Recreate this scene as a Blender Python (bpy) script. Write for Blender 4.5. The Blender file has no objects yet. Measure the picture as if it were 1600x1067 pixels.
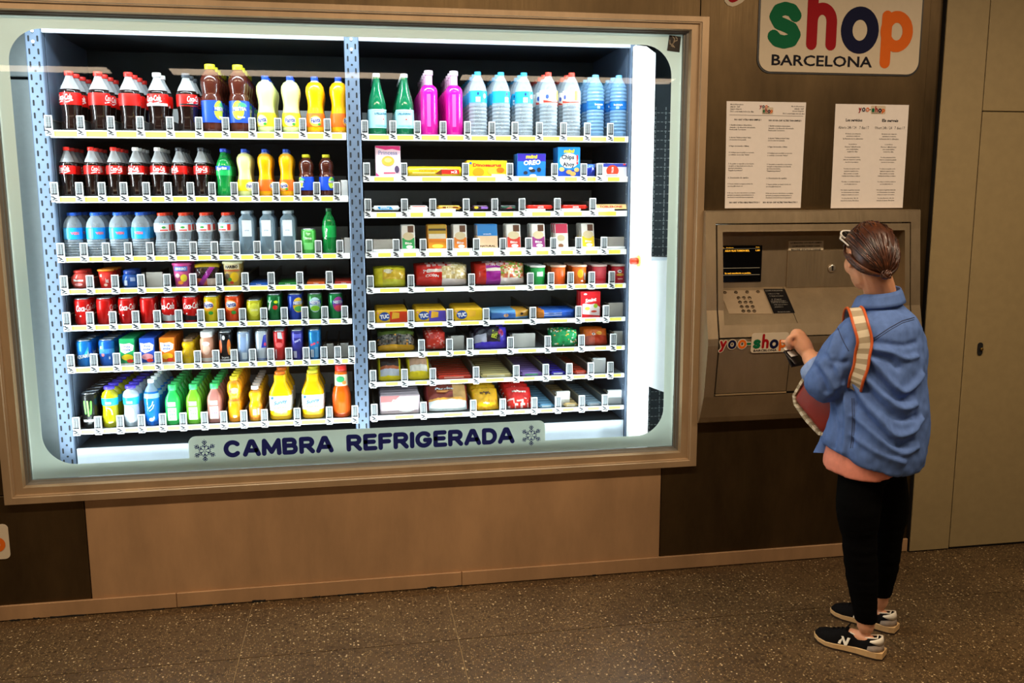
import bpy, bmesh, math, random
from mathutils import Vector, Matrix, noise
random.seed(7)
SC = bpy.context.scene
COL = SC.collection
PI = math.pi
# ------------------------------------------------------------------ camera
F_PX, CX, CY = 1400.0, 800.0, 533.5
DIST, CAMZ = 3.7, 1.6729
RW = ((0.9849016, -0.03031403, 0.17044033),
      (-0.17308443, -0.15389738, 0.97280901),
      (-0.00325944, -0.98762172, -0.15682066))
CAM = Vector((0, -DIST, CAMZ))
cd = bpy.data.cameras.new('camera')
cam = bpy.data.objects.new('camera', cd)
COL.objects.link(cam)
cd.sensor_width = 36.0
cd.lens = F_PX / 1600.0 * 36.0
cd.clip_start = 0.05
m = Matrix.Identity(4)
for i in range(3):
    m[i][0] = RW[i][0]; m[i][1] = -RW[i][1]; m[i][2] = -RW[i][2]; m[i][3] = CAM[i]
cam.matrix_world = m
SC.camera = cam
# ------------------------------------------------------------------ view, world, lights
SC.view_settings.view_transform = 'Standard'
SC.view_settings.look = 'None'
SC.view_settings.gamma = 1.0
SC.view_settings.use_curve_mapping = False
SC.view_settings.exposure = 0.0
w = bpy.data.worlds.new('station_ambience')
SC.world = w
w.use_nodes = True
w.node_tree.nodes['Background'].inputs[0].default_value = (1.0, 0.55, 0.22, 1)
w.node_tree.nodes['Background'].inputs[1].default_value = 0.03


def area(name, loc, target, sx, sy, power, color):
    l = bpy.data.lights.new(name, 'AREA')
    l.shape = 'RECTANGLE'; l.size = sx; l.size_y = sy; l.energy = power; l.color = color
    o = bpy.data.objects.new(name, l)
    o.location = loc
    d = Vector(target) - Vector(loc)
    o.rotation_euler = d.to_track_quat('-Z', 'Y').to_euler()
    COL.objects.link(o)
    return o


WARM = (1.0, 0.77, 0.54)
COOL = (0.84, 0.95, 1.0)
# station ceiling lamps: two rows of warm strip lights along the passage
for k, x in enumerate((-1.6, 0.6, 2.8)):
    area('station_strip_light', (x, -1.75, 2.98), (x, -1.70, 0), 1.8, 0.14, 44, WARM)
for k, x in enumerate((-3.6, -0.6, 2.4)):
    area('station_strip_light', (x, -6.2, 2.98), (x, -5.9, 0), 2.4, 0.26, 24, WARM)
# cold tubes inside the glazed chamber, behind the painted edge of the pane, reflectors turned along the shelf fronts
for p, t, sx, sy, en in (((0.0, 0.13, 2.44), (0.0, 0.50, 1.0), 2.6, 0.05, 23), ((0.0, 0.13, 0.545), (0.0, 0.45, 1.9), 2.6, 0.05, 21),
                         ((-1.42, 0.13, 1.46), (0.2, 0.42, 1.46), 0.05, 1.7, 14), ((1.50, 0.13, 1.46), (-0.2, 0.42, 1.46), 0.05, 1.7, 14)):
    area('case_tube_light', p, t, sx, sy, en, COOL).data.spread = math.radians(140)


# ------------------------------------------------------------------ picture measurements -> place
def ray(x, y):
    v = ((x - CX) / F_PX, (y - CY) / F_PX, 1.0)
    return Vector([sum(RW[i][j] * v[j] for j in range(3)) for i in range(3)])


def at(x, y, Y):
    r = ray(x, y)
    return CAM + r * ((Y + DIST) / r.y)


def hit(x, y, p, n):
    r = ray(x, y)
    return CAM + r * ((Vector(p) - CAM).dot(n) / r.dot(n))


# ------------------------------------------------------------------ materials
def lin(c):
    if isinstance(c, str):
        c = tuple(int(c[i:i + 2], 16) / 255 for i in (0, 2, 4))
    return tuple(x / 12.92 if x <= 0.04045 else ((x + 0.055) / 1.055) ** 2.4 for x in c)


MATS = {}


def mat(color, rough=0.45, metal=0.0, name=None, spec=0.5, vary=0.06, bump=0.0, scale=40.0, stretch=(1, 1, 1), coat=0.0, trans=0.0, alpha=1.0, emit=0.0, sss=0.0):
    key = (color, rough, metal, spec, vary, bump, scale, stretch, coat, trans, alpha, emit, sss)
    if key in MATS:
        return MATS[key]
    mt = bpy.data.materials.new(name or ('mat_' + str(color)))
    mt.use_nodes = True
    nt = mt.node_tree
    b = nt.nodes['Principled BSDF']
    L = lin(color)
    b.inputs['Roughness'].default_value = rough
    b.inputs['Metallic'].default_value = metal
    b.inputs['Specular IOR Level'].default_value = spec
    b.inputs['Coat Weight'].default_value = coat
    b.inputs['Coat Roughness'].default_value = 0.08
    b.inputs['Transmission Weight'].default_value = trans
    b.inputs['Alpha'].default_value = alpha
    if sss:
        b.inputs['Subsurface Weight'].default_value = sss
        b.inputs['Subsurface Radius'].default_value = (0.012, 0.005, 0.003)
    if emit:
        b.inputs['Emission Color'].default_value = (*L, 1)
        b.inputs['Emission Strength'].default_value = emit
    b.inputs['Base Color'].default_value = (*L, 1)
    if vary or bump:
        tc = nt.nodes.new('ShaderNodeTexCoord')
        mp = nt.nodes.new('ShaderNodeMapping')
        mp.inputs['Scale'].default_value = stretch
        nt.links.new(tc.outputs['Object'], mp.inputs[0])
        nz = nt.nodes.new('ShaderNodeTexNoise')
        nz.inputs['Scale'].default_value = scale
        nz.inputs['Detail'].default_value = 4
        nt.links.new(mp.outputs[0], nz.inputs['Vector'])
        if vary:
            rp = nt.nodes.new('ShaderNodeValToRGB')
            rp.color_ramp.elements[0].position = 0.3
            rp.color_ramp.elements[1].position = 0.7
            rp.color_ramp.elements[0].color = (*[x * (1 - vary) for x in L], 1)
            rp.color_ramp.elements[1].color = (*[min(1, x * (1 + vary)) for x in L], 1)
            nt.links.new(nz.outputs[0], rp.inputs[0])
            nt.links.new(rp.outputs[0], b.inputs['Base Color'])
        if bump:
            bp = nt.nodes.new('ShaderNodeBump')
            bp.inputs['Strength'].default_value = bump
            bp.inputs['Distance'].default_value = 0.002
            nt.links.new(nz.outputs[0], bp.inputs['Height'])
            nt.links.new(bp.outputs[0], b.inputs['Normal'])
    MATS[key] = mt
    return mt


def see_through(color, clear, rough=0.08, name='clear_plastic', tint=None):
    """thin clear plastic or glass: part of the light passes straight, the rest is a glossy skin"""
    key = ('st', color, clear, rough, tint)
    if key in MATS:
        return MATS[key]
    mt = bpy.data.materials.new(name)
    mt.use_nodes = True
    nt = mt.node_tree
    b = nt.nodes['Principled BSDF']
    b.inputs['Base Color'].default_value = (*lin(color), 1)
    b.inputs['Roughness'].default_value = rough
    t = nt.nodes.new('ShaderNodeBsdfTransparent')
    t.inputs[0].default_value = (*(lin(tint) if tint else (1, 1, 1)), 1)
    mx = nt.nodes.new('ShaderNodeMixShader')
    lw = nt.nodes.new('ShaderNodeLayerWeight')
    lw.inputs[0].default_value = 0.35
    mr = nt.nodes.new('ShaderNodeMapRange')
    mr.inputs[3].default_value = clear
    mr.inputs[4].default_value = clear * 0.25
    nt.links.new(lw.outputs['Facing'], mr.inputs[0])
    nt.links.new(mr.outputs[0], mx.inputs[0])
    nt.links.new(b.outputs[0], mx.inputs[1])
    nt.links.new(t.outputs[0], mx.inputs[2])
    nt.links.new(mx.outputs[0], nt.nodes['Material Output'].inputs[0])
    MATS[key] = mt
    return mt


# ------------------------------------------------------------------ mesh building
class MB:
    def __init__(s):
        s.v = []; s.f = []; s.m = []; s.mats = []; s.sm = []

    def slot(s, mt):
        if mt not in s.mats:
            s.mats.append(mt)
        return s.mats.index(mt)

    def add(s, vs, fs, mt, smooth=False, M=None):
        o = len(s.v); k = s.slot(mt)
        s.v += [tuple(M @ Vector(v)) if M is not None else tuple(v) for v in vs]
        for f in fs:
            s.f.append(tuple(i + o for i in f)); s.m.append(k); s.sm.append(smooth)
        return s

    def box(s, x0, x1, y0, y1, z0, z1, mt, M=None):
        vs = [(x, y, z) for x in (x0, x1) for y in (y0, y1) for z in (z0, z1)]
        fs = [(0, 1, 3, 2), (4, 6, 7, 5), (0, 4, 5, 1), (2, 3, 7, 6), (0, 2, 6, 4), (1, 5, 7, 3)]
        return s.add(vs, fs, mt, M=M)

    def rbox(s, x0, x1, y0, y1, z0, z1, r, mt, seg=2, M=None, smooth=True):
        bm = bmesh.new()
        vs = [bm.verts.new((x, y, z)) for x in (x0, x1) for y in (y0, y1) for z in (z0, z1)]
        for f in [(0, 1, 3, 2), (4, 6, 7, 5), (0, 4, 5, 1), (2, 3, 7, 6), (0, 2, 6, 4), (1, 5, 7, 3)]:
            bm.faces.new([vs[i] for i in f])
        bmesh.ops.bevel(bm, geom=list(bm.edges), offset=r, segments=seg, affect='EDGES', profile=0.5)
        s.bm(bm, mt, smooth, M)
        return s

    def bm(s, bm, mt, smooth=False, M=None):
        bm.verts.index_update()
        s.add([v.co.copy() for v in bm.verts], [[v.index for v in f.verts] for f in bm.faces], mt, smooth, M)
        bm.free()
        return s

    def lathe(s, prof, mt, n=20, smooth=True, sq=0.0, M=None, cap0=True, cap1=True, sy=1.0):
        """prof: (r, z) pairs; sq > 0 squares the section off"""
        vs, fs = [], []
        for (r, z) in prof:
            for k in range(n):
                a = 2 * PI * k / n
                c, q = math.cos(a), math.sin(a)
                if sq:
                    p = 2.0 / (2.0 + sq)
                    c = math.copysign(abs(c) ** p, c); q = math.copysign(abs(q) ** p, q)
                vs.append((r * c, r * q * sy, z))
        for i in range(len(prof) - 1):
            for k in range(n):
                fs.append((i * n + k, i * n + (k + 1) % n, (i + 1) * n + (k + 1) % n, (i + 1) * n + k))
        s.add(vs, fs, mt, smooth, M)
        o = len(s.v) - len(vs); k_ = s.slot(mt)
        if cap0:
            s.f.append(tuple(o + k for k in reversed(range(n)))); s.m.append(k_); s.sm.append(False)
        if cap1:
            e = o + (len(prof) - 1) * n
            s.f.append(tuple(e + k for k in range(n))); s.m.append(k_); s.sm.append(False)
        return s

    def tube(s, pts, r, mt, n=8, closed=False, smooth=True, flat=1.0, up=None):
        pts = [Vector(p) for p in pts]
        N = len(pts)
        rs = r if isinstance(r, (list, tuple)) else [r] * N
        vs, fs = [], []
        ref = Vector(up) if up else None
        prev = None
        for i, p in enumerate(pts):
            if closed:
                t = pts[(i + 1) % N] - pts[i - 1]
            else:
                t = pts[min(i + 1, N - 1)] - pts[max(i - 1, 0)]
            t.normalize()
            if ref is not None:
                a = ref - t * ref.dot(t)
            elif prev is None:
                a = Vector((0, 0, 1)) if abs(t.z) < 0.9 else Vector((1, 0, 0))
                a = a - t * a.dot(t)
            else:
                a = prev - t * prev.dot(t)
            a.normalize(); prev = a
            b = t.cross(a)
            for k in range(n):
                th = 2 * PI * k / n
                vs.append(p + (a * math.cos(th) * flat + b * math.sin(th)) * rs[i])
        R = N if closed else N - 1
        for i in range(R):
            for k in range(n):
                j = (i + 1) % N
                fs.append((i * n + k, i * n + (k + 1) % n, j * n + (k + 1) % n, j * n + k))
        if not closed:
            fs.append(tuple(reversed(range(n))))
            fs.append(tuple((N - 1) * n + k for k in range(n)))
        return s.add(vs, fs, mt, smooth)

    def poly(s, pts, mt, thick=None, M=None):
        """flat polygon in x,z facing -y; with thick it becomes a plate"""
        n = len(pts)
        vs = [(p[0], 0, p[1]) for p in pts]
        fs = [tuple(range(n))]
        if thick:
            vs += [(p[0], thick, p[1]) for p in pts]
            fs.append(tuple(reversed(range(n, 2 * n))))
            for i in range(n):
                j = (i + 1) % n
                fs.append((j, i, n + i, n + j))
        return s.add(vs, fs, mt, M=M)

    def mesh(s, name):
        me = bpy.data.meshes.new(name)
        me.from_pydata([tuple(v) for v in s.v], [], s.f)
        for mt in s.mats:
            me.materials.append(mt)
        if s.f:
            me.polygons.foreach_set('material_index', s.m)
            me.polygons.foreach_set('use_smooth', s.sm)
        me.update()
        return me

    def obj(s, name, parent=None, loc=None, M=None):
        return link(name, s.mesh(name), parent, loc, M)


def link(name, me, parent=None, loc=None, M=None):
    o = bpy.data.objects.new(name, me)
    COL.objects.link(o)
    if parent is not None:
        o.parent = parent
    if M is not None:
        o.matrix_local = M
    elif loc is not None:
        o.location = loc
    return o


def tag(o, label, cat, group=None):
    o['label'] = label; o['category'] = cat
    if group:
        o['group'] = group
    return o


def thing(name, label, cat, loc=(0, 0, 0), rotz=0.0, group=None):
    o = bpy.data.objects.new(name, None)
    o.empty_display_size = 0.05
    COL.objects.link(o)
    o.location = loc
    o.rotation_euler = (0, 0, rotz)
    return tag(o, label, cat, group)


def struct(name, me=None, parent=None):
    o = bpy.data.objects.new(name, me)
    COL.objects.link(o)
    if parent is not None:
        o.parent = parent
    else:
        o['kind'] = 'structure'
    return o


# ------------------------------------------------------------------ lettering
TXT = {}


def glyphs(body, bold=0.0, shear=0.0, res=2, spacing=1.0):
    key = (body, bold, shear, res, spacing)
    if key in TXT:
        return TXT[key]
    cu = bpy.data.curves.new('lettering', 'FONT')
    cu.body = body
    cu.offset = bold
    cu.shear = shear
    cu.resolution_u = res
    cu.space_character = spacing
    cu.fill_mode = 'FRONT'
    o = bpy.data.objects.new('lettering', cu)
    COL.objects.link(o)
    dg = bpy.context.evaluated_depsgraph_get()
    me = o.evaluated_get(dg).to_mesh()
    vs = [(v.co.x, v.co.y) for v in me.vertices]
    fs = [tuple(p.vertices) for p in me.polygons]
    o.evaluated_get(dg).to_mesh_clear()
    bpy.data.objects.remove(o)
    bpy.data.curves.remove(cu)
    if vs:
        x0 = min(v[0] for v in vs); x1 = max(v[0] for v in vs)
        y0 = min(v[1] for v in vs); y1 = max(v[1] for v in vs)
        vs = [((v[0] - x0) / max(x1 - x0, 1e-6), (v[1] - y0) / max(y1 - y0, 1e-6)) for v in vs]
        asp = (x1 - x0) / max(y1 - y0, 1e-6)
    else:
        asp = 1
    TXT[key] = (vs, fs, asp)
    return TXT[key]


def put_text(mb, body, mt, cx, cz, w, h=None, y=0.0, bold=0.0, shear=0.0, r=None, rot=0.0, res=2, M=None, spacing=1.0, turn=0.0, left=False):
    """letters on the x,z plane facing -y, or wrapped round a can of radius r"""
    vs, fs, asp = glyphs(body, bold, shear, res, spacing)
    if w is None:
        w = h * asp
    if h is None:
        h = w / asp
    if left:
        cx = cx + w / 2
    out = []
    cr, sr = math.cos(rot), math.sin(rot)
    for (a, b) in vs:
        u, v = (a - 0.5) * w, (b - 0.5) * h
        u, v = u * cr - v * sr + cx, u * sr + v * cr + cz
        if r:
            th = u / r + turn
            out.append((r * math.sin(th), -r * math.cos(th), v))
        else:
            out.append((u, y, v))
    mb.add(out, fs, mt, M=M)


def stroke(mb, pts, wd, mt, y=0.0, M=None, n=10, closed=False):
    """flat round-ended brush line on the x,z plane facing -y"""
    k = 0
    seq = list(zip(pts, pts[1:])) + ([(pts[-1], pts[0])] if closed else [])
    for (p, q) in seq:
        dx, dz = q[0] - p[0], q[1] - p[1]
        l = math.hypot(dx, dz) or 1
        nx, nz = -dz / l * wd / 2, dx / l * wd / 2
        k += 1; yy = y - k * 1.2e-5
        mb.add([(p[0] - nx, yy, p[1] - nz), (q[0] - nx, yy, q[1] - nz), (q[0] + nx, yy, q[1] + nz), (p[0] + nx, yy, p[1] + nz)], [(0, 1, 2, 3)], mt, M=M)
    for p in pts:
        k += 1; yy = y - k * 1.2e-5
        mb.add([(p[0] + wd / 2 * math.cos(2 * PI * i / n), yy, p[1] + wd / 2 * math.sin(2 * PI * i / n)) for i in range(n)], [tuple(range(n))], mt, M=M)


def arc(cx, cz, rx, rz, a0, a1, n=14):
    return [(cx + rx * math.cos(math.radians(a0 + (a1 - a0) * i / n)), cz + rz * math.sin(math.radians(a0 + (a1 - a0) * i / n))) for i in range(n + 1)]


def disc(mb, cx, cz, r, mt, y=0.0, n=16, rz=None, M=None):
    rz = rz or r
    mb.add([(cx + r * math.cos(2 * PI * i / n), y, cz + rz * math.sin(2 * PI * i / n)) for i in range(n)], [tuple(range(n))], mt, M=M)


def rrect(x0, x1, z0, z1, r, n=6):
    p = []
    for (cx, cz, a) in ((x1 - r, z1 - r, 0), (x0 + r, z1 - r, 90), (x0 + r, z0 + r, 180), (x1 - r, z0 + r, 270)):
        p += arc(cx, cz, r, r, a, a + 90, n)
    return p


def plane_M(o, xd, zd):
    """matrix taking the x,z drawing plane (facing -y) to a plane in space"""
    x = Vector(xd).normalized(); z = Vector(zd); z = (z - x * z.dot(x)).normalized()
    y = z.cross(x)
    M_ = Matrix.Identity(4)
    for i in range(3):
        M_[i][0] = x[i]; M_[i][1] = y[i]; M_[i][2] = z[i]; M_[i][3] = o[i]
    return M_
# ================================================================== the setting
def brushed(name, color, rough=0.4, metal=0.85, grime=0.35, gs=1.4, spec=0.5):
    """brushed sheet metal: fine vertical grain and broad smudges"""
    mt = bpy.data.materials.new(name)
    mt.use_nodes = True
    nt = mt.node_tree
    b = nt.nodes['Principled BSDF']
    L = lin(color)
    b.inputs['Metallic'].default_value = metal
    b.inputs['Specular IOR Level'].default_value = spec
    tc = nt.nodes.new('ShaderNodeTexCoord')
    mp = nt.nodes.new('ShaderNodeMapping')
    mp.inputs['Scale'].default_value = (1, 1, 0.35)
    nt.links.new(tc.outputs['Object'], mp.inputs[0])
    n1 = nt.nodes.new('ShaderNodeTexNoise'); n1.inputs['Scale'].default_value = gs * 3; n1.inputs['Detail'].default_value = 6
    n1.inputs['Roughness'].default_value = 0.65
    nt.links.new(mp.outputs[0], n1.inputs['Vector'])
    rp = nt.nodes.new('ShaderNodeValToRGB')
    rp.color_ramp.elements[0].position = 0.32; rp.color_ramp.elements[1].position = 0.68
    rp.color_ramp.elements[0].color = (*[x * (1 - grime) for x in L], 1)
    rp.color_ramp.elements[1].color = (*[min(1, x * (1 + grime * 0.6)) for x in L], 1)
    nt.links.new(n1.outputs[0], rp.inputs[0])
    nt.links.new(rp.outputs[0], b.inputs['Base Color'])
    mp2 = nt.nodes.new('ShaderNodeMapping')
    mp2.inputs['Scale'].default_value = (220, 220, 6)
    nt.links.new(tc.outputs['Object'], mp2.inputs[0])
    n2 = nt.nodes.new('ShaderNodeTexNoise'); n2.inputs['Scale'].default_value = 1.0; n2.inputs['Detail'].default_value = 3
    nt.links.new(mp2.outputs[0], n2.inputs['Vector'])
    mr = nt.nodes.new('ShaderNodeMapRange')
    mr.inputs[3].default_value = rough - 0.08; mr.inputs[4].default_value = rough + 0.1
    nt.links.new(n2.outputs[0], mr.inputs[0])
    nt.links.new(mr.outputs[0], b.inputs['Roughness'])
    bp = nt.nodes.new('ShaderNodeBump'); bp.inputs['Strength'].default_value = 0.08; bp.inputs['Distance'].default_value = 0.001
    nt.links.new(n2.outputs[0], bp.inputs['Height'])
    nt.links.new(bp.outputs[0], b.inputs['Normal'])
    return mt


def terrazzo():
    mt = bpy.data.materials.new('terrazzo')
    mt.use_nodes = True
    nt = mt.node_tree
    b = nt.nodes['Principled BSDF']
    b.inputs['Roughness'].default_value = 0.42
    tc = nt.nodes.new('ShaderNodeTexCoord')
    geo = nt.nodes.new('ShaderNodeNewGeometry')
    n1 = nt.nodes.new('ShaderNodeTexNoise'); n1.inputs['Scale'].default_value = 3.0; n1.inputs['Detail'].default_value = 5
    nt.links.new(geo.outputs['Position'], n1.inputs['Vector'])
    base = nt.nodes.new('ShaderNodeValToRGB')
    base.color_ramp.elements[0].position = 0.3; base.color_ramp.elements[1].position = 0.7
    base.color_ramp.elements[0].color = (*lin('4c3a25'), 1); base.color_ramp.elements[1].color = (*lin('5f4a30'), 1)
    nt.links.new(n1.outputs[0], base.inputs[0])
    prev = base.outputs[0]
    for sc, lo, hi, colr, fac in ((70, 0.20, 0.28, 'e0c493', 0.9), (130, 0.25, 0.38, 'a88a5c', 0.75), (48, 0.25, 0.40, '2e2112', 0.7), (160, 0.3, 0.45, '20170c', 0.65)):
        v = nt.nodes.new('ShaderNodeTexVoronoi'); v.inputs['Scale'].default_value = sc
        nt.links.new(geo.outputs['Position'], v.inputs['Vector'])
        # only some cells hold a chip
        sep = nt.nodes.new('ShaderNodeSeparateColor')
        nt.links.new(v.outputs['Color'], sep.inputs[0])
        gt = nt.nodes.new('ShaderNodeMath'); gt.operation = 'GREATER_THAN'; gt.inputs[1].default_value = 0.78 if sc == 70 else 0.5
        nt.links.new(sep.outputs[0], gt.inputs[0])
        mr = nt.nodes.new('ShaderNodeMapRange'); mr.inputs[1].default_value = lo; mr.inputs[2].default_value = hi
        mr.inputs[3].default_value = fac; mr.inputs[4].default_value = 0
        nt.links.new(v.outputs['Distance'], mr.inputs[0])
        mu = nt.nodes.new('ShaderNodeMath'); mu.operation = 'MULTIPLY'
        nt.links.new(mr.outputs[0], mu.inputs[0]); nt.links.new(gt.outputs[0], mu.inputs[1])
        mx = nt.nodes.new('ShaderNodeMix'); mx.data_type = 'RGBA'
        nt.links.new(mu.outputs[0], mx.inputs[0]); nt.links.new(prev, mx.inputs[6])
        mx.inputs[7].default_value = (*lin(colr), 1)
        prev = mx.outputs[2]
    nt.links.new(prev, b.inputs['Base Color'])
    return mt


STEEL_DARK = brushed('dark_brushed_steel', '5c4a30', 0.40, 0.82, 0.42, 1.0)
STEEL_PALE = brushed('pale_worn_panel', 'b48e66', 0.55, 0.2, 0.22, 1.2)
STEEL_KIOSK = brushed('kiosk_steel', 'b39f80', 0.40, 0.82, 0.22, 1.6)
ALU = brushed('frame_aluminium', 'b39774', 0.42, 0.4, 0.14, 2.0)
BEIGE = mat('97845c', 0.6, 0, 'beige_paint', vary=0.05, bump=0.1, scale=30)
DARK = mat('0d0c0a', 0.7, 0, 'dark_gap', vary=0)
TERRAZZO = terrazzo()
GROUT = mat('a88a5e', 0.8, 0, 'grout', vary=0.2, scale=60)

# floor: grout bed and slabs
fl = struct('floor', MB().box(-5, 6, -7, 0.0, -0.05, -0.004, GROUT).mesh('floor'))
tiles = {}
T = 0.815
rows = [(-0.486, 0.0)] + [(-0.486 - T * (k + 1), -0.486 - T * k) for k in range(5)]
for ri, (y0, y1) in enumerate(rows):
    d = y1 - y0
    if ri == 0 or ri == 1:
        g = 0.0018
        tiles[ri] = MB().box(-T / 2 + g, T / 2 - g, -d / 2 + g, d / 2 - g, -0.03, 0.0, TERRAZZO).mesh('floor_tile')
    for k in range(-4, 9):
        link('floor_tile', tiles[min(ri, 1)], fl, (-1.28 + (k + 0.5) * T, (y0 + y1) / 2, 0))
struct('ceiling', MB().box(-5, 6, -7, 0.0, 3.05, 3.1, mat('3a3026', 0.8, vary=0.1)).mesh('ceiling'))
struct('wall_rear', MB().box(-5, 6, -7.1, -7, -0.05, 3.1, mat('4a3d2d', 0.7, vary=0.1)).mesh('wall_rear'))

# ---- the shop front wall
FX0, FX1, FZ0, FZ1 = -1.386, 1.481, 0.489, 2.418      # outside of the window frame
GX0, GX1, GZ0, GZ1 = -1.300, 1.391, 0.568, 2.354      # glass
WR = 2.567                                            # end of the steel front
wl = struct('wall_front')


def panel(name, x0, x1, z0, z1, mt, y0=0.0, y1=0.02, parent=wl, r=0.002):
    return MB().rbox(x0, x1, y0, y1, z0, z1, r, mt, 1, smooth=False).obj(name, parent)


MB().box(-3.2, WR, 0.021, 0.03, 0, FZ0 + 0.05, DARK).box(FX1 - 0.05, 1.505, 0.021, 0.03, FZ0, 3.05, DARK).box(2.45, WR, 0.021, 0.03, FZ0, 3.05, DARK).box(1.505, 2.45, 0.021, 0.03, 1.58, 3.05, DARK).box(1.505, 2.45, 0.021, 0.03, FZ0, 1.1, DARK).box(-3.2, FX0 + 0.05, 0.021, 0.03, FZ0, 3.05, DARK).box(-3.2, WR, 0.021, 0.03, FZ1 - 0.03, 3.05, DARK).obj('wall_backing', wl)
g = 0.0015
BB = at(700, 893.5, 0).z
xs1 = at(137.5, 860, 0).x; xs2 = at(1032, 800, 0).x
panel('wall_panel', -3.2, xs1 - g, 0.0, FZ0 + 0.03, STEEL_DARK)
panel('wall_panel', xs1 + g, xs2 - g, 0.0, FZ0 + 0.03, STEEL_PALE)
MB().poly([(xs2 + g, 0), (WR - 0.065, 0), (WR - 0.065, 0.684), (FX1 - 0.03, 0.684), (FX1 - 0.03, FZ0 + 0.03), (xs2 + g, FZ0 + 0.03)], STEEL_DARK, 0.02).obj('wall_panel', wl)
bm = bmesh.new()
ed = []
for lp in ([(FX1 - 0.03, 0.687), (WR - 0.065, 0.687), (WR - 0.065, 3.05), (FX1 - 0.03, 3.05)], [(1.51, 1.09), (2.445, 1.09), (2.445, 1.575), (1.51, 1.575)]):
    vv = [bm.verts.new((p[0], 0, p[1])) for p in lp]
    for i in range(4):
        ed.append(bm.edges.new((vv[i], vv[(i + 1) % 4])))
bmesh.ops.triangle_fill(bm, edges=ed, use_beauty=True, use_dissolve=False)
ex = bmesh.ops.extrude_face_region(bm, geom=list(bm.faces))
for v in ex['geom']:
    if isinstance(v, bmesh.types.BMVert):
        v.co.y = 0.02
bmesh.ops.recalc_face_normals(bm, faces=bm.faces)
MB().bm(bm, STEEL_DARK).obj('wall_panel', wl)
panel('wall_panel', WR - 0.062, WR, 0.0, 3.05, STEEL_DARK, 0.006)
panel('wall_panel', -3.2, FX0 + 0.03, FZ0 + 0.033, 3.05, STEEL_DARK)
panel('wall_panel', FX0 + 0.033, FX1 - 0.033, FZ1 - 0.02, 3.05, STEEL_DARK)
# skirting in lengths, with chipped gaps against the floor
bx = [-3.2, at(276, 925, 0).x, at(721, 890, 0).x, WR - 0.004]
bs = struct('baseboard_front')
for a, b_ in zip(bx, bx[1:]):
    MB().rbox(a + 0.001, b_ - 0.001, -0.012, -0.0005, 0.004, BB, 0.002, STEEL_PALE, 1, smooth=False).obj('baseboard_length', bs)
cm = MB()
for px0, px1, py in ((15, 32, 967), (52, 62, 963), (78, 134, 960), (238, 257, 950), (282, 332, 945), (340, 365, 942), (394, 415, 937), (488, 500, 930), (528, 568, 927), (668, 682, 917), (710, 722, 913), (926, 931, 899)):
    a, b_ = at(px0, py, -0.012).x, at(px1, py, -0.012).x
    hh = random.uniform(0.005, 0.010)
    n = 5
    top = [(a + (b_ - a) * i / n, hh * random.uniform(0.6, 1.1) + 0.002) for i in range(n, -1, -1)]
    cm.poly([(a, 0.001), (b_, 0.001)] + top, DARK, 0.001, Matrix.Translation((0, -0.0132, 0)))
cm.obj('chipped_gap', bs)

# ---- beige column and service door on the right
wr = struct('wall_beige')
DX = at(1510, 500, -0.02).x
DZ = at(1560, 175, -0.02).z
MB().box(WR, 6, -0.014, 0.03, 0, 3.05, DARK).obj('wall_backing', wr)
panel('wall_panel', WR + 0.002, DX - 0.003, 0.006, 3.05, BEIGE, -0.022, -0.014, wr)
panel('wall_panel', DX + 0.001, 6, DZ + 0.004, 3.05, BEIGE, -0.022, -0.014, wr)
dr = struct('door_1', MB().rbox(DX + 0.001, DX + 0.95, -0.023, -0.014, 0.012, DZ, 0.002, BEIGE, 1, smooth=False).mesh('door_1'))
panel('wall_panel', DX + 0.954, 6, 0.006, DZ, BEIGE, -0.022, -0.014, wr)
kp = at(1531, 545, -0.024)
e = MB().poly(rrect(-0.013, 0.013, -0.03, 0.03, 0.012), DARK, 0.004)
e.lathe([(0.007, 0), (0.007, 0.008), (0.004, 0.01)], mat('8a7038', 0.35, 0.9), 10, M=Matrix.Translation((0.004, 0, 0)) @ Matrix.Rotation(PI / 2, 4, 'X'))
e.obj('keyhole', dr, (kp.x, -0.0275, kp.z))

# ---- window frame, four mitred lengths
w1 = struct('window_1')
# (inset from the outside edge 0..1, y)
PR = [(0.0, 0.02), (0.0, -0.022), (0.04, -0.03), (0.36, -0.03), (0.40, -0.024), (0.44, -0.024), (0.47, -0.012), (0.80, -0.012), (0.82, 0.018), (0.92, 0.022), (0.93, 0.032), (1.0, 0.034), (1.0, 0.048)]
oc = [(FX0, FZ0), (FX1, FZ0), (FX1, FZ1), (FX0, FZ1)]
ic = [(GX0, GZ0), (GX1, GZ0), (GX1, GZ1), (GX0, GZ1)]
SEAL = mat('6f6a60', 0.5, 0.3, 'sealing_strip', vary=0.05)
for i in range(4):
    j = (i + 1) % 4
    mb = MB()
    n = len(PR)
    vs = []
    for (t, y) in PR:
        for k in (i, j):
            vs.append((oc[k][0] + (ic[k][0] - oc[k][0]) * t, y, oc[k][1] + (ic[k][1] - oc[k][1]) * t))
    fs = [(2 * q, 2 * q + 1, 2 * q + 3, 2 * q + 2) for q in range(n - 1)]
    mb.add(vs, fs[:8], ALU)
    mb.add(vs, fs[8:], SEAL)
    mb.obj('frame_length', w1)
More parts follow.
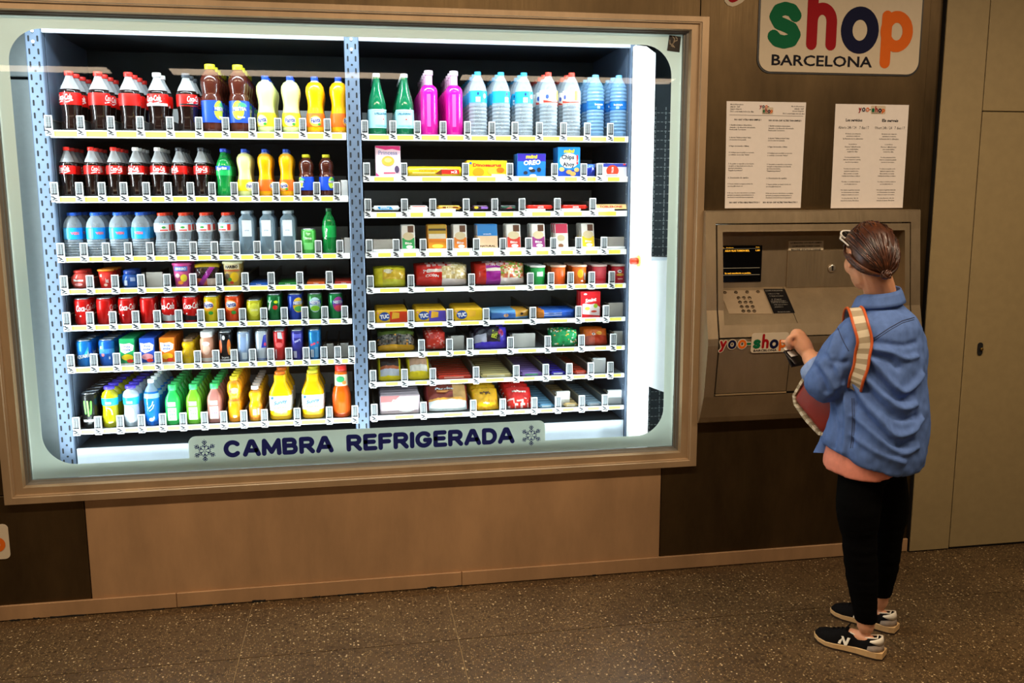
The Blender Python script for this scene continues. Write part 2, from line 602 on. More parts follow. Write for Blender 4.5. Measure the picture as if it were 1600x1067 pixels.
# glass
gm = bpy.data.materials.new('window_glass')
gm.use_nodes = True
nt = gm.node_tree
nt.nodes.remove(nt.nodes['Principled BSDF'])
t_ = nt.nodes.new('ShaderNodeBsdfTransparent'); t_.inputs[0].default_value = (0.97, 0.985, 0.975, 1)
gl = nt.nodes.new('ShaderNodeBsdfGlossy'); gl.inputs['Roughness'].default_value = 0.015
fr = nt.nodes.new('ShaderNodeFresnel'); fr.inputs[0].default_value = 1.5
mx = nt.nodes.new('ShaderNodeMixShader')
nt.links.new(fr.outputs[0], mx.inputs[0]); nt.links.new(t_.outputs[0], mx.inputs[1]); nt.links.new(gl.outputs[0], mx.inputs[2])
nt.links.new(mx.outputs[0], nt.nodes['Material Output'].inputs[0])
MB().add([(GX0, 0.05, GZ0), (GX1, 0.05, GZ0), (GX1, 0.05, GZ1), (GX0, 0.05, GZ1)], [(0, 1, 2, 3)], gm).obj('glass_pane', w1)
# painted edge of the pane (rounded opening with a raised tab for the lettering)
pm = bpy.data.materials.new('pane_edge_film')
pm.use_nodes = True
nt = pm.node_tree
b = nt.nodes['Principled BSDF']
b.inputs['Base Color'].default_value = (*lin('c9cbb9'), 1); b.inputs['Roughness'].default_value = 0.35
tr = nt.nodes.new('ShaderNodeBsdfTranslucent'); tr.inputs[0].default_value = (*lin('c3cfc0'), 1)
mx = nt.nodes.new('ShaderNodeMixShader'); mx.inputs[0].default_value = 0.16
nt.links.new(b.outputs[0], mx.inputs[1]); nt.links.new(tr.outputs[0], mx.inputs[2])
nt.links.new(mx.outputs[0], nt.nodes['Material Output'].inputs[0])
IX0, IX1, IZ0, IZ1, IR = -1.252, 1.347, 0.622, 2.310, 0.125
TX0, TX1, TZ = at(294, 690, 0.05).x, at(852, 670, 0.05).x, 0.714
loop = arc(IX1 - IR, IZ1 - IR, IR, IR, 0, 90, 12) + arc(IX0 + IR, IZ1 - IR, IR, IR, 90, 180, 12) + arc(IX0 + IR, IZ0 + IR, IR, IR, 180, 270, 12)
loop += [(TX0, IZ0)] + list(reversed(arc(TX0 + 0.03, TZ - 0.03, 0.03, 0.03, 90, 180, 6))) + list(reversed(arc(TX1 - 0.03, TZ - 0.03, 0.03, 0.03, 0, 90, 6))) + [(TX1, IZ0)]
loop += arc(IX1 - IR, IZ0 + IR, IR, IR, 270, 360, 12)
bm = bmesh.new()
ed = []
for lp in ([(GX0, GZ0), (GX1, GZ0), (GX1, GZ1), (GX0, GZ1)], loop):
    vv = [bm.verts.new((p[0], 0, p[1])) for p in lp]
    for i in range(len(vv)):
        if (vv[i].co - vv[(i + 1) % len(vv)].co).length > 1e-7:
            ed.append(bm.edges.new((vv[i], vv[(i + 1) % len(vv)])))
bmesh.ops.triangle_fill(bm, edges=ed, use_beauty=True, use_dissolve=False)
bm.normal_update()
for f in bm.faces:
    if f.normal.y > 0:
        f.normal_flip()
MB().bm(bm, pm).obj('painted_edge', w1, (0, 0.0515, 0))
# lettering on the tab
NAVY = mat('14206e', 0.4, 0, 'navy_print', vary=0.03)
lt = MB()
a, b_ = at(349, 697, 0.05), at(521, 687, 0.05)
zc = 0.663
GLY = {'C': [arc(.5, .5, .5, .5, 45, 315, 18)], 'A': [[(0, 0), (.42, 1), (.58, 1), (1, 0)], [(.2, .3), (.8, .3)]],
       'M': [[(0, 0), (.03, 1), (.5, .12), (.97, 1), (1, 0)]], 'B': [[(0, 0), (0, 1), (.55, 1)] + arc(.6, .77, .28, .23, 80, -80, 8) + [(.5, .54), (0, .54)], [(.55, .54)] + arc(.62, .27, .34, .27, 80, -80, 8) + [(0, 0)]],
       'R': [[(0, 0), (0, 1), (.55, 1)] + arc(.6, .73, .34, .27, 80, -80, 8) + [(0, .46)], [(.5, .46), (.98, 0)]],
       'E': [[(1, 0), (0, 0), (0, 1), (.95, 1)], [(0, .52), (.85, .52)]], 'F': [[(0, 0), (0, 1), (1, 1)], [(0, .5), (.85, .5)]], 'I': [[(.5, 0), (.5, 1)]],
       'G': [arc(.5, .5, .5, .5, 45, 340, 18) + [(.97, .46), (.6, .46)]], 'D': [[(0, 0), (0, 1), (.4, 1)] + arc(.45, .5, .55, .5, 85, -85, 12) + [(0, 0)]]}


def sign_word(mb, s_, x0, x1, z0, z1, wd, mt, y):
    ww = [0.0 if ch == 'I' else 1.25 if ch == 'M' else 1.1 if ch in 'CGA' else 0.82 if ch in 'EF' else 0.95 for ch in s_]
    gp_ = 0.46
    k = (x1 - x0 - wd) / (sum(ww) + gp_ * (len(s_) - 1))
    x = x0 + wd / 2
    for ch, w0 in zip(s_, ww):
        for p in GLY[ch]:
            stroke(mb, [(x + q[0] * w0 * k if ch != 'I' else x, z0 + wd / 2 + q[1] * (z1 - z0 - wd)) for q in p], wd, mt, y, n=12)
        x += (w0 + gp_) * k


sign_word(lt, 'CAMBRA', a.x, b_.x, 0.617, 0.691, 0.0195, NAVY, 0.0485)
a, b_ = at(541, 687, 0.05), at(804, 684, 0.05)
sign_word(lt, 'REFRIGERADA', a.x, b_.x, 0.617, 0.691, 0.0195, NAVY, 0.0485)
lt.obj('lettering', w1)
for px, py in ((320, 704), (830, 680)):
    c = at(px, py, 0.05)
    sm = MB()
    R_ = 0.047
    for k in range(6):
        an = k * PI / 3 + PI / 6
        d = lambda r, o=0.0: (r * math.cos(an) - o * math.sin(an), r * math.sin(an) + o * math.cos(an))
        stroke(sm, [d(0.004), d(R_)], 0.0024, NAVY, n=6)
        for rr, ll in ((0.014, 0.010), (0.025, 0.012), (0.034, 0.008)):
            stroke(sm, [d(rr), d(rr + ll, ll * 0.75)], 0.0034, NAVY, n=6)
            stroke(sm, [d(rr), d(rr + ll, -ll * 0.75)], 0.0034, NAVY, n=6)
        disc(sm, *d(0.018, 0.010), 0.0026, NAVY, n=8)
    sm.obj('snowflake_print', w1, (c.x, 0.0485, c.z))
# torn sticker in the top corner of the pane
c = at(1053, 68, 0.05)
sk = MB().poly([(-0.03, -0.03), (0.025, -0.036), (0.03, 0.028), (-0.022, 0.034)], mat('2b241c', 0.6, vary=0.3, scale=90), 0.0006)
for k in range(9):
    a0 = random.uniform(0, 6.28); q = (random.uniform(-0.018, 0.018), random.uniform(-0.02, 0.02))
    stroke(sk, [q, (q[0] + 0.016 * math.cos(a0), q[1] + 0.016 * math.sin(a0))], 0.004, mat('9a8c74', 0.6, vary=0.2), y=-0.0004, n=6)
so = sk.obj('sticker', None, (c.x, 0.0485, c.z))
tag(so, 'small dark torn sticker on the top right corner of the window', 'sticker')

# ================================================================== logo lettering
LC = {'g': mat('07613a', 0.65, vary=0.02, spec=0.15), 'r': mat('980f17', 0.65, vary=0.02, spec=0.15), 'n': mat('0c1032', 0.65, vary=0.02, spec=0.15), 'o': mat('d9661a', 0.65, vary=0.02, spec=0.15), 'k': mat('17161f', 0.65, vary=0.02, spec=0.15)}
PLATE = mat('cfc0a6', 0.65, 0, 'sign_plate_cream', vary=0.02, spec=0.15)
EDGE = mat('15120e', 0.4, 0, 'sign_edge_black', vary=0.02)


def logo_shop(parent, M_, s=1.0, zs=1.0, edge=True):
    def S(p):
        return [(x * s, z * s * zs) for x, z in p]

    def SL(p):
        return [(x * s, (z - 0.06) * s * zs) for x, z in p]
    wdt = 0.215 * s
    if edge:
        MB().poly(S(rrect(-0.035, 3.295, -0.035, 1.875, 0.27, 8)), EDGE, 0.003, M_ @ Matrix.Translation((0, -0.003, 0))).obj('sign_border', parent)
    MB().poly(S(rrect(0, 3.26, 0, 1.84, 0.24, 8)), PLATE, 0.002, M_ @ Matrix.Translation((0, -0.005, 0))).obj('sign_plate', parent)
    y = -0.006
    for nm, cl, paths in (
            ('s', 'g', [[(.69, 1.07), (.62, 1.16), (.48, 1.19), (.35, 1.15), (.29, 1.04), (.36, .93), (.5, .885), (.63, .83), (.69, .73), (.63, .625), (.48, .59), (.34, .62), (.27, .69)]]),
            ('h', 'r', [[(1.03, .57), (1.03, 1.70)], [(1.03, .95)] + arc(1.225, .98, .195, .23, 180, 0, 10) + [(1.42, .57)]]),
            ('o', 'n', [arc(2.0, .845, .27, .31, 0, 360, 24)]),
            ('p', 'o', [[(2.55, 1.11), (2.55, .27)], arc(2.76, .84, .23, .27, 0, 360, 22)])):
        mb = MB()
        for p in paths:
            stroke(mb, SL(p), wdt * (1.1 if nm in 'so' else 1), LC[cl], y, M_, 14)
        mb.obj('letter', parent)
    mb = MB()
    put_text(mb, 'BARCELONA', LC['k'], 1.27 * s, .21 * s * zs, 2.04 * s, .2 * s * zs, y, bold=0.02, M=M_)
    mb.obj('lettering', parent)


def logo_yoo(parent, M_, s=1.0, zs=1.0, white=None):
    white = white or PLATE
    def S(p):
        return [(x * s, z * s * zs) for x, z in p]
    for cl, paths in (('r', [[(-2.62, 1.12), (-2.43, .62)], [(-2.22, 1.12), (-2.43, .62), (-2.53, .33), (-2.64, .27)]]),
                      ('n', [arc(-1.65, .84, .26, .31, 0, 360, 22)]),
                      ('o', [arc(-.77, .84, .27, .31, 0, 360, 22)]),
                      ('g', [[(-.29, .86), (-.1, .86)]])):
        mb = MB()
        for p in paths:
            stroke(mb, S(p), 0.34 * s, white, -0.002, M_, 12)
        for p in paths:
            stroke(mb, S(p), 0.20 * s, LC[cl], -0.003, M_, 12)
        mb.obj('letter', parent)


def Tm(x, y, z):
    return Matrix.Translation((x, y, z))


u = 0.745 / 3.26
sg = thing('shop_sign', 'large cream sign with coloured lettering above the two notices', 'sign', (1.713, 0, 2.206))
logo_shop(sg, Tm(0, 0, 0), u)
ty = at(1147, 8, 0)
yg = thing('shop_sign', 'red outlined letter sign cut off by the top edge of the picture', 'sign', (ty.x, 0, ty.z))
logo_yoo(yg, Tm(2.60 * u, 0, -0.13 * u), u)
u2 = 0.0875
a = at(15, 845, 0)
s2 = thing('shop_sign', 'cream sign with an orange letter at the left picture edge', 'sign', (a.x - 3.26 * u2, 0, at(15, 872, 0).z))
logo_shop(s2, Tm(0, 0, 0), u2, 0.9, False)
logo_yoo(s2, Tm(0, 0, 0), u2, 0.9)

# ================================================================== notices
PAPER = mat('ece4dc', 0.7, 0, 'notice_paper', vary=0.02)
INK = mat('120f0e', 0.7, 0, 'ink', vary=0)
n1 = thing('notice', 'white paper notice with two columns of numbered instructions, left of the pair', 'notice', (1.7585, 0, 1.631))
MB().poly([(-0.174, 0), (0.178, 0), (0.181, 0.450), (-0.182, 0.450)], PAPER, 0.001, Tm(0, -0.0015, 0)).obj('paper_sheet', n1)
tx = MB()
H = 0.45


def tl(mb, s_, x, fy, h, bold=0.0, left=True, w=None, wmax=0.165):
    vs, fs, asp = glyphs(s_, max(bold, 0.012), 0, 1)
    h *= 1.12
    w_ = w or min(wmax, h * asp)
    put_text(mb, s_, INK, x, H * (1 - fy), w_, h, -0.0022, bold=max(bold, 0.012), res=1, left=left)


xl, xr = -0.165, 0.012
for i, (a, b_) in enumerate((('Más de 250 productos', 'Més de 250 productes'), ('24h/24  7d/7', '24h/24  7d/7'), ('magasin refrigerado', 'almacén refrigerado'), ('DLC controlada todos los días', 'DLC controlada tots els dies'))):
    tl(tx, a, xl, 0.03 + i * 0.021, 0.0056)
    vs, fs, asp = glyphs(b_, 0, 0, 1)
    tl(tx, b_, 0.168 - 0.0056 * asp, 0.04 + i * 0.022, 0.0056)
tx.add([(-0.168, -0.002, H * 0.872), (0.170, -0.002, H * 0.869), (0.170, -0.002, H * 0.872), (-0.168, -0.002, H * 0.875)], [(0, 1, 2, 3)], INK)
tl(tx, 'NO HAY OTRO MAS SIMPLE !', -0.145, 0.168, 0.007, 0.03)
tl(tx, 'NO HI HA CAP ALTRE TAN SIMPLE !', 0.012, 0.172, 0.007, 0.03)
bl = [(0.22, ('1. Escribir el número del producto', 'deseado, o la dirección del artículo.', 'Puede pedir 7 productos'), 1),
      (0.335, ('2. Apretar "Validar producto" abajo', 'a la derecha de la pantalla'), 1),
      (0.415, ('3. Pagar con monedas o billetes',), 1),
      (0.475, ('4. Verifique que su pedido es correcto', 'y confirmar con la tecla "Validar"'), 0),
      (0.58, ('5. Su pedido es expedido y el producto', 'recogido es depositado en la cinta de', 'apertura automática', '"Llegada de productos"'), 0),
      (0.71, ('6. Devolución de cambio',), 0),
      (0.77, ('7. Puede solicitar su tiquet a través de', 'yoo-shop@hotmail.com'), 0),
      (0.855, ('8. En caso de error del sistema o producto', 'apretado la máquina automáticamente le', 'devolverá el total del importe ingresado'), 0)]
for fy, ls, bo in bl:
    for i, s_ in enumerate(ls):
        bold = 0.025 if (bo and i == 0) or s_.startswith('"') else 0.0
        tl(tx, s_, xl, fy + i * 0.021, 0.0062, bold, wmax=0.155)
        tl(tx, s_, xr, fy + 0.005 + i * 0.021, 0.0062, bold, wmax=0.155)
tl(tx, 'NO HAY OTRO MAS PRACTICO !', -0.155, 0.945, 0.007, 0.03, wmax=0.14)
tl(tx, 'NO HI HA CAP ALTRE TAN PRACTIC !', 0.0, 0.945, 0.007, 0.03)
tx.obj('printed_text', n1)
uu = 0.0155
logo_yoo(n1, Tm(0.010, -0.001, H * 0.925), uu, 1.0, PAPER)
logo_shop(n1, Tm(-0.020, 0.003, H * 0.885), uu, 1.0, False)

n2 = thing('notice', 'white paper notice headed with a small logo, right of the pair', 'notice', (2.2535, 0, 1.629))
MB().poly([(-0.174, 0), (0.175, 0), (0.174, 0.448), (-0.176, 0.448)], PAPER, 0.001, Tm(0, -0.0015, 0)).obj('paper_sheet', n2)
tx = MB()
for x, hd, ab, pr in ((-0.085, 'Los servicios', 'Abierto 24h / 24    7 dias / 7', 0), (0.088, 'Els serveis', 'Obert 24h / 24   7 dies / 7', 1)):
    put_text(tx, hd, INK, x, H * 0.845, 0.078, 0.013, -0.0022, bold=0.035, res=1)
    put_text(tx, ab, INK, x, H * 0.775, 0.145, 0.012, -0.0022, res=1)
    for fy, ls, bo in ((0.285, ('El almacén está refrigerado,', 'garantizando totalmente', 'la frescura de los alimentos'), 0),
                       (0.385, ('Los productos', 'frescos / ultra-frescos', 'son controlados', 'todos los días'), 0),
                       (0.51, ('Yoo-shop garantiza la fecha', 'límite de consumición (calidad)', 'de todos los productos'), 0),
                       (0.62, ('Yoo-shop de acuerdo con la', 'legislación española sobre', 'libre servicio, no vende', 'bebidas alcohólicas, ni tabaco'), 0),
                       (0.745, ('Yoo-shop os escucha a través de', 'yoo-shop@hotmail.com'), 0),
                       (0.825, ('Para cualquier irregularidad relacionada', 'con el funcionamiento de la máquina,', 'póngase en contacto con nosotros'), 1),
                       (0.905, ('Tel. 000 000 000', 'Yoo-shop, Barcelona'), 0)):
        if fy == 0.905:
            ls = ('Yoo-shop Barcelona  24h / 24', 'atención al cliente, Barcelona')
        for i, s_ in enumerate(ls):
            hh = 0.0062 if not bo else 0.0055
            vs, fs, asp = glyphs(s_, 0.02 if bo else 0.012, 0, 1)
            put_text(tx, s_, INK, x, H * (1 - fy - i * 0.023), min(0.15, hh * asp), hh, -0.0022, bold=0.02 if bo else 0.012, res=1)
tx.obj('printed_text', n2)
logo_yoo(n2, Tm(-0.008, -0.001, H * 0.905), 0.0215, 1.0, PAPER)
logo_shop(n2, Tm(-0.008, 0.003, H * 0.905), 0.0215, 0.9, False)

# ================================================================== ordering kiosk
KX0, KX1 = 1.475, 2.482
KP = [(1.622, -0.050), (1.616, -0.056), (1.54, -0.062), (1.20, -0.098), (1.08, -0.128), (1.05, -0.128), (0.82, -0.098), (0.72, -0.060), (0.695, -0.045), (0.688, -0.03)]


def kprof(z):
    for (z1, y1), (z0, y0) in zip(KP, KP[1:]):
        if z0 <= z <= z1:
            return y0 + (y1 - y0) * (z - z0) / (z1 - z0)
    return KP[0][1] if z > KP[0][0] else KP[-1][1]


def strip(x0, x1, z0, z1, mt, off=0.0, back=-0.001, cv=0.0):
    zs = sorted(set([z0, z1] + [z for z, y in KP if z0 < z < z1] + [z0 + (z1 - z0) * k / 8 for k in range(9)]))
    n = len(zs)
    vs = []
    for z in zs:
        y = kprof(z) + off
        vs += [(x0, back, z), (x0, y, z), (x1, y, z), (x1, back, z)]
    fs = []
    for i in range(n - 1):
        a_ = 4 * i; c_ = a_ + 4
        fs += [(a_, a_ + 1, c_ + 1, c_)[::-1], (a_ + 1, a_ + 2, c_ + 2, c_ + 1), (a_ + 2, a_ + 3, c_ + 3, c_ + 2)]
    fs += [(0, 1, 2, 3)[::-1], tuple(4 * (n - 1) + k for k in range(4))]
    return MB().add(vs, fs, mt)


kk = thing('ordering_kiosk', 'brushed steel ordering terminal with screen and keypad set into the wall', 'kiosk', (0, 0, 0))
GAP = mat('14100b', 0.6, vary=0, name='kiosk_gap')
strip(KX0 + 0.01, KX1 - 0.01, 0.70, 1.10, GAP, 0.012).obj('inner_casing', kk)
strip(KX0, KX0 + 0.046, 0.688, 1.622, STEEL_KIOSK).obj('side_cheek', kk)
strip(KX1 - 0.046, KX1, 0.688, 1.622, STEEL_KIOSK).obj('side_cheek', kk)
strip(KX0 + 0.046, KX1 - 0.046, 1.568, 1.622, STEEL_KIOSK).obj('top_rail', kk)
strip(KX0 + 0.046, KX1 - 0.046, 0.688, 0.822, STEEL_KIOSK).obj('bottom_apron', kk)
# inner surround
a0, a1 = KX0 + 0.0525, KX1 - 0.0525
strip(a0, a0 + 0.024, 1.085, 1.562, STEEL_KIOSK, -0.002, 0.05).obj('inner_frame', kk)
strip(a1 - 0.024, a1, 1.085, 1.562, STEEL_KIOSK, -0.002, 0.05).obj('inner_frame', kk)
strip(a0 + 0.024, a1 - 0.024, 1.532, 1.562, STEEL_KIOSK, -0.002, 0.05).obj('inner_frame', kk)
RB = 0.045          # back of the recess
zf = at(1180, 506.5, -0.112).z
strip(a0 + 0.024, a1 - 0.024, 1.085, zf, STEEL_KIOSK, -0.002).obj('sill', kk)
# hatches below
hx = at(1234, 560, -0.12).x
strip(a0, hx - 0.002, 0.836, 1.078, STEEL_KIOSK, -0.001, -0.03).obj('delivery_hatch', kk)
strip(hx + 0.002, a1, 0.834, 1.080, STEEL_KIOSK, -0.001, -0.03).obj('delivery_hatch', kk)
BRT = mat('d8bd90', 0.35, 0.6, 'bright_lip', vary=0.03)
strip(a0, hx, 0.826, 0.8325, BRT, -0.003, -0.05).obj('hatch_lip', kk)
# recess back and sloping desk
r0, r1 = a0 + 0.024, a1 - 0.024
zb = at(1180, 449, RB - 0.008).z
MB().box(r0, r1, RB - 0.008, RB - 0.002, zb - 0.02, 1.566, STEEL_KIOSK).obj('recess_back', kk)
mx_ = at(1229, 430, RB - 0.010).x
MB().rbox(mx_, r1, RB - 0.016, RB - 0.008, zb - 0.005, at(1229, 392, RB - 0.012).z, 0.002, STEEL_KIOSK, 1, smooth=False).obj('payment_plate', kk)
sl0, sl1 = Vector((r0, RB - 0.008, zb)), Vector((r0, -0.114, zf))
zd = (sl0 - sl1).normalized()
SM = plane_M(sl1, (1, 0, 0), zd)
SMI = SM.inverted()
SN = (SM.to_3x3() @ Vector((0, -1, 0)))
ln = (sl0 - sl1).length


def desk(px, py):
    p = SMI @ hit(px, py, sl1, SN)
    return (p.x, p.z)


dv = desk(1236, 480)[0]
W_ = r1 - r0
MB().box(0.0, dv - 0.0015, 0.0, 0.004, -0.004, ln, STEEL_KIOSK, SM).obj('desk_plate', kk)
MB().box(dv + 0.0015, W_, 0.0, 0.004, -0.004, ln, STEEL_KIOSK, SM).obj('desk_plate', kk)
MB().box(0, W_, 0.004, 0.006, 0, ln, GAP, SM).obj('desk_backing', kk)
q = [desk(1124, 454), desk(1139, 490.5), desk(1206, 490.5), desk(1192, 454)]
kpd = MB().poly(q, mat('b8a284', 0.45, 0.5, 'keypad_plate', vary=0.04), 0.002, SM @ Tm(0, -0.002, 0)).obj('keypad', kk)
bme = MB()
BTN = mat('6e5f4a', 0.3, 0.8, 'button_metal', vary=0.05)
bme.lathe([(0.0082, 0), (0.0082, 0.003), (0.0064, 0.0045), (0.002, 0.004)], BTN, 14)
bmesh_ = bme.mesh('button')
pts = [(1132, 457.8), (1149.5, 457.3), (1167, 457), (1184, 456.5)]
for r_ in range(4):
    for c_ in range(3):
        pts.append((1153.5 + c_ * 8.6 + r_ * 2.5, 466 + r_ * 6.9))
for p in pts:
    x, z = desk(*p)
    link('button', bmesh_, kpd, M=SM @ Tm(x, -0.002, z) @ Matrix.Rotation(PI / 2, 4, 'X'))
q = [desk(1193, 451.5), desk(1209, 490), desk(1242, 489), desk(1226, 451.5)]
LB = mat('0d0d0f', 0.3, 0, 'black_plate', vary=0)
ip = MB().poly(q, LB, 0.001, SM @ Tm(0, -0.0015, 0)).obj('instruction_plate', kk)
ti = MB()
WI = mat('b9b2a4', 0.5, vary=0)
YE = mat('ffb52e', 0.5, vary=0, emit=1.1, name='screen_amber')
for i, (s_, px, py, w_) in enumerate((('COMO FUNCIONA', 1209, 454.5, 28), ('1. Marque su código', 1209, 459.5, 18), ('2. Valide su producto', 1213, 463, 22), ('3. Pague', 1213, 468, 16), ('Introduzca monedas o', 1216, 470.5, 24), ('billetes y espere', 1218, 473, 26), ('4. Recoja su producto', 1220, 476.5, 22), ('en la bandeja', 1217, 480, 14), ('No devuelve cambio', 1225, 487.5, 20))):
    x, z = desk(px, py)
    put_text(ti, s_, WI, x, z, w_ * 0.00292, 0.0055, -0.0022, res=1, M=SM)
ti.obj('printed_text', ip)
# screen
s0, s1 = at(1117, 441.5, RB - 0.009), at(1191, 383, RB - 0.009)
sc = MB().rbox(max(s0.x, r0), s1.x, RB - 0.012, RB - 0.008, s0.z, s1.z, 0.0015, mat('07080a', 0.12, 0, 'screen_glass', vary=0), 1, smooth=False).obj('screen', kk)
ts = MB()
for s_, px, py, w_, h_ in (('Selecc.   Producto', 1135, 387, 24, 0.004), ('Precio', 1184, 386, 6, 0.004), ('1216', 1125, 392.2, 7, 0.0075), ('AGUA VILAS TURBON BIDL', 1152, 391.7, 41, 0.0080), ('1,00', 1184, 391.2, 7, 0.0075), ('Se está atendiendo su pedido.', 1153, 427, 44, 0.0080)):
    p = at(px, py, RB - 0.0125)
    put_text(ts, s_, YE, p.x, p.z, w_ * 0.0028, h_, RB - 0.0125, bold=0.02, res=2)
GY = mat('a59a80', 0.5, vary=0, emit=0.25, name='screen_line')
for py in (388.8, 419.2, 430):
    p0, p1 = at(1121, py + 0.4, RB - 0.0125), at(1187, py, RB - 0.0125)
    ts.add([(p0.x, RB - 0.0125, p0.z), (p1.x, RB - 0.0125, p0.z), (p1.x, RB - 0.0125, p0.z + 0.0016), (p0.x, RB - 0.0125, p0.z + 0.0016)], [(0, 1, 2, 3)], GY)
ts.obj('screen_text', sc)
# paper sticker on the payment side
p0, p1 = at(1232, 391.5, RB - 0.017), at(1287, 376, RB - 0.017)
st = MB().box(p0.x, p1.x, RB - 0.0175, RB - 0.008, p0.z, p1.z, mat('cdbd9f', 0.6, vary=0.03)).obj('instruction_sticker', kk)
for i, s_ in enumerate(('LA MAQUINA DEVUELVE CAMBIO', 'LA MAQUINA TORNA CANVI', 'MACHINE GIVE BACK CHANGE')):
    ti = MB()
    put_text(ti, s_, INK, (p0.x + p1.x) / 2, p1.z - 0.009 - i * 0.0145, (p1.x - p0.x) * (0.9, 0.78, 0.85)[i], 0.0085, RB - 0.018, bold=0.03, res=1)
    ti.obj('printed_text', st)
lk = at(1299.5, 419, RB - 0.017)
kl = MB()
kl.lathe([(0.0185, 0), (0.0185, 0.005), (0.015, 0.008), (0.004, 0.008)], mat('cfc6b4', 0.25, 0.8, 'chrome', vary=0), 20, M=Matrix.Rotation(PI / 2, 4, 'X'))
kl.box(-0.0035, 0.0035, -0.0095, -0.006, -0.010, 0.010, GAP)
kl.obj('key_lock', kk, (lk.x, RB - 0.016, lk.z))
# logo on the hatch
za, zc_ = 1.05, 0.82
hz = Vector((0, kprof(1.05) - kprof(0.82), 1.05 - 0.82)).normalized()
lp = at(1171, 550.7, -0.121)
ho = Vector((lp.x, kprof(lp.z) - 0.002, lp.z))
uh = (at(1229, 535, -0.12).x - at(1171.5, 535, -0.12).x) / 3.26
HM = plane_M(ho, (1, 0, 0), hz)
logo_shop(kk, HM, uh, 0.92, False)
logo_yoo(kk, HM, uh, 0.92)
# ================================================================== refrigerated chamber and racking
YS = 0.35                      # front of the shelves
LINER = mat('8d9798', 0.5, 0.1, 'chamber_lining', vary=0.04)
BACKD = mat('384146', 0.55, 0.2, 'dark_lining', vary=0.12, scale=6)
RACKM = mat('66778d', 0.42, 0.3, 'rack_steel', vary=0.05, scale=8)
RACKL = mat('c4ced8', 0.4, 0.2, 'rack_steel_light', vary=0.04, scale=8)
HOLE = mat('11151a', 0.8, 0, 'slot_dark', vary=0)
WHITE = mat('eef1f1', 0.4, 0, 'white_enamel', vary=0.02)
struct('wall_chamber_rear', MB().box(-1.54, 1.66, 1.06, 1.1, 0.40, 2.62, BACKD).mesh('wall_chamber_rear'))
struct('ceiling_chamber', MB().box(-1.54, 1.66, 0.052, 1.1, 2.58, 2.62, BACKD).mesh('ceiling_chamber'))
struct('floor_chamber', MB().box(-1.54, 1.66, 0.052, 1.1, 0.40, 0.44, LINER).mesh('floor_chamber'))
cl = struct('wall_chamber_left', MB().box(-1.54, -1.50, 0.052, 1.1, 0.44, 2.58, LINER).mesh('wall_chamber_left'))
cr = struct('wall_chamber_right', MB().box(1.62, 1.66, 0.052, 1.1, 0.44, 2.58, LINER).mesh('wall_chamber_right'))
sz = at(30, 121, 0.45).z
for z0, z1 in ((0.44, sz - 0.008), (sz + 0.004, 2.58)):
    MB().rbox(-1.498, -1.29, 0.45, 0.47, z0, z1, 0.003, LINER, 1, smooth=False).obj('lining_panel', cl)
# fixtures of the cold tubes
FIX = mat('d5dadd', 0.4, 0.3, 'tube_fixture', vary=0)
TUBE = mat('eaf6ff', 0.4, vary=0, emit=3.0, name='tube_glass')
for nm, a, b_ in (('above', (-1.3, 0.10, 2.475), (1.3, 0.10, 2.475)), ('below', (-1.3, 0.10, 0.51), (1.3, 0.10, 0.51)), ('at the left of', (-1.47, 0.11, 0.62), (-1.47, 0.11, 2.3)), ('at the right of', (1.585, 0.11, 0.62), (1.585, 0.11, 2.3))):
    t = thing('tube_lamp', 'cold white tube lamp hidden ' + nm + ' the window opening', 'lamp', (0, 0, 0))
    MB().tube([a, b_], 0.012, TUBE, 8).obj('tube', t)
    d = (Vector(b_) - Vector(a)).normalized() * 0.02
    MB().tube([Vector(a) - d, a], 0.018, FIX, 8).obj('end_cap', t)
    MB().tube([b_, Vector(b_) + d], 0.018, FIX, 8).obj('end_cap', t)

# ---- the rack
LX0, LX1, RX0, RX1 = -1.216, -0.018, 0.048, 1.254
ZT = at(300, 60, YS).z           # under the top beam
rk = thing('shelving_rack', 'blue grey perforated steel rack with two bays behind the window', 'rack', (0, 0, 0.44))
zr = lambda z: z - 0.44


def post(x0, x1, y0, mt, holes=True):
    o = MB().rbox(x0, x1, y0, y0 + 0.04, 0, zr(ZT + 0.055), 0.004, mt, 1, smooth=False).obj('post', rk)
    if holes:
        hm = MB()
        w_ = x1 - x0; cx = (x0 + x1) / 2
        k = 0
        z = 0.10
        while z < ZT - 0.14:
            for s in (-1, 1):
                hm.poly(rrect(cx + s * w_ * 0.27 - 0.0035, cx + s * w_ * 0.27 + 0.0035, z, z + 0.024, 0.0034, 3), HOLE, 0.0006, Tm(0, y0 - 0.0008, -0.44 + 0.44))
            disc(hm, cx, z + 0.037, 0.0048, HOLE, y0 - 0.0008, 8)
            z += 0.0505
        hm.obj('slot', o)['kind'] = 'stuff'
        for zz in (ZT + 0.012, ZT - 0.03):
            MB().lathe([(0.007, 0), (0.007, 0.003), (0.003, 0.005)], WHITE, 8, M=Tm(cx, y0, zr(zz)) @ Matrix.Rotation(PI / 2, 4, 'X')).obj('bolt', o)
        MB().rbox(x0 - 0.001, x1 + 0.001, y0 - 0.003, y0 - 0.0005, zr(ZT + 0.03), zr(ZT + 0.055), 0.001, WHITE, 1).obj('bolt_plate', o)


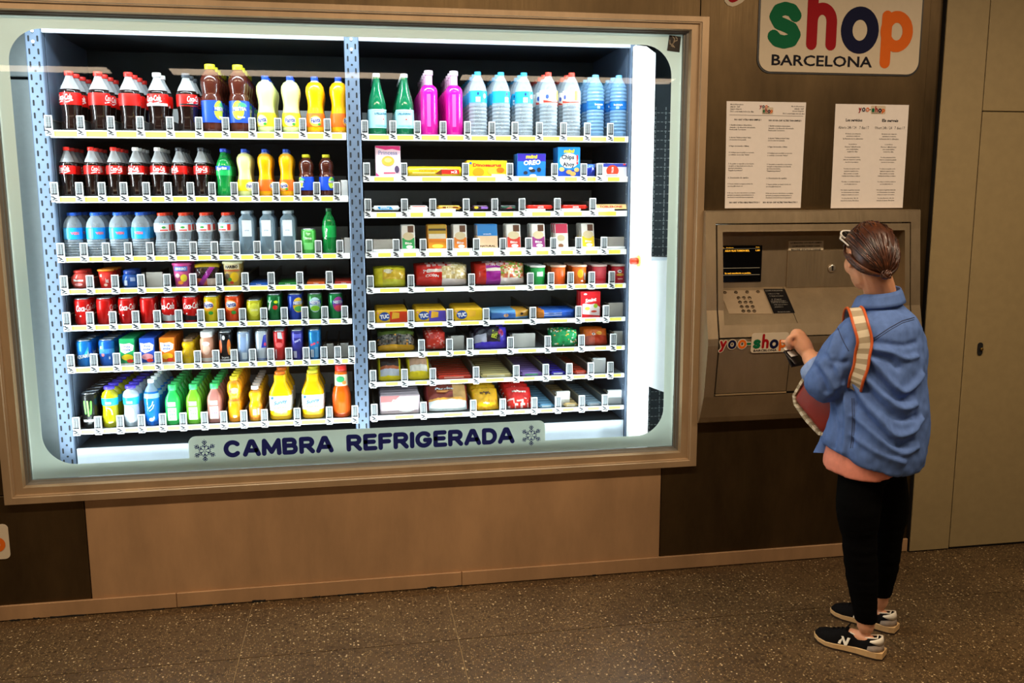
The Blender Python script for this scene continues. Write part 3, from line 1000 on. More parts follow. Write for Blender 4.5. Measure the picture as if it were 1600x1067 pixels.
post(-1.282, -1.219, YS - 0.012, RACKM)
post(-0.016, 0.045, YS - 0.012, RACKM)
post(1.257, 1.30, YS - 0.012, RACKM)
for x0 in (-1.282, -0.016, 1.257):
    post(x0, x0 + 0.045, YS + 0.62, RACKM, False)
for x0, x1 in ((LX0, LX1), (RX0, RX1)):
    MB().rbox(x0 - 0.004, x1 + 0.004, YS - 0.006, YS + 0.01, zr(ZT + 0.008), zr(ZT + 0.045), 0.002, RACKL, 1, smooth=False).obj('top_beam', rk)
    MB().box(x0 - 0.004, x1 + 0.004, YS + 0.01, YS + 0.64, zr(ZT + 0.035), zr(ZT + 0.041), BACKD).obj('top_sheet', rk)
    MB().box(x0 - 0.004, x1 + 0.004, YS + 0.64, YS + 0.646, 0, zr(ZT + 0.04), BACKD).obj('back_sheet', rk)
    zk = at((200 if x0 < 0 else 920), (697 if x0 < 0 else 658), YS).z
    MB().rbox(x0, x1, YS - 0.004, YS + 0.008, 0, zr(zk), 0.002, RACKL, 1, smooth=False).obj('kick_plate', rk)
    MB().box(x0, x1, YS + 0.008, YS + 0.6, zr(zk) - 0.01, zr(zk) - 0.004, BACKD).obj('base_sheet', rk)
for x0 in (-1.2188, 1.2545):
    MB().box(x0, x0 + 0.002, YS + 0.03, YS + 0.63, 0, zr(ZT + 0.035), RACKM).obj('side_sheet', rk)
MB().box(0.012, 0.016, YS + 0.03, YS + 0.63, 0, zr(ZT + 0.035), RACKM).obj('side_sheet', rk)

# ---- the picker mast and panels on the right
mst = thing('picker_mast', 'tall white picking mast standing at the right end of the rack', 'mast', (0, 0, 0.44))
x0, x1 = at(989, 320, 0.27).x, at(1021, 320, 0.27).x
zt0 = at(1005, 71, 0.27).z
mb = MB()
xa = x0 + (x1 - x0) * 0.5
pr = [(x0, 0.275), (xa, 0.268), (x1, 0.285), (x1, 0.31), (x0, 0.31)]
vs = [(x, y, 0) for x, y in pr] + [(x, y, zr(zt0) - (0.0, 0.004, 0.03, 0.03, 0.0)[i]) for i, (x, y) in enumerate(pr)]
mb.add(vs, [(0, 1, 6, 5), (1, 2, 7, 6), (2, 3, 8, 7), (3, 4, 9, 8), (4, 0, 5, 9), (5, 6, 7, 8, 9), (4, 3, 2, 1, 0)], WHITE)
mb.obj('column', mst)
hp0, hp1, hzt, hzb = at(1019, 400, 0.40).x, 1.615, at(1030, 400, 0.40).z, at(1036, 612, 0.40).z
MB().poly([(hp0 - 0.06, zr(hzb) + 0.05), (hp0 - 0.005, zr(hzb) + 0.03), (hp1, zr(hzb) - 0.06), (hp1, zr(hzt) - 0.012), (hp0 - 0.06, zr(hzt))], WHITE, 0.006, Tm(0, 0.40, 0)).obj('shield_plate', mst)
MB().rbox(hp0 - 0.01, hp1, 0.392, 0.40, zr(hzt) - 0.02, zr(hzt) - 0.006, 0.002, RACKL, 1).obj('shield_flange', mst)
c = at(993, 408, 0.255)
MB().tube([(c.x - 0.022, 0.262, zr(c.z)), (c.x + 0.014, 0.262, zr(c.z))], 0.014, mat('e2452c', 0.35, vary=0.03), 12).obj('red_knob', mst)
MB().tube([(c.x + 0.014, 0.262, zr(c.z)), (c.x + 0.022, 0.262, zr(c.z))], 0.026, mat('c8c65a', 0.4, vary=0.03), 14).obj('dial', mst)
gp = thing('cable_grid_panel', 'dark wall panel with a pale dashed grid at the far right inside', 'panel', (0, 0.56, 0.44))
MB().box(1.30, 1.618, 0, 0.012, 0, zr(at(1035, 128, 0.56).z), mat('3d474d', 0.5, 0.1, vary=0.05)).obj('board', gp)
dm = MB()
DASH = mat('aab4b6', 0.5, vary=0)
x = 1.40
while x < 1.60:
    z = 0.05
    while z < 1.66:
        dm.box(x, x + 0.004, -0.004, -0.0005, z, z + 0.014, DASH)
        z += 0.022
    x += 0.034 if int(x * 1000) % 2 else 0.052
z = 0.05
while z < 1.68:
    x = 1.31
    while x < 1.595:
        dm.box(x, x + 0.012, -0.004, -0.0005, z, z + 0.0035, DASH)
        x += 0.019
    z += 0.043
d_ = dm.obj('dashed_grid', gp)
d_['kind'] = 'stuff'

# ---- shelves
LS = [(80, 203, 545, 207.5, .031), (82, 305.6, 545, 306.8, .027), (95, 400.5, 545, 396, .024), (100, 450.5, 548, 444.3, .023), (105, 507, 550, 498.7, .024), (110, 573, 545, 560.5, .025), (118, 670, 555, 653.4, .022)]
RS = [(566, 209, 975, 213.7, .027), (570, 275, 980, 276, .025), (570, 330.5, 980, 330, .026), (575, 393, 978, 390.3, .024), (575, 449, 978, 443.5, .022), (575, 504.7, 975, 495.3, .02), (575, 551.4, 975, 540, .021), (580, 596.8, 975, 583, .02), (580, 649, 975, 633.4, .02)]
LCLIP = [[78, 128, 175, 220.5, 267, 312, 353.6, 395, 435, 473.5, 512],
         [87, 126, 161, 195, 230, 264, 299, 332.5, 367, 400, 432, 465, 495.5, 526.7],
         [97, 133, 167.5, 202, 236, 270, 303.5, 336.5, 370.5, 402.6, 435, 467, 498, 531.5],
         [102, 142.5, 181.5, 222, 262.5, 303, 344, 384, 424.6, 469, 515],
         [106, 142.5, 178, 213.5, 247, 280.5, 315, 347, 380, 413, 445, 477, 508, 539],
         [112.5, 148.5, 184, 217, 249, 280.5, 310, 338.5, 367, 395.6, 424, 452, 479, 506.6, 528, 550],
         [121, 155, 189.6, 222.7, 255.7, 287.6, 320.7, 350.6, 382, 414, 465, 515, 555]]
RCLIP = [[570, 614, 652, 692, 730, 768, 804, 842, 879.5, 916.6, 952.5],
         [573, 631, 727, 796, 865.6, 911, 936],
         [575, 632, 676, 728, 772.5, 815, 870, 925],
         [577, 619, 661, 702.6, 744, 785, 825, 864, 903, 942.5],
         [578.7, 642, 736.5, 828, 860, 890.7, 923.5, 954.7],
         [580.5, 642, 702.7, 759, 832, 903, 945.6],
         [582, 658.5, 702, 734, 797, 855, 907.6, 957],
         [583, 632, 676, 743.5, 806, 852, 888.6, 922, 952.5],
         [585, 661.6, 739, 785, 834, 871, 908, 944]]
ORD = ['first', 'second', 'third', 'fourth', 'fifth', 'sixth', 'seventh', 'eighth', 'ninth', 'tenth', 'eleventh', 'twelfth', 'thirteenth', 'fourteenth', 'fifteenth', 'sixteenth']
TRAY = mat('9aa3a6', 0.45, 0.3, 'tray_steel', vary=0.05, scale=10)
YEL = mat('ece25a', 0.5, 0, 'yellow_price_strip', vary=0.03)
ORG = mat('f0c46a', 0.5, 0, 'orange_price_strip', vary=0.03)
DIV = mat('6d7474', 0.4, 0.3, 'divider_plastic', vary=0.05, scale=10)
RIB = mat('6a7275', 0.5, 0, 'clip_rib', vary=0)
CODE = mat('1e2226', 0.5, 0, 'clip_code', vary=0)
PUSH = mat('c2c2bb', 0.45, 0, 'pusher_grey', vary=0.04)
cb = MB()
cb.rbox(-0.0145, 0.0145, -0.009, 0.0, 0.002, 0.058, 0.001, WHITE, 1, smooth=False)
cb.box(-0.0118, 0.0118, -0.0105, -0.003, 0.008, 0.054, RIB)
for k in range(6):
    cb.box(-0.0105, 0.0105, -0.0115, -0.009, 0.014 + k * 0.0065, 0.0165 + k * 0.0065, mat('c4c9ca', 0.5, vary=0, name='clip_rib_light'))
for k in range(4):
    cb.box(-0.0085 + k * 0.005, -0.006 + k * 0.005, -0.0118, -0.009, 0.009, 0.052, CODE if k % 2 else RIB)
cb.box(-0.011, 0.011, -0.0112, -0.009, 0.006, 0.016, CODE)
cb.box(-0.0135, 0.0135, -0.0095, 0.0, -0.024, 0.002, WHITE)
for k in range(5):
    hx_ = (-0.009, -0.003, 0.002, -0.006, 0.005)[k]
    cb.box(hx_ - 0.005, hx_ + 0.006, -0.0105, -0.009, -0.004 - k * 0.0040, 0.0005 - k * 0.0040, CODE)
CLIP = cb.mesh('clip')
DIVM = MB().box(-0.0012, 0.0012, 0.0, 0.575, 0, 0.046, DIV).box(-0.004, 0.004, 0.0, 0.575, 0.0455, 0.048, mat('a39c88', 0.4, 0.3, vary=0.05)).mesh('divider')


class Shelf:
    pass


SH = {}
WHICH = {'L': 'left', 'R': 'right'}
for side, SL, CLP, x0, x1 in (('L', LS, LCLIP, LX0, LX1), ('R', RS, RCLIP, RX0, RX1)):
    for i, (ax, ay, bx_, by_, hr) in enumerate(SL):
        s = Shelf()
        s.side, s.i, s.n = side, i, len(SL)
        s.z = (at(ax, ay, YS).z + at(bx_, by_, YS).z) / 2
        s.py = lambda px, ax=ax, ay=ay, bx_=bx_, by_=by_: ay + (by_ - ay) * (px - ax) / (bx_ - ax)
        nm = 'top' if i == 0 else 'bottom' if i == s.n - 1 else ORD[i]
        s.name = '%s %s shelf' % (nm, WHICH[side])
        s.lane = 0
        s.root = thing('shelf', '%s white-railed shelf from the top in the %s bay' % (nm if i < s.n - 1 else 'lowest', WHICH[side]) if i else 'topmost white-railed shelf in the %s bay' % WHICH[side], 'shelf', (0, YS, s.z), group='rack shelves')
        MB().box(x0, x1, 0.004, 0.615, -0.014, -0.004, TRAY).obj('tray', s.root)
        MB().rbox(x0, x1, -0.006, 0.004, -hr, 0.0, 0.0012, WHITE, 1, smooth=False).obj('price_rail', s.root)
        yb_ = 0.475 if i == 0 else 0.60
        MB().box(x0 + 0.01, x1 - 0.01, yb_, yb_ + 0.006, -0.004, 0.135 if i == 0 else 0.10, mat('d6dad8', 0.5, vary=0.04)).obj('backstop', s.root)
        xs = [at(px, s.py(px), YS).x for px in CLP[i]]
        s.xs = xs + [x1]
        for k, x in enumerate(xs):
            d = link('divider', DIVM, s.root, (x, 0.004, -0.004))
            link('clip', CLIP, d, (0, -0.010, 0.004))
            e_ = s.xs[k + 1] if k + 1 < len(s.xs) else x1
            ga = x + 0.018; gb = e_ - 0.018
            if gb - ga > 0.02:
                if side == 'R' and i > 0:
                    L_ = min(gb - ga, 0.085 if gb - ga > 0.12 else 0.055)
                    ga = ga + (gb - ga - L_) * random.uniform(0.2, 0.8); gb = ga + L_
                om = ORG if (side == 'L' and i in (5, 6) and random.random() < 0.35) else YEL
                MB().box(ga, gb, -0.0072, -0.006, -hr * 0.84, -hr * 0.16, om).obj('price_strip', s.root)
        SH[side + str(i + 1)] = s


def pusher(key, px0, px1, h=0.062, mt=None):
    s = SH[key]
    Y = YS + 0.045
    xa, xb = at(px0, s.py(px0) - 8, Y).x, at(px1, s.py(px1) - 8, Y).x
    o = MB().rbox(xa, xb, 0.04, 0.055, -0.003, h, 0.002, mt or PUSH, 1, smooth=False)
    o.box(xa - 0.012, xa - 0.003, 0.02, 0.075, h - 0.008, h - 0.001, mat('4b463a', 0.5, vary=0.05))
    o.obj('pusher', s.root)


for a in (('L2', 533, 544, .068, WHITE), ('L3', 538, 549, .066, WHITE), ('L4', 229, 255), ('L6', 510.5, 521.5), ('L6', 532, 545), ('R4', 583, 614, .055), ('R4', 948, 976, .055), ('R6', 950, 977), ('R7', 704.5, 725), ('R7', 800, 836, .064), ('R7', 958, 976), ('R8', 926, 946, .068, WHITE), ('R9', 949, 974, .066, WHITE), ('R9', 869, 890, .07)):
    pusher(*a)
for px0, px1 in ((583, 614), (625, 655), (666, 698), (708, 738), (750, 780), (789, 820), (830, 860), (869, 899), (908, 938), (948, 976)):
    s = SH['R4']
    xa, xb = at(px0, 390, YS + 0.01).x, at(px1, 390, YS + 0.01).x
    MB().rbox(xa, xb, 0.006, 0.016, -0.003, 0.012, 0.001, WHITE, 1).obj('front_stop', s.root)
for px0, px1 in ((638, 668), (682, 712), (822, 852), (877, 907), (930, 960)):
    s = SH['R3']
    xa, xb = at(px0, 330, YS + 0.01).x, at(px1, 330, YS + 0.01).x
    MB().rbox(xa, xb, 0.006, 0.016, -0.003, 0.011, 0.001, WHITE, 1).obj('front_stop', s.root)
# ================================================================== goods
def C(h, rough=0.35, **k):
    return mat(h, rough, 0, 'print_' + h, vary=k.pop('vary', 0.03), **k)


WH = 'f6f6f2'
ALUM = mat('c9cdd0', 0.25, 0.9, 'can_metal', vary=0.02)


def draw(items, r=None, y=-0.0006, h=1.0, half=None):
    """flat print: list of marks, on a plane or wrapped round radius r. sizes in metres, z measured from the base"""
    mb = MB()
    for it in items:
        k = it[0]
        if k == 't':
            _, s_, c, x, z, w_, hh = it[:7]
            o = it[7] if len(it) > 7 else {}
            put_text(mb, s_, C(c), x, z, w_, hh, 0, bold=o.get('b', 0.03), shear=o.get('s', 0), rot=o.get('r', 0), res=o.get('res', 2))
        elif k == 'd':
            _, c, x, z, rx, rz = it
            n = 16
            vs = [(x, 0, z)]
            for q in (0.5, 1.0):
                vs += [(x + rx * q * math.cos(2 * PI * i / n), 0, z + rz * q * math.sin(2 * PI * i / n)) for i in range(n)]
            fs = [(0, 1 + i, 1 + (i + 1) % n) for i in range(n)] + [(1 + i, 1 + n + i, 1 + n + (i + 1) % n, 1 + (i + 1) % n) for i in range(n)]
            mb.add(vs, fs, C(c))
        elif k == 'r':
            _, c, x0, x1, z0, z1 = it
            n = max(1, int((x1 - x0) / 0.008)) if r else 1
            vs = []
            for i in range(n + 1):
                vs += [(x0 + (x1 - x0) * i / n, 0, z0), (x0 + (x1 - x0) * i / n, 0, z1)]
            mb.add(vs, [(2 * i, 2 * i + 2, 2 * i + 3, 2 * i + 1) for i in range(n)], C(c))
        elif k == 's':
            _, c, pts, wd = it
            stroke(mb, pts, wd, C(c), 0, n=8)
        elif k == 'p':
            _, c, pts = it
            if not r:
                mb.add([(p[0], 0, p[1]) for p in pts], [tuple(range(len(pts)))], C(c))
            else:
                xa, xb = min(p[0] for p in pts), max(p[0] for p in pts)
                ns = max(2, int((xb - xa) / .005))
                cols = []
                for i in range(ns + 1):
                    x = xa + (xb - xa) * min(max(i / ns, 1e-4), 1 - 1e-4)
                    zz = []
                    for (p, q) in zip(pts, list(pts[1:]) + [pts[0]]):
                        if (p[0] - x) * (q[0] - x) <= 0 and p[0] != q[0]:
                            zz.append(p[1] + (q[1] - p[1]) * (x - p[0]) / (q[0] - p[0]))
                    cols += [(x, 0, min(zz)), (x, 0, max(zz))]
                mb.add(cols, [(2 * i, 2 * i + 2, 2 * i + 3, 2 * i + 1) for i in range(ns)], C(c))
    lay = {}
    # later marks lie a hair above earlier ones
    nv = len(mb.v)
    out = []
    fi = 0
    order = [0] * nv
    for f, mi in zip(mb.f, mb.m):
        for v in f:
            order[v] = mi
    for i, (x, yy, z) in enumerate(mb.v):
        e = 0.0005 + 0.00025 * order[i]
        if r:
            th = x / r
            out.append(((r + e) * math.sin(th), -(r + e) * math.cos(th), z))
        else:
            out.append((x, y - e, z))
    mb.v = out
    return mb


def nzf(u, v):
    return noise.noise(Vector((u * 4.5, v * 4.5, 3.3))) * .9 + .5


def pk(u, v, L):
    return L[int((noise.noise(Vector((u * 6, v * 5, 7.1))) + 1) * 4) % len(L)]


PROTO = {}


def proto(key, fn):
    if key not in PROTO:
        PROTO[key] = fn()
    return PROTO[key]


def interp(prof, z):
    for (r0, z0), (r1, z1) in zip(prof, prof[1:]):
        if z0 <= z <= z1 and z1 > z0:
            return r0 + (r1 - r0) * (z - z0) / (z1 - z0)
    return prof[-1][0]


SHAPE = {
    'cola': [(.55, 0), (.88, .008), (1, .05), (.97, .12), (.88, .24), (.90, .34), (1, .46), (1, .60), (.95, .67), (.78, .75), (.52, .835), (.36, .90), (.32, .945)],
    'curvy': [(.6, 0), (.92, .015), (1, .07), (1, .18), (.97, .32), (.84, .44), (.81, .50), (.86, .58), (.99, .69), (1.02, .75), (.97, .82), (.72, .885), (.40, .915), (.38, .94)],
    'tea': [(.8, 0), (1, .03), (1, .09), (.96, .12), (1, .15), (1, .52), (.90, .55), (.86, .585), (.92, .62), (1, .70), (.99, .78), (.82, .85), (.5, .905), (.45, .945)],
    'cone': [(.85, 0), (1, .03), (1, .60), (1, .70), (.86, .78), (.62, .865), (.36, .93), (.34, .95)],
    'water': [(.85, 0), (1, .03), (.98, .20), (1, .40), (1, .68), (.93, .76), (.70, .85), (.46, .905), (.44, .945)],
    'waist': [(.85, 0), (1, .03), (1, .25), (.82, .42), (.85, .5), (1, .58), (1, .74), (.88, .82), (.55, .90), (.5, .945)],
    'square': [(.85, 0), (1, .03), (1, .75), (.92, .83), (.55, .90), (.52, .945)],
    'rippled': [(.85, 0), (1, .03), (1, .6), (.97, .75), (.85, .84), (.5, .915), (.4, .95)],
    'champagne': [(.92, 0), (1, .02), (1, .42), (.96, .52), (.78, .64), (.55, .76), (.40, .86), (.36, .93), (.36, .955)],
    'flask': [(.92, 0), (1, .02), (1, .66), (.96, .715), (.78, .755), (.46, .785), (.42, .80), (.42, .945)],
    'sport': [(.85, 0), (1, .03), (.98, .25), (.90, .48), (.98, .58), (1, .76), (.86, .84), (.56, .89), (.54, .925)],
    'slim': [(.85, 0), (1, .03), (.96, .35), (1, .55), (.92, .70), (.68, .80), (.40, .87), (.36, .94)],
    'aloe': [(.85, 0), (1, .03), (1, .58), (.9, .68), (.55, .80), (.48, .84), (.48, .90)],
    'jug': [(.85, 0), (1, .04), (1, .52), (.96, .57), (.56, .75), (.53, .77), (.53, .90), (.48, .91)],
    'tomato': [(.80, 0), (.95, .02), (1, .1), (1, .42), (.86, .55), (.68, .60), (.66, .85), (.62, .90)],
    'peach': [(.85, 0), (1, .03), (1, .42), (.78, .50), (.78, .55), (1, .66), (1, .80), (.8, .88), (.52, .91), (.48, .93)],
    'milk': [(.85, 0), (1, .03), (.92, .3), (1, .62), (.96, .74), (.78, .80), (.78, .82)],
    'small': [(.85, 0), (1, .03), (1, .45), (.78, .55), (.8, .6), (.96, .72), (.9, .8), (.7, .86)],
}


def bottle(shape, h, r, fill, cap, label=None, fill_to=0.97, clear=None, art=None, capz=(.935, 1.0), capr=None, sq=0.0, rip=0, n=20, lab_h=None, capc=None):
    prof = [(a * r, z * h) for a, z in SHAPE[shape]]
    if rip:
        fine = []
        z_ = 0.0
        while z_ < prof[-1][1]:
            q = interp(prof, z_)
            zz = z_ / h
            if 0.05 < zz < rip:
                q *= 1 + 0.035 * math.sin(zz * 110)
            fine.append((q, z_)); z_ += h / 90
        prof = fine + [prof[-1]]
    parts = []
    zf = fill_to * h
    lo = [p for p in prof if p[1] < zf - 1e-5]
    hi = [p for p in prof if p[1] > zf + 1e-5]
    mid = (interp(prof, zf), zf)
    if hi and clear is not None:
        parts.append(('body', MB().lathe(lo + [mid], fill, n, sq=sq).mesh('body'), None))
        parts.append(('neck', MB().lathe([mid] + hi, clear, n, sq=sq * 0.5, cap0=False).mesh('neck'), None))
    else:
        parts.append(('body', MB().lathe(prof, fill, n, sq=sq).mesh('body'), None))
    cr_ = capr * r if capr else max(prof[-1][0] * 1.22, 0.011)
    c0, c1 = capz[0] * h, capz[1] * h
    parts.append(('cap', MB().lathe([(cr_ * .96, c0), (cr_, c0 + 0.001), (cr_, c1 - 0.003), (cr_ * .93, c1)], cap, 14).mesh('cap'), None))
    if label:
        z0, z1, lm = label
        z0 *= h; z1 *= h
        k = 6
        lp = [(interp(prof, z0 + (z1 - z0) * i / k) + 0.0008, z0 + (z1 - z0) * i / k) for i in range(k + 1)]
        parts.append(('label', MB().lathe(lp, lm, n, sq=sq, cap0=False, cap1=False).mesh('label'), None))
        li = len(parts) - 1
    else:
        li = 0
    if art:
        zc = (label[0] + label[1]) / 2 * h if label else h * 0.4
        ra = max(q[0] for q in (lp if label else prof)) + 0.0004
        if sq:
            a_ = draw(art, None, -ra)
        else:
            a_ = draw(art, ra)
        parts.append(('print', a_.mesh('print'), li))
    return parts


def can(h, r, colr, art=None, lidc=None, rough=0.28, metal=0.35):
    b_ = mat(colr, rough, metal, 'can_' + colr, vary=0.02)
    parts = [('body', MB().lathe([(r * .80, 0.0), (r * .84, 0.002), (r, 0.010), (r, h - 0.014), (r * .9, h - 0.004)], b_, 20).mesh('body'), None),
             ('lid', MB().lathe([(r * .9, h - 0.0045), (r * .9, h), (r * .84, h), (r * .80, h - 0.004)], ALUM, 20, cap0=False).mesh('lid'), None)]
    if art:
        parts.append(('print', draw(art, r).mesh('print'), 0))
    return parts


def carton(w_, h, d, colr, art=None, r=0.0015, side=None):
    parts = [('box', MB().rbox(-w_ / 2, w_ / 2, -d / 2, d / 2, 0, h, r, C(colr), 1, smooth=False).mesh('box'), None)]
    if art:
        parts.append(('print', draw(art, None, -d / 2).mesh('print'), 0))
    return parts


def bag(w_, h, d, zones, art=None, tilt=0.0, crimp=0.10, seed=1, rough=0.22, n=22, m_=14):
    """a filled pouch: pillow with pinched ends left and right; zones(u, v) -> colour"""
    rnd = random.Random(seed)
    ox, oy = rnd.uniform(0, 50), rnd.uniform(0, 50)
    mb = MB()
    Mx = Matrix.Rotation(tilt, 4, 'X')
    grid = {}
    pr = MB()

    def pt(u, v, sgn):
        a = max(0.0, 1 - abs(u) ** 3.0) ** 0.75
        e = max(0.0, 1 - abs(v) ** 2.4) ** 0.6
        t = d / 2 * a * e
        nz = noise.noise(Vector((u * 3 + ox, v * 3 + oy, sgn))) * 0.16 * d + noise.noise(Vector((u * 9 + ox, v * 9, sgn * 3))) * 0.09 * d
        zz = v * h / 2 * (0.90 + 0.10 * a)
        return Mx @ Vector((u * w_ / 2, sgn * (t + nz * a * e), zz))

    us = [-1 + 2 * i / n for i in range(n + 1)]
    vv = [-1 + 2 * j / m_ for j in range(m_ + 1)]
    for sgn in (-1, 1):
        pts = [[pt(u, v, sgn) for v in vv] for u in us]
        for i in range(n):
            for j in range(m_):
                q = [pts[i][j], pts[i + 1][j], pts[i + 1][j + 1], pts[i][j + 1]]
                if sgn > 0:
                    q = q[::-1]
                mb.add(q, [(0, 1, 2, 3)], mat(zones((us[i] + us[i + 1]) / 2, (vv[j] + vv[j + 1]) / 2), rough, 0, 'foil', vary=0.05, scale=60), True)
    zmin = min(v[2] for v in mb.v)
    mb.v = [(a, b_, c - zmin) for a, b_, c in mb.v]
    me = mb.mesh('bag')
    bm = bmesh.new(); bm.from_mesh(me)
    bmesh.ops.remove_doubles(bm, verts=bm.verts, dist=1e-5)
    bm.to_mesh(me); bm.free()
    parts = [('bag', me, None)]
    if art:
        a_ = draw(art, None, 0)
        vs = []
        for (x, y, z) in a_.v:
            u, v = x / (w_ / 2), z / (h / 2)
            p = pt(max(-1, min(1, u)), max(-1, min(1, v)), -1)
            q = Mx.to_3x3() @ Vector((0, y - 0.0012, 0))
            vs.append((p.x, p.y + q.y, p.z + q.z - zmin))
        a_.v = vs
        parts.append(('print', a_.mesh('print'), 0))
    return parts


def tub(h, r0, r1, colr, lid, art=None, label=None):
    parts = [('body', MB().lathe([(r0 * .95, 0), (r0, 0.003), (r1, h * 0.93)], C(colr), 20).mesh('body'), None),
             ('lid', MB().lathe([(r1 * 1.07, h * .90), (r1 * 1.09, h * .91), (r1 * 1.09, h * .985), (r1 * 1.02, h)], C(lid), 20).mesh('lid'), None)]
    if art:
        parts.append(('print', draw(art, (r0 + r1) / 2 + 0.0015 if r1 - r0 < 0.004 else r1 + 0.0002).mesh('print'), 0))
    return parts


def put(parts, name, label, cat, loc, rotz=0.0, group=None):
    if len(parts) == 1:
        o = link(name, parts[0][1], None, loc)
        o.rotation_euler = (0, 0, rotz)
        return tag(o, label, cat, group)
    root = thing(name, label, cat, loc, rotz, group)
    objs = []
    for nm, me, pi in parts:
        objs.append(link(nm, me, root if pi is None else objs[pi]))
    return root


DEEP = ['front', 'second', 'third', 'fourth', 'fifth', 'sixth', 'seventh', 'eighth', 'ninth', 'tenth']


def lane(key, px, parts, name, desc, cat, n=1, gap=None, dy=0.018, rot=0.0, jit=0.0, half=None, lane_no=None, zoff=0.0, rise=0.0, rots=None):
    """a file of one article: px = picture x of the foot of the front one"""
    s = SH[key]
    s.lane += 1
    ys = [v.co.y for p in parts for v in p[1].vertices]
    dep = max(ys) - min(ys)
    dp = half * 2 if half else dep
    gap = gap or dp * 1.015 + 0.001
    Y0 = YS + dy - min(ys)
    x = at(px, s.py(px) - 2, Y0).x
    for k in range(n):
        wherep = 'front of lane %s' % ORDN(s.lane) if k == 0 else '%s in lane %s' % (DEEP[k], ORDN(s.lane))
        lb = '%s, %s, %s' % (desc, wherep, s.name)
        rz = rot if k == 0 else rot + (rots if rots is not None else random.uniform(-jit, jit))
        put(parts, name, lb, cat, (x, Y0 + k * gap, s.z - 0.0035 + zoff + rise * k), rz, 'goods on the %s' % s.name)


def ORDN(k):
    return ['one', 'two', 'three', 'four', 'five', 'six', 'seven', 'eight', 'nine', 'ten', 'eleven', 'twelve', 'thirteen', 'fourteen', 'fifteen', 'sixteen'][k - 1]


COLA = mat('1a0d0a', 0.12, 0, 'cola', vary=0, coat=0.3)
CLR = see_through('d2d8dc', 0.66, 0.05)
REDL = C('d9150f')
# ---------------------------------------------------------------- left bay, top shelf
def cola(h, r, sub, cap, kind='red', lab=(.44, .64)):
    s_ = h / 0.247
    w_ = r * 1.5
    zc = (lab[0] + lab[1]) / 2 * h
    art = [('t', 'Coca-Cola', WH, 0, zc + 0.006 * s_, w_, 0.024 * s_, {'b': 0.02, 's': 0.35, 'r': 0.04}),
           ('s', WH, [(-r * .8, zc - 0.016 * s_), (-r * .3, zc - 0.011 * s_), (r * .3, zc - 0.014 * s_), (r * .8, zc - 0.006 * s_)], 0.004 * s_)]
    if kind == 'white':
        art += [('r', 'e8eaec', -r * 1.5, r * 1.5, lab[0] * h, zc - 0.014 * s_)]
    if kind == 'dark':
        art += [('r', '1d1b1b', -r * 1.5, r * 1.5, lab[0] * h + .004, zc - 0.014 * s_)]
    return bottle('cola', h, r, COLA, C(cap), (lab[0], lab[1], REDL), .70, CLR, art, (.93, 1.0), .42)


for px, cap_, kd, dsc, n, rot in ((114, 'e8342c', 'red', 'large cola bottle with red cap', 4, -0.35), (159, 'e8342c', 'red', 'large cola bottle with red cap', 4, 1.5), (206, 'e8342c', 'red', 'large cola bottle with red cap', 4, 2.4), (250, 'f1f2f2', 'white', 'large cola bottle with white cap', 2, -0.3), (295, '4a5058', 'dark', 'large cola bottle with grey cap', 3, 0.9)):
    lane('L1', px, proto(('cola', cap_, kd), lambda: cola(.247, .043, '', cap_, kd)), 'cola_bottle', dsc, 'bottle', n, rot=rot, jit=1.2)
TEA = mat('4a2016', 0.12, 0, 'tea', vary=0, coat=0.3)
BLUEL = C('1a4fd0')


def tea(h, r, cap='e6e52e'):
    s_ = h / .286
    zc = .31 * h
    art = [('d', 'c8e23c', -0.008 * s_, zc + .006 * s_, .026 * s_, .040 * s_), ('d', '4cc07a', 0.006 * s_, zc + .022 * s_, .024 * s_, .016 * s_),
           ('p', '1a3fb0', [(-.036 * s_, zc + .002 * s_), (.034 * s_, zc + .006 * s_), (.034 * s_, zc + .022 * s_), (-.036 * s_, zc + .018 * s_)]),
           ('t', 'NESTEA', WH, -.002, zc + .012 * s_, .056 * s_, .014 * s_, {'b': .04}), ('t', 'limón', WH, .004, zc - .022 * s_, .03 * s_, .010 * s_)]
    return bottle('tea', h, r, TEA, C(cap), (.15, .47, BLUEL), .86, see_through('6b3a2a', .4), art, (.925, 1.0), .52)


for px, rot in ((333, 1.1), (376, 0.15)):
    lane('L1', px, proto('teaL', lambda: tea(.286, .042)), 'iced_tea_bottle', 'tall iced tea bottle with yellow cap', 'bottle', 5, rot=rot, jit=1.0)
LEMON = mat('e4ec9a', 0.2, 0, 'lemon_drink', vary=0.02, coat=0.3)
ORANGE = mat('ffb40a', 0.2, 0, 'orange_drink', vary=0.02, coat=0.3)


def fizz(h, r, kind):
    s_ = h / .243
    fill, lm, dc = (LEMON, C('f3dc24'), 'f6f0a0') if kind == 'l' else (ORANGE, C('f26a18'), 'ffb347')
    zc = .22 * h
    art = [('d', dc, 0, zc, .026 * s_, .024 * s_), ('d', WH, 0, zc + .003 * s_, .022 * s_, .015 * s_), ('t', 'Fanta', '1c2f8c', 0, zc + .003 * s_, .042 * s_, .019 * s_, {'b': .03, 's': .12, 'r': .12}), ('d', '3aa23e', .016 * s_, zc - .014 * s_, .007 * s_, .005 * s_)]
    return bottle('curvy', h, r, fill, C('2350c8'), (.12, .36, lm), .90, see_through('dfe3d8', .5), art, (.925, 1.0), .40)


for px, k, rot, n in ((417.5, 'l', -.5, 4), (456, 'l', -.1, 2), (494, 'o', 0, 4), (531, 'o', 1.0, 3)):
    lane('L1', px, proto(('fizzL', k), lambda: fizz(.243, .039, k)), 'fizzy_drink_bottle', ('pale lemon' if k == 'l' else 'orange') + ' fizzy drink bottle with blue cap', 'bottle', n, rot=rot, jit=.8)
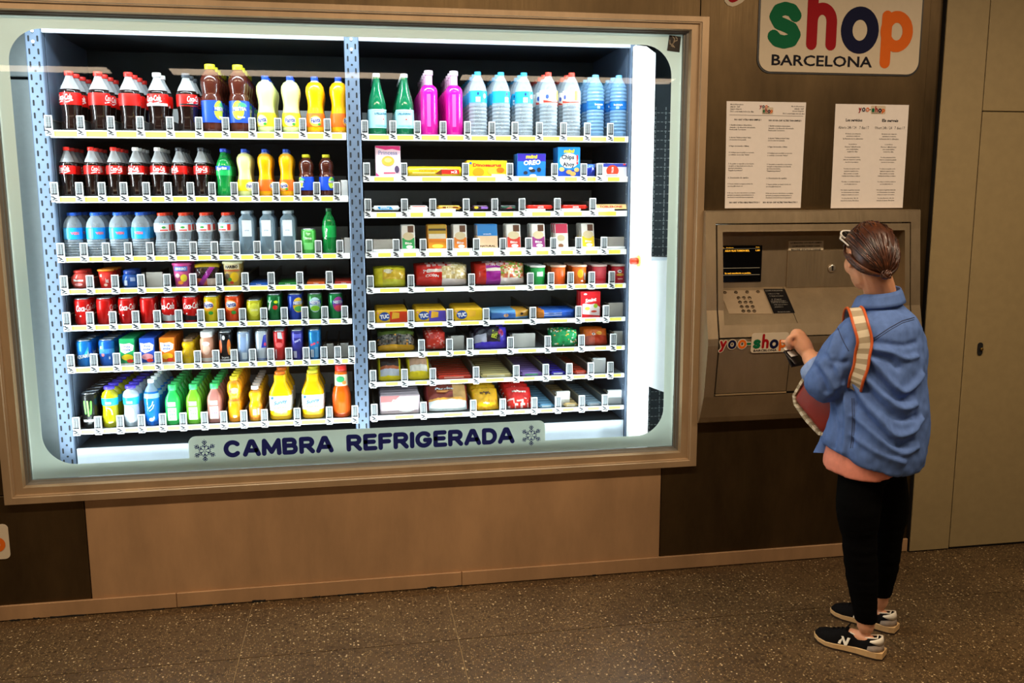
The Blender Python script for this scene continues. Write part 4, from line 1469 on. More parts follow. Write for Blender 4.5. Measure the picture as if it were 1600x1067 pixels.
# ---------------------------------------------------------------- second shelf
for i, (px, cap_, kd) in enumerate(((109, 'f0281c', 'red'), (147, 'f0281c', 'red'), (182, 'f0281c', 'red'), (216, 'f1f2f2', 'white'), (250, 'f1f2f2', 'white'), (283, '3a3f46', 'dark'), (317, '3a3f46', 'dark'))):
    lane('L2', px, proto(('cola5', cap_, kd), lambda: cola(.208, .032, '', cap_, kd, (.46, .63))), 'cola_bottle', 'small cola bottle with %s cap' % {'red': 'red', 'white': 'white', 'dark': 'dark'}[kd], 'bottle', 4, rot=(-.3, .9, .5, -.3, .3, -.8, .2)[i], jit=1.2)
GRN = mat('0c8a3c', 0.12, 0, 'green_bottle', vary=0.02, coat=0.3)
lane('L2', 352, proto('sprite', lambda: bottle('cola', .205, .033, GRN, C('2b4fd2'), (.44, .64, C('16b55a')), .8, see_through('1f9a4a', .35), [('r', '1f57c8', -.04, .04, .115, .131), ('t', 'Sprite', WH, 0, .119, .046, .018, {'s': .15, 'r': .1})], (.93, 1), .42)), 'lemon_lime_bottle', 'green lemonade bottle with blue cap', 'bottle', 3, rot=-.2)
for px, k, rot in ((384, 'l', .8), (416, 'o', 1.2), (449, 'o', -.4)):
    lane('L2', px, proto(('fizzS', k), lambda: fizz(.204, .0315, k)), 'fizzy_drink_bottle', ('pale lemon' if k == 'l' else 'orange') + ' small fizzy drink bottle with blue cap', 'bottle', 3, rot=rot, jit=.8)
for px, rot in ((480, -.8), (511, .9)):
    lane('L2', px, proto('teaS', lambda: tea(.182, .0315, 'eeee30')), 'iced_tea_bottle', 'small iced tea bottle with yellow cap', 'bottle', 2, rot=rot)
# ---------------------------------------------------------------- third shelf: water
WAT = see_through('c0ced8', .66, .05, 'water_bottle')
WATB = see_through('8fbfe8', .5, .05, 'water_bottle_blue')
for i, px in enumerate((117, 152.5, 188, 222.5)):
    lane('L3', px, proto('wblue', lambda: bottle('water', .187, .037, WAT, C('1e5fd0'), (.40, .66, C('1aa0ea')), .99, None, [('t', 'VERI', 'ff7a8a', .006, .100, .034, .011, {'b': .05}), ('r', '56c4f4', -.045, -.02, .078, .120)], (.93, 1), .52, rip=.38)), 'water_bottle', 'small water bottle with blue cap and blue label', 'bottle', 4, rot=(.3, .5, .2, -.2)[i], jit=1)
for i, px in enumerate((256.5, 289.5, 322, 356)):
    lane('L3', px, proto('wred', lambda: bottle('waist', .184, .034, WAT, C('f04020'), (.56, .76, C('f4f2f2')), .99, None, [('d', '2f9a3a', -.006, .122, .009, .0045), ('r', 'e0301e', -.022, .012, .1075, .1125), ('r', 'e0301e', .018, .032, .108, .137), ('r', '9cc8ec', -.05, .05, .134, .139)], (.93, 1), .56, rip=.4)), 'water_bottle', 'small water bottle with red cap and white label', 'bottle', 3, rot=(.5, .2, 0, -.3)[i], jit=1)
for i, px in enumerate((387, 420, 451.5)):
    lane('L3', px, proto('wgrey', lambda: bottle('square', .190, .033, see_through('9fbccf', .6), C('b8cbd8'), None, .99, None, [('r', 'dde8f2', -.020, .020, .080, .150), ('t', 'agua', '8aa0b4', 0, .105, .018, .007)], (.93, 1), .6, sq=1.2)), 'water_bottle', 'square shouldered pale blue water bottle with white label', 'bottle', 3, rot=(.15, -.1, 0)[i])
lane('L3', 483, proto('can3', lambda: can(.112, .033, '5ec85a', [('t', '7up', WH, 0, .09, .02, .009), ('d', 'a8e8a0', 0, .085, .006, .004), ('t', 'lima', 'e8ffe0', 0, .07, .03, .012), ('r', '78d878', -.02, .02, .02, .05)])), 'drink_can', 'light green drink can', 'can', 1)
lane('L3', 515.5, proto('g3', lambda: bottle('slim', .200, .031, GRN, C('0c5a30'), (.36, .62, C('12b050')), .99, None, [('t', 'Perrier', WH, -.014, .09, .05, .012, {'r': 1.45})], (.93, 1), .44)), 'mineral_water_bottle', 'green mineral water bottle with dark green cap', 'bottle', 1)
# ---------------------------------------------------------------- fourth shelf: sweets
lane('L4', 127, proto('ball', lambda: [('body', MB().lathe([(.012, 0), (.030, .008), (.038, .028), (.036, .050), (.024, .066), (.022, .07)], C('d8544a', .2), 18).mesh('body'), None), ('lid', MB().lathe([(.026, .066), (.027, .069), (.027, .076), (.02, .08)], C('c8342c'), 16).mesh('lid'), None), ('print', draw([('t', 'Mentos', WH, 0, .038, .04, .011, {'b': .05}), ('d', 'f0a0a0', 0, .02, .016, .006)], .0385).mesh('print'), 0)]), 'sweets_jar', 'round red jar of sweets', 'jar', 2)
lane('L4', 167, proto('rcup', lambda: tub(.082, .024, .030, 'e2281c', 'f08a20', [('t', 'box', WH, .010, .035, .012, .02), ('r', 'f8d0c0', -.02, -.01, .05, .062), ('d', 'ffd9c8', .004, .016, .007, .006)])), 'sweets_cup', 'red cup of sweets with orange rim', 'cup', 3)
lane('L4', 205, proto('bcup', lambda: [('body', MB().lathe([(.026, 0), (.034, .012), (.036, .035), (.030, .055), (.024, .06)], C('1f55a8', .2), 18).mesh('body'), None), ('lid', MB().lathe([(.027, .058), (.028, .062), (.028, .074), (.02, .078)], C('1a3f90'), 16).mesh('lid'), None), ('print', draw([('r', 'c8d8f0', -.022, -.006, .012, .034), ('r', 'a8c0e8', .006, .026, .030, .046)], .0362).mesh('print'), 0)]), 'gum_jar', 'round blue jar of chewing gum', 'jar', 2)
SH['L4'].lane += 1
lane('L4', 286, proto('ptub', lambda: tub(.104, .030, .038, 'e25aa0', 'e04a98', [('r', '5a7ad8', -.030, .030, .070, .090), ('t', 'HARIBO', WH, 0, .080, .045, .012), ('d', 'f4e23a', .012, .040, .014, .016), ('d', 'f6d8d8', -.014, .050, .010, .010), ('d', 'f09030', -.002, .020, .012, .008)])), 'sweets_tub', 'pink tub of jelly sweets', 'tub', 2)
lane('L4', 325, proto('dbag', lambda: bag(.105, .10, .05, lambda u, v: ('a02a9a' if abs(u - v * .6) < .22 else '2a1614' if v > -.3 else ('e06a4a' if u < 0 else 'e8d0c0')) if v < .75 else 'e8c020', None, 0, seed=5)), 'sweets_bag', 'dark crumpled bag of sweets with a purple streak', 'bag', 2)
lane('L4', 364.5, proto('htub', lambda: tub(.108, .031, .039, 'd8b45a', 'e8e2b0', [('r', 'e8d8a8', -.036, .036, .074, .096), ('t', 'HARIBO', '2a2a2a', 0, .085, .056, .014, {'b': .06}), ('r', 'd86a3a', -.036, .036, .066, .071), ('d', 'f2c81e', .012, .040, .018, .022), ('d', '4a9a3a', -.008, .030, .008, .008), ('d', '6a5a4a', -.020, .044, .010, .014), ('d', 'd03a2a', .0, .016, .008, .006)])), 'sweets_tub', 'gold tub of jelly sweets with cream lid', 'tub', 2)
for px, c_, nm in ((405, '1f62c4', 'blue'), (450, '2c9440', 'green'), (494, 'e86a28', 'orange'), (537, 'd84a3a', 'red')):
    lane('L4', px, proto(('flat', c_), lambda: carton(.078, .013, .05, c_, [('t', 'Trident', WH, 0, .0065, .022, .005)])), 'gum_packet', 'flat %s chewing gum packet' % nm, 'packet', 4)
# ---------------------------------------------------------------- fifth shelf: cans
def colacan(var):
    r = .033
    a_ = [('t', 'Coca-Cola', WH, 0, .074, .074, .028, {'b': .02, 's': .35, 'r': .05}), ('s', WH, [(-.045, .044), (-.02, .040), (.02, .034), (.045, .038)], .007)]
    if var == 'w':
        a_ += [('p', 'b8babc', [(-.045, .01), (-.015, .01), (.015, .01), (.045, .01), (.045, .036), (.015, .034), (-.015, .038), (-.045, .044)])]
    if var == 'z':
        a_ += [('p', '16181c', [(-.045, .01), (-.015, .01), (.015, .01), (.045, .01), (.045, .030), (.015, .028), (-.015, .032), (-.045, .038)])]
    return can(.115, r, 'd0120e', a_)


for i, (px, v_, rot) in enumerate(((131, 'n', .55), (165.5, 'n', 2.0), (199.5, 'n', .35), (233, 'w', 2.2), (266, 'w', -.3), (299, 'z', .25))):
    lane('L5', px, proto(('cc', v_), lambda: colacan(v_)), 'cola_can', {'n': 'red cola can', 'w': 'red and silver cola can', 'z': 'red and black cola can'}[v_], 'can', 5, rot=rot, jit=1)
def fz(c_, d_):
    return can(.115, .033, c_, [('d', d_, -.002, .072, .026, .024), ('d', WH, -.002, .075, .024, .015), ('t', 'Fanta', '1c2f8c', -.002, .075, .045, .020, {'s': .12, 'r': .12}), ('d', '2f9a3a', .010, .040, .010, .008)])
lane('L5', 332, proto('fzy', lambda: fz('e8cc10', 'f6a020')), 'fizzy_drink_can', 'yellow fizzy drink can', 'can', 4, rot=-.3)
lane('L5', 365, proto('fzo', lambda: fz('f04a14', 'ff9a30')), 'fizzy_drink_can', 'orange fizzy drink can', 'can', 3, rot=-.1)
lane('L5', 398, proto('shorty', lambda: can(.094, .033, 'd4cf1e', [('d', 'e8e84a', .004, .05, .024, .03), ('t', 'Limón', 'f6f6c0', .004, .05, .03, .012)])), 'drink_can', 'short yellow drink can', 'can', 4)
lane('L5', 430, proto('sevup', lambda: can(.117, .032, '11743a', [('t', '7', WH, -.016, .068, .022, .046, {'b': .05, 's': .1}), ('d', 'd82a20', .008, .058, .011, .010), ('t', 'up', WH, .008, .058, .014, .011), ('d', 'c8e020', .012, .082, .009, .007)])), 'lemon_lime_can', 'dark green lemonade can', 'can', 3, rot=-.1)
for px, c_, a1, a2, nm, rot in ((462, '2446b8', 'f2c81e', '5ac05a', 'blue', .5), (493, '3c8a4a', 'b8d8e0', '8ad02a', 'silver and green', 0), (525, '128a48', 'b03aa0', 'e84a5a', 'green and purple', .4)):
    lane('L5', px, proto(('tc', c_), lambda: can(.117, .032, c_, [('d', a1, .002, .066, .026, .034), ('p', '1a3fb0', [(-.026, .066), (.030, .070), (.030, .086), (-.026, .082)]), ('t', 'NESTEA', WH, .002, .076, .046, .014, {'b': .04}), ('d', a2, .002, .050, .020, .012)])), 'iced_tea_can', nm + ' iced tea can', 'can', 3, rot=rot)
# ---------------------------------------------------------------- sixth shelf
lane('L6', 134, proto('aqb', lambda: can(.116, .033, '1478c8', [('p', '3ac0d0', [(.002, .052), (.026, .040), (.022, .092)]), ('p', 'e8f8f8', [(.014, .05), (.024, .045), (.021, .08)]), ('t', 'AQUARIUS', WH, 0, .045, .07, .018, {'s': .2, 'r': .12})])), 'sports_drink_can', 'blue sports drink can with a teal triangle', 'can', 6, rot=.1)
lane('L6', 169.5, proto('aqc', lambda: can(.116, .033, '1f6ad0', [('t', 'S', WH, -.02, .08, .012, .016), ('d', 'f08a8a', -.012, .050, .007, .008), ('r', 'd8e8f8', .012, .018, .03, .042), ('r', '3a8ae0', -.03, .04, .055, .075)])), 'sports_drink_can', 'plain blue sports drink can', 'can', 6, rot=0)
for px, c_, c2, nm in ((202, '1f9a5a', 'e8c81e', 'green'), (233, '2250b8', 'f0a0a8', 'blue'), (264, 'f07818', 'f8c020', 'orange')):
    lane('L6', px, proto(('jb', c_), lambda: carton(.062, .118, .042, c_, [('p', WH, [(-.026, .062), (-.010, .052), (.006, .058), (.024, .066), (.028, .088), (.012, .098), (-.012, .094), (-.028, .098)]), ('t', 'fruta', '3a5ab8', 0, .084, .026, .012), ('t', 'mix', '3a5ab8', 0, .070, .032, .012), ('d', c2, 0, .036, .024, .014), ('d', 'e83a2a', .010, .020, .014, .008), ('r', 'e8e8e0', -.030, .030, .001, .010)])), 'juice_carton', nm + ' fruit juice carton', 'carton', 5)
lane('L6', 295.5, proto('ysm', lambda: bottle('small', .110, .029, C('f0c80e', .2), C('8a6a4a'), None, .99, None, [('t', 'ISOSTAR', 'c8a020', 0, .045, .03, .030)], (.86, .97), .72)), 'juice_bottle', 'small yellow bottle with brown cap', 'bottle', 4)
lane('L6', 325, proto('milk', lambda: bottle('milk', .137, .030, C('eaa98a', .25), C('f6f4f0'), (.05, .16, C('f0e4dc')), .99, None, [('d', 'f4c8b0', 0, .060, .016, .024), ('d', 'fff0e8', 0, .085, .016, .010)], (.82, 1), .86)), 'milkshake_bottle', 'pink milkshake bottle with white cap', 'bottle', 4)
lane('L6', 354, proto('burn', lambda: can(.136, .030, '17161a', [('d', 'e05a1a', -.020, .070, .008, .030), ('d', 'f07a20', .018, .066, .009, .036), ('d', 'ffc85a', .020, .050, .005, .020), ('d', 'd8d8d8', -.004, .110, .006, .010), ('r', 'e8e8e8', -.024, .024, .006, .014), ('t', 'burn', WH, 0, .022, .03, .010)])), 'energy_drink_can', 'black energy drink can with flames', 'can', 4)
def rb(c0, marks):
    return can(.135, .0265, c0, marks)
BL = '2a4aa8'
for px, key_, c0, marks, nm in ((382, 'rb1', 'a8bcd8', [('r', '8aa4cc', -.012, .012, .045, .110), ('r', 'd8e4f0', -.006, .016, .012, .040)], 'silver blue energy drink can'),
                                (410, 'rb2', 'ccd6e0', [('p', '2238b0', [(.000, .060), (.026, .060), (.026, .118), (.012, .118)]), ('d', 'e03a6a', .018, .075, .006, .008), ('r', '3a5ab0', -.026, .026, .008, .011)], 'silver energy drink can with a blue corner'),
                                (438, 'rb3', 'd02828', [('p', 'c8ccd0', [(-.006, .100), (.016, .096), (.014, .128), (-.006, .128)]), ('d', 'e86060', 0, .070, .016, .012), ('r', 'f0d0d0', -.018, -.012, .01, .05)], 'red energy drink can'),
                                (465.5, 'rb4', '3a3a9a', [('r', 'd8d8f0', -.018, -.002, .010, .040), ('t', 'energy', 'c8c8f0', .004, .085, .03, .012, {'r': .4}), ('r', '5a5ac0', -.02, .02, .10, .118)], 'dark violet blue energy drink can'),
                                (492.5, 'rb5', '2a8ad0', [('s', 'e04a6a', [(-.014, .066), (0, .072), (.016, .076)], .010), ('r', 'e8f0f8', -.018, -.004, .010, .045), ('r', '7ac0f0', .002, .016, .010, .056)], 'bright blue energy drink can')):
    lane('L6', px, proto(key_, lambda: rb(c0, marks)), 'energy_drink_can', nm, 'can', 4)
# ---------------------------------------------------------------- bottom shelf, left bay
lane('L7', 143, proto('mon', lambda: can(.157, .033, '1a1c1a', [('s', '6ad04a', [(-.014, .122), (-.012, .085), (-.010, .068)], .007), ('s', '8ae06a', [(0, .122), (.001, .080), (.002, .058)], .007), ('s', '6ad04a', [(.014, .120), (.013, .090), (.010, .066)], .007), ('t', 'MONSTER', WH, 0, .036, .046, .012, {'b': .04})])), 'energy_drink_can', 'tall black energy drink can with green claw marks', 'can', 8)
def spo(fill):
    return bottle('sport', .182, .034, fill, C('4a3ac8'), (.54, .72, C('1fb4dc')), .97, None, [('s', 'f4f8e8', [(-.010, .090), (.004, .088), (.012, .076), (.014, .060)], .005), ('r', 'c8f0f8', -.012, .012, .105, .116)], (.925, 1), .66)
lane('L7', 175, proto('spy', lambda: spo(mat('c2bc10', .15, vary=.02, coat=.3))), 'sports_drink_bottle', 'yellow sports drink bottle with violet cap', 'bottle', 7)
lane('L7', 208, proto('spw', lambda: spo(see_through('ccd8e0', .2))), 'sports_drink_bottle', 'clear sports drink bottle with violet cap', 'bottle', 7)
lane('L7', 240, proto('pow', lambda: bottle('slim', .206, .033, mat('1270d8', .12, vary=.02, coat=.3), C('f0f2f4'), (.60, .70, C('8ab0d8')), .74, see_through('9fb8cc', .4), [('s', 'd8ecff', [(-.008, .080), (.006, .095), (.010, .110)], .004), ('s', 'd8ecff', [(-.006, .068), (.008, .080), (.014, .096)], .003), ('d', 'b8dcff', 0, .030, .010, .008)], (.92, 1), .40)), 'sports_drink_bottle', 'bright blue sports drink bottle with white cap', 'bottle', 6)
def aloe(c_, tx_):
    return bottle('aloe', .178, .032, mat(c_, .15, vary=.02, coat=.3), C('38c868'), None, .99, None, [('r', 'd8f0c8', -.016, .016, .084, .104), ('r', 'eef8ea', -.018, .018, .022, .078), ('t', 'ALOE', tx_, 0, .064, .028, .010), ('t', 'VERA', tx_, 0, .048, .028, .010), ('t', 'drink', tx_, 0, .034, .024, .007)], (.86, 1), .55, sq=1.0)
for px, c_, t_x, nm, n in ((272.5, '2fc85a', '2a9a4a', 'green aloe drink bottle with green cap', 7), (305, '7ad02e', '4a9a2a', 'lime green aloe drink bottle with green cap', 7), (337.5, 'b87a70', '8a3a9a', 'pinkish aloe drink bottle with green cap', 6)):
    lane('L7', px, proto(('aloe', c_), lambda: aloe(c_, t_x)), 'aloe_drink_bottle', nm, 'bottle', n)
lane('L7', 368.5, proto('pea', lambda: bottle('peach', .206, .030, mat('f8a010', .15, vary=.02, coat=.3), C('f2d81e'), (.42, .58, C('f6b02a')), .99, None, [('t', 'Granini', 'c83a1e', 0, .103, .042, .012), ('d', 'ffd88a', .004, .145, .018, .014), ('d', 'f05a2a', -.016, .142, .008, .008)], (.915, 1), .56)), 'juice_bottle', 'waisted orange juice bottle with yellow cap', 'bottle', 7)
lane('L7', 400.5, proto('smo', lambda: bottle('small', .160, .029, mat('fab414', .15, vary=.02, coat=.3), C('f2e6e0'), (.06, .42, C('f59a28')), .99, None, [('r', 'fbe8d8', -.010, .006, .030, .056), ('r', 'f6d0b0', .010, .020, .030, .060)], (.90, 1), .56)), 'juice_bottle', 'small orange juice bottle with pale cap', 'bottle', 7)
for px, cp, nm in ((440.5, 'f07818', 'orange cap'), (490.5, 'f0ee3a', 'yellow cap')):
    lane('L7', px, proto(('jug', cp), lambda: bottle('jug', .224, .050, mat('fcc20c', .2, vary=.02, coat=.3), C(cp), (.20, .50, C('f4eee8')), .99, None, [('t', 'Sunny', '1f7ab8', .002, .082, .062, .022, {'s': .3, 'r': .18}), ('d', '2a6ac0', -.034, .104, .006, .006), ('t', 'Delight', 'f0842a', 0, .058, .05, .008), ('r', 'f0c8b8', -.044, .044, .048, .052)], (.86, .97), .46, sq=1.6)), 'juice_jug', 'square yellow juice jug with ' + cp.replace(cp, nm), 'jug', 3)
lane('L7', 535, proto('tom', lambda: bottle('tomato', .238, .043, mat('f2600e', .12, vary=.03, coat=.3), C('d82a1e'), (.61, .83, C('ead8b0')), .99, None, [('d', '2a9a5a', -.004, .176, .020, .014), ('d', 'f28a3a', .014, .160, .010, .008)], (.88, 1), .60)), 'sauce_bottle', 'orange red drink bottle with red cap', 'bottle', 1)

# ================================================================== right bay
PG = mat('0e6a44', .08, vary=.02, coat=.4)
for px, rot in ((590, .5), (633, -.1)):
    lane('R1', px, proto('pel', lambda: bottle('champagne', .268, .040, PG, C('e8f0f2'), (.12, .42, C('a8e0ea')), .99, None, [('t', 'S.PELLEGRINO', '2a5a7a', 0, .094, .066, .009, {'b': .03}), ('d', 'd83a2a', .008, .070, .0035, .0035), ('r', 'd8f0f4', -.04, .04, .108, .111), ('r', '8ad0dc', -.03, .03, .040, .046)], (.94, 1), .40)), 'mineral_water_bottle', 'dark green mineral water bottle with white cap', 'bottle', 5, rot=rot)
s_ = SH['R1']
PK = mat('d81a9a', .08, vary=.03, coat=.4)
for px in (671, 710):
    lane('R1', px, proto('pink', lambda: bottle('flask', .284, .039, PK, C('f6d8ea'), None, .785, see_through('f2b8dc', .2), [('r', 'e85ac0', -.012, .004, .04, .18)], (.93, 1), .50)), 'pink_drink_bottle', 'tall magenta drink bottle with pale pink cap', 'bottle', 6)
for i, px in enumerate((747, 783, 818.5)):
    lane('R1', px, proto('fv', lambda: bottle('cone', .284, .041, WAT, C('3ab4ea'), (.52, .70, C('25aee0')), .99, None, [('r', 'e8f6fc', -.010, .010, .150, .172), ('r', '1a3a7a', -.004, .004, .180, .192), ('d', 'f0a0b0', .032, .176, .008, .010), ('t', 'agua', '1a6aa0', 0, .16, .016, .006)], (.93, 1), .36, rip=.48)), 'water_bottle', 'large water bottle with light blue cap', 'bottle', 7, rot=(-.1, .5, 0)[i], jit=1)
for i, px in enumerate((856.5, 892.5)):
    lane('R1', px, proto('fr', lambda: bottle('cone', .288, .041, WAT, C('f04a3a'), (.52, .72, C('f3efe8')), .99, None, [('p', 'd83a2a', [(-.045, .152), (.045, .152), (.045, .158), (.0, .156), (-.045, .164)]), ('d', '3a5ab0', -.026, .178, .008, .010), ('r', 'f0c04a', .022, .040, .162, .205)], (.93, 1), .36, rip=.48)), 'water_bottle', 'large water bottle with red cap', 'bottle', 6, rot=(.3, -.4)[i], jit=1)
for i, px in enumerate((929.5, 965.5)):
    lane('R1', px, proto('fb', lambda: bottle('rippled', .281, .040, WATB, C('7ac8f0'), (.44, .58, C('1f78d0')), .99, None, [('t', 'bezoya', WH, 0, .146, .042, .012), ('r', '9cd4f4', -.010, .004, .128, .140)], (.93, 1), .38, rip=.9)), 'water_bottle', 'large bluish rippled water bottle with pale blue cap', 'bottle', 4, rot=(.2, -.3)[i])


def W(px0, px1, key, Y=None):
    s = SH[key]
    Y = Y or YS + .02
    return at(px1, s.py(px1), Y).x - at(px0, s.py(px0), Y).x


# ---- second shelf: biscuits
w_ = W(587, 626, 'R2')
lane('R2', 606.5, carton(w_, .136, .05, 'f6d6e4', [('p', 'd8307a', [(-w_ / 2 + .001, .135), (w_ / 2 - .001, .135), (w_ / 2 - .001, .115), (.02, .122), (-.01, .118), (-w_ / 2 + .001, .128)][::-1]), ('p', 'd8307a', [(-w_ / 2 + .001, .001), (-w_ / 2 + .02, .001), (-w_ / 2 + .001, .02)]), ('t', 'Princesa', '6a8ac0', 0, .106, .082, .018, {'b': 0}), ('d', 'f2b84a', 0, .070, .028, .022), ('d', 'f8d88a', 0, .074, .016, .010), ('r', 'e84a6a', -.02, .03, .016, .021), ('d', '5a4a6a', .038, .034, .010, .016)]), 'biscuit_box', 'pink and white biscuit box with a heart biscuit', 'box', 2)
w_ = W(637, 721, 'R2')
lane('R2', 679, proto('roll', lambda: [('roll', MB().tube([(-w_ / 2, 0, .024), (-w_ / 2 + .004, 0, .024), (w_ / 2 - .004, 0, .024), (w_ / 2, 0, .024)], [.016, .024, .024, .016], C('eec81a', .2), 14).mesh('roll'), None), ('print', draw([('r', 'd8281c', .03, w_ / 2 - .012, .014, .034), ('p', '7a3a1a', [(.0, .014), (.03, .010), (.03, .036)]), ('t', 'x2', WH, .085, .024, .03, .012), ('t', 'Principe', 'd8701a', -.03, .030, .08, .010), ('r', 'f8e890', -.10, .0, .018, .021)], None, -.0245).mesh('print'), 0)]), 'biscuit_roll', 'yellow and red roll of biscuits', 'roll', 3)
w_ = W(729, 791, 'R2')
lane('R2', 760, carton(w_, .074, .05, 'f6cc20', [('t', 'Dinosaurus', 'd83a2a', 0, .054, .13, .015, {'b': .04}), ('d', 'f09a1a', -.04, .022, .026, .020), ('d', 'f8b83a', .025, .026, .024, .016), ('d', 'e87818', .06, .032, .018, .012), ('d', '2a6ac0', -.075, .062, .006, .005), ('r', 'fbf0d0', .02, .086, .002, .014)]), 'biscuit_box', 'yellow biscuit box', 'box', 2)
w_ = W(807, 851, 'R2')
lane('R2', 829, carton(w_, .106, .05, '1f78d8', [('r', '3a2aa8', -w_ / 2 + .001, w_ / 2 - .001, .072, .105), ('t', 'mini', 'f2d82a', .0, .092, .054, .016, {'b': .05, 's': .1}), ('t', 'OREO', WH, .002, .066, .078, .022, {'b': .04, 's': .1, 'r': .06}), ('d', '2a3038', -.028, .020, .010, .008), ('d', '2a3038', .034, .034, .010, .010), ('d', 'e8f0f8', .006, .008, .016, .006), ('d', '2a3038', .004, .030, .014, .008), ('d', 'e8ecf4', -.004, .040, .010, .005)]), 'biscuit_box', 'blue and violet box of mini sandwich biscuits', 'box', 2)
w_ = W(869.5, 904, 'R2')
lane('R2', 887, carton(w_, .136, .05, '1a8ad8', [('r', '1f4ab8', -w_ / 2 + .001, w_ / 2 - .001, .001, .035), ('t', 'mini', 'f2d82a', .0, .118, .05, .016, {'b': .05, 's': .1}), ('d', 'e8f0f4', .0, .075, .044, .034), ('t', 'Chips', '1a1a2a', -.006, .088, .060, .026, {'b': .04}), ('t', 'Ahoy', '1a1a2a', -.002, .056, .056, .026, {'b': .04}), ('t', '!', 'e02a2a', .038, .080, .010, .044, {'b': .05}), ('d', 'e8b86a', -.034, .036, .012, .010), ('d', 'e8a85a', .0, .024, .014, .010), ('d', 'e8a85a', .018, .016, .014, .010), ('d', 'e8b86a', .036, .034, .012, .010)]), 'biscuit_box', 'tall light blue box of mini cookies', 'box', 2)
lane('R2', 922, proto('tri', lambda: bag(.046, .062, .04, lambda u, v: '2038b0' if v < .5 else '4a78d8', [('p', 'e8f0ff', [(.002, -.006), (.014, .008), (.006, .018)])], 0, seed=9)), 'snack_bag', 'small dark blue pointed snack bag', 'bag', 2)
w_ = W(932, 977, 'R2')
lane('R2', 954.5, carton(w_, .064, .05, 'eceaf2', [('r', '3a4ab8', -w_ / 2 + .001, w_ / 2 - .001, .048, .063), ('d', 'e8482a', .0, .030, .030, .026), ('t', 'VALOR', WH, .0, .034, .028, .010, {'r': 1.5}), ('r', 'eceaf2', -w_ / 2 + .001, w_ / 2 - .001, .001, .015), ('r', '3a3a5a', -.030, .024, .006, .0075), ('d', 'e8482a', 0, .0068, .004, .004), ('r', 'f04a5a', .05, .062, .055, .062)]), 'biscuit_box', 'white and blue biscuit box with a red emblem', 'box', 2)


# ---- third shelf: chocolate bars lying flat
def bar(w_, c_, marks, h=.020, d=.038):
    mb = MB()
    mb.rbox(-w_ / 2 + .008, w_ / 2 - .008, -d / 2, d / 2, 0, h, .005, C(c_, .2), 2)
    for s in (-1, 1):
        mb.add([(s * (w_ / 2 - .009), -d / 2 + .002, h * .35), (s * (w_ / 2 - .009), d / 2 - .002, h * .35), (s * w_ / 2, d / 2 - .001, h * .5), (s * w_ / 2, -d / 2 + .001, h * .5), (s * (w_ / 2 - .009), -d / 2 + .002, h * .65), (s * (w_ / 2 - .009), d / 2 - .002, h * .65)], [(0, 1, 2, 3), (4, 3, 2, 5), (0, 3, 4), (1, 5, 2)], C(c_, .2))
    p = [('wrapper', mb.mesh('wrapper'), None)]
    if marks:
        p.append(('print', draw(marks, None, -d / 2).mesh('print'), 0))
    return p


for px0, px1, c_, mk, nm in ((581, 626, 'e8eef2', [('p', '3a9ad8', [(-.03, .003), (.03, .003), (.02, .017), (-.04, .017)]), ('t', 'Milky', WH, -.005, .010, .04, .009)], 'white and blue chocolate bar'),
                             (638, 670, 'f0ece8', [('r', 'd8483a', -.03, .03, .015, .018)], 'white chocolate bar'),
                             (682, 721, 'e2a83a', [('r', '7a3a1a', -.03, .04, .009, .015), ('t', 'Lion', 'f8e8a0', .0, .011, .03, .008), ('r', 'f6d88a', -.04, .03, .003, .006)], 'golden chocolate bar'),
                             (735, 764, '3a2230', [('d', 'e8c83a', -.018, .010, .010, .006), ('r', '9a6ac8', .004, .034, .004, .014)], 'brown and violet chocolate bar'),
                             (778, 808, '26282a', [('p', 'd83a4a', [(-.01, .004), (.02, .006), (.012, .016)]), ('s', '4a9a7a', [(-.03, .012), (.03, .010)], .003)], 'black chocolate bar with a red flash'),
                             (821, 864, 'd82a1c', [('r', 'f6f0f0', -.010, .016, .006, .014), ('t', 'KitKat', 'd82a1c', .003, .010, .022, .007)], 'red chocolate wafer bar'),
                             (876, 918, 'd82a1c', [('r', 'f6f0f0', -.010, .016, .006, .014), ('t', 'KitKat', 'd82a1c', .003, .010, .022, .007)], 'red chocolate wafer bar')):
    w_ = W(px0, px1, 'R3')
    lane('R3', (px0 + px1) / 2, bar(w_, c_, mk), 'chocolate_bar', nm, 'bar', 5, zoff=.011, dy=.017)
w_ = W(929, 978, 'R3')
tb = MB()
tb.add([(-w_ / 2, -.020, 0), (-w_ / 2, .020, 0), (-w_ / 2, -.010, .022), (-w_ / 2, .010, .022), (w_ / 2, -.020, 0), (w_ / 2, .020, 0), (w_ / 2, -.010, .022), (w_ / 2, .010, .022)], [(0, 4, 6, 2), (1, 3, 7, 5), (2, 6, 7, 3), (0, 1, 5, 4), (0, 2, 3, 1), (4, 5, 7, 6)], C('f0cf8a'))
ar = draw([('t', 'TOBLERONE', 'c83a1a', 0, .011, w_ * .72, .010, {'b': .04})], None, 0)
ar.v = [(x, -.020 + z * .4545 + y, z) for x, y, z in ar.v]
lane('R3', 953, [('box', tb.mesh('box'), None), ('print', ar.mesh('print'), 0)], 'chocolate_bar', 'long cream three-sided chocolate bar', 'bar', 4, zoff=.011, dy=.017)


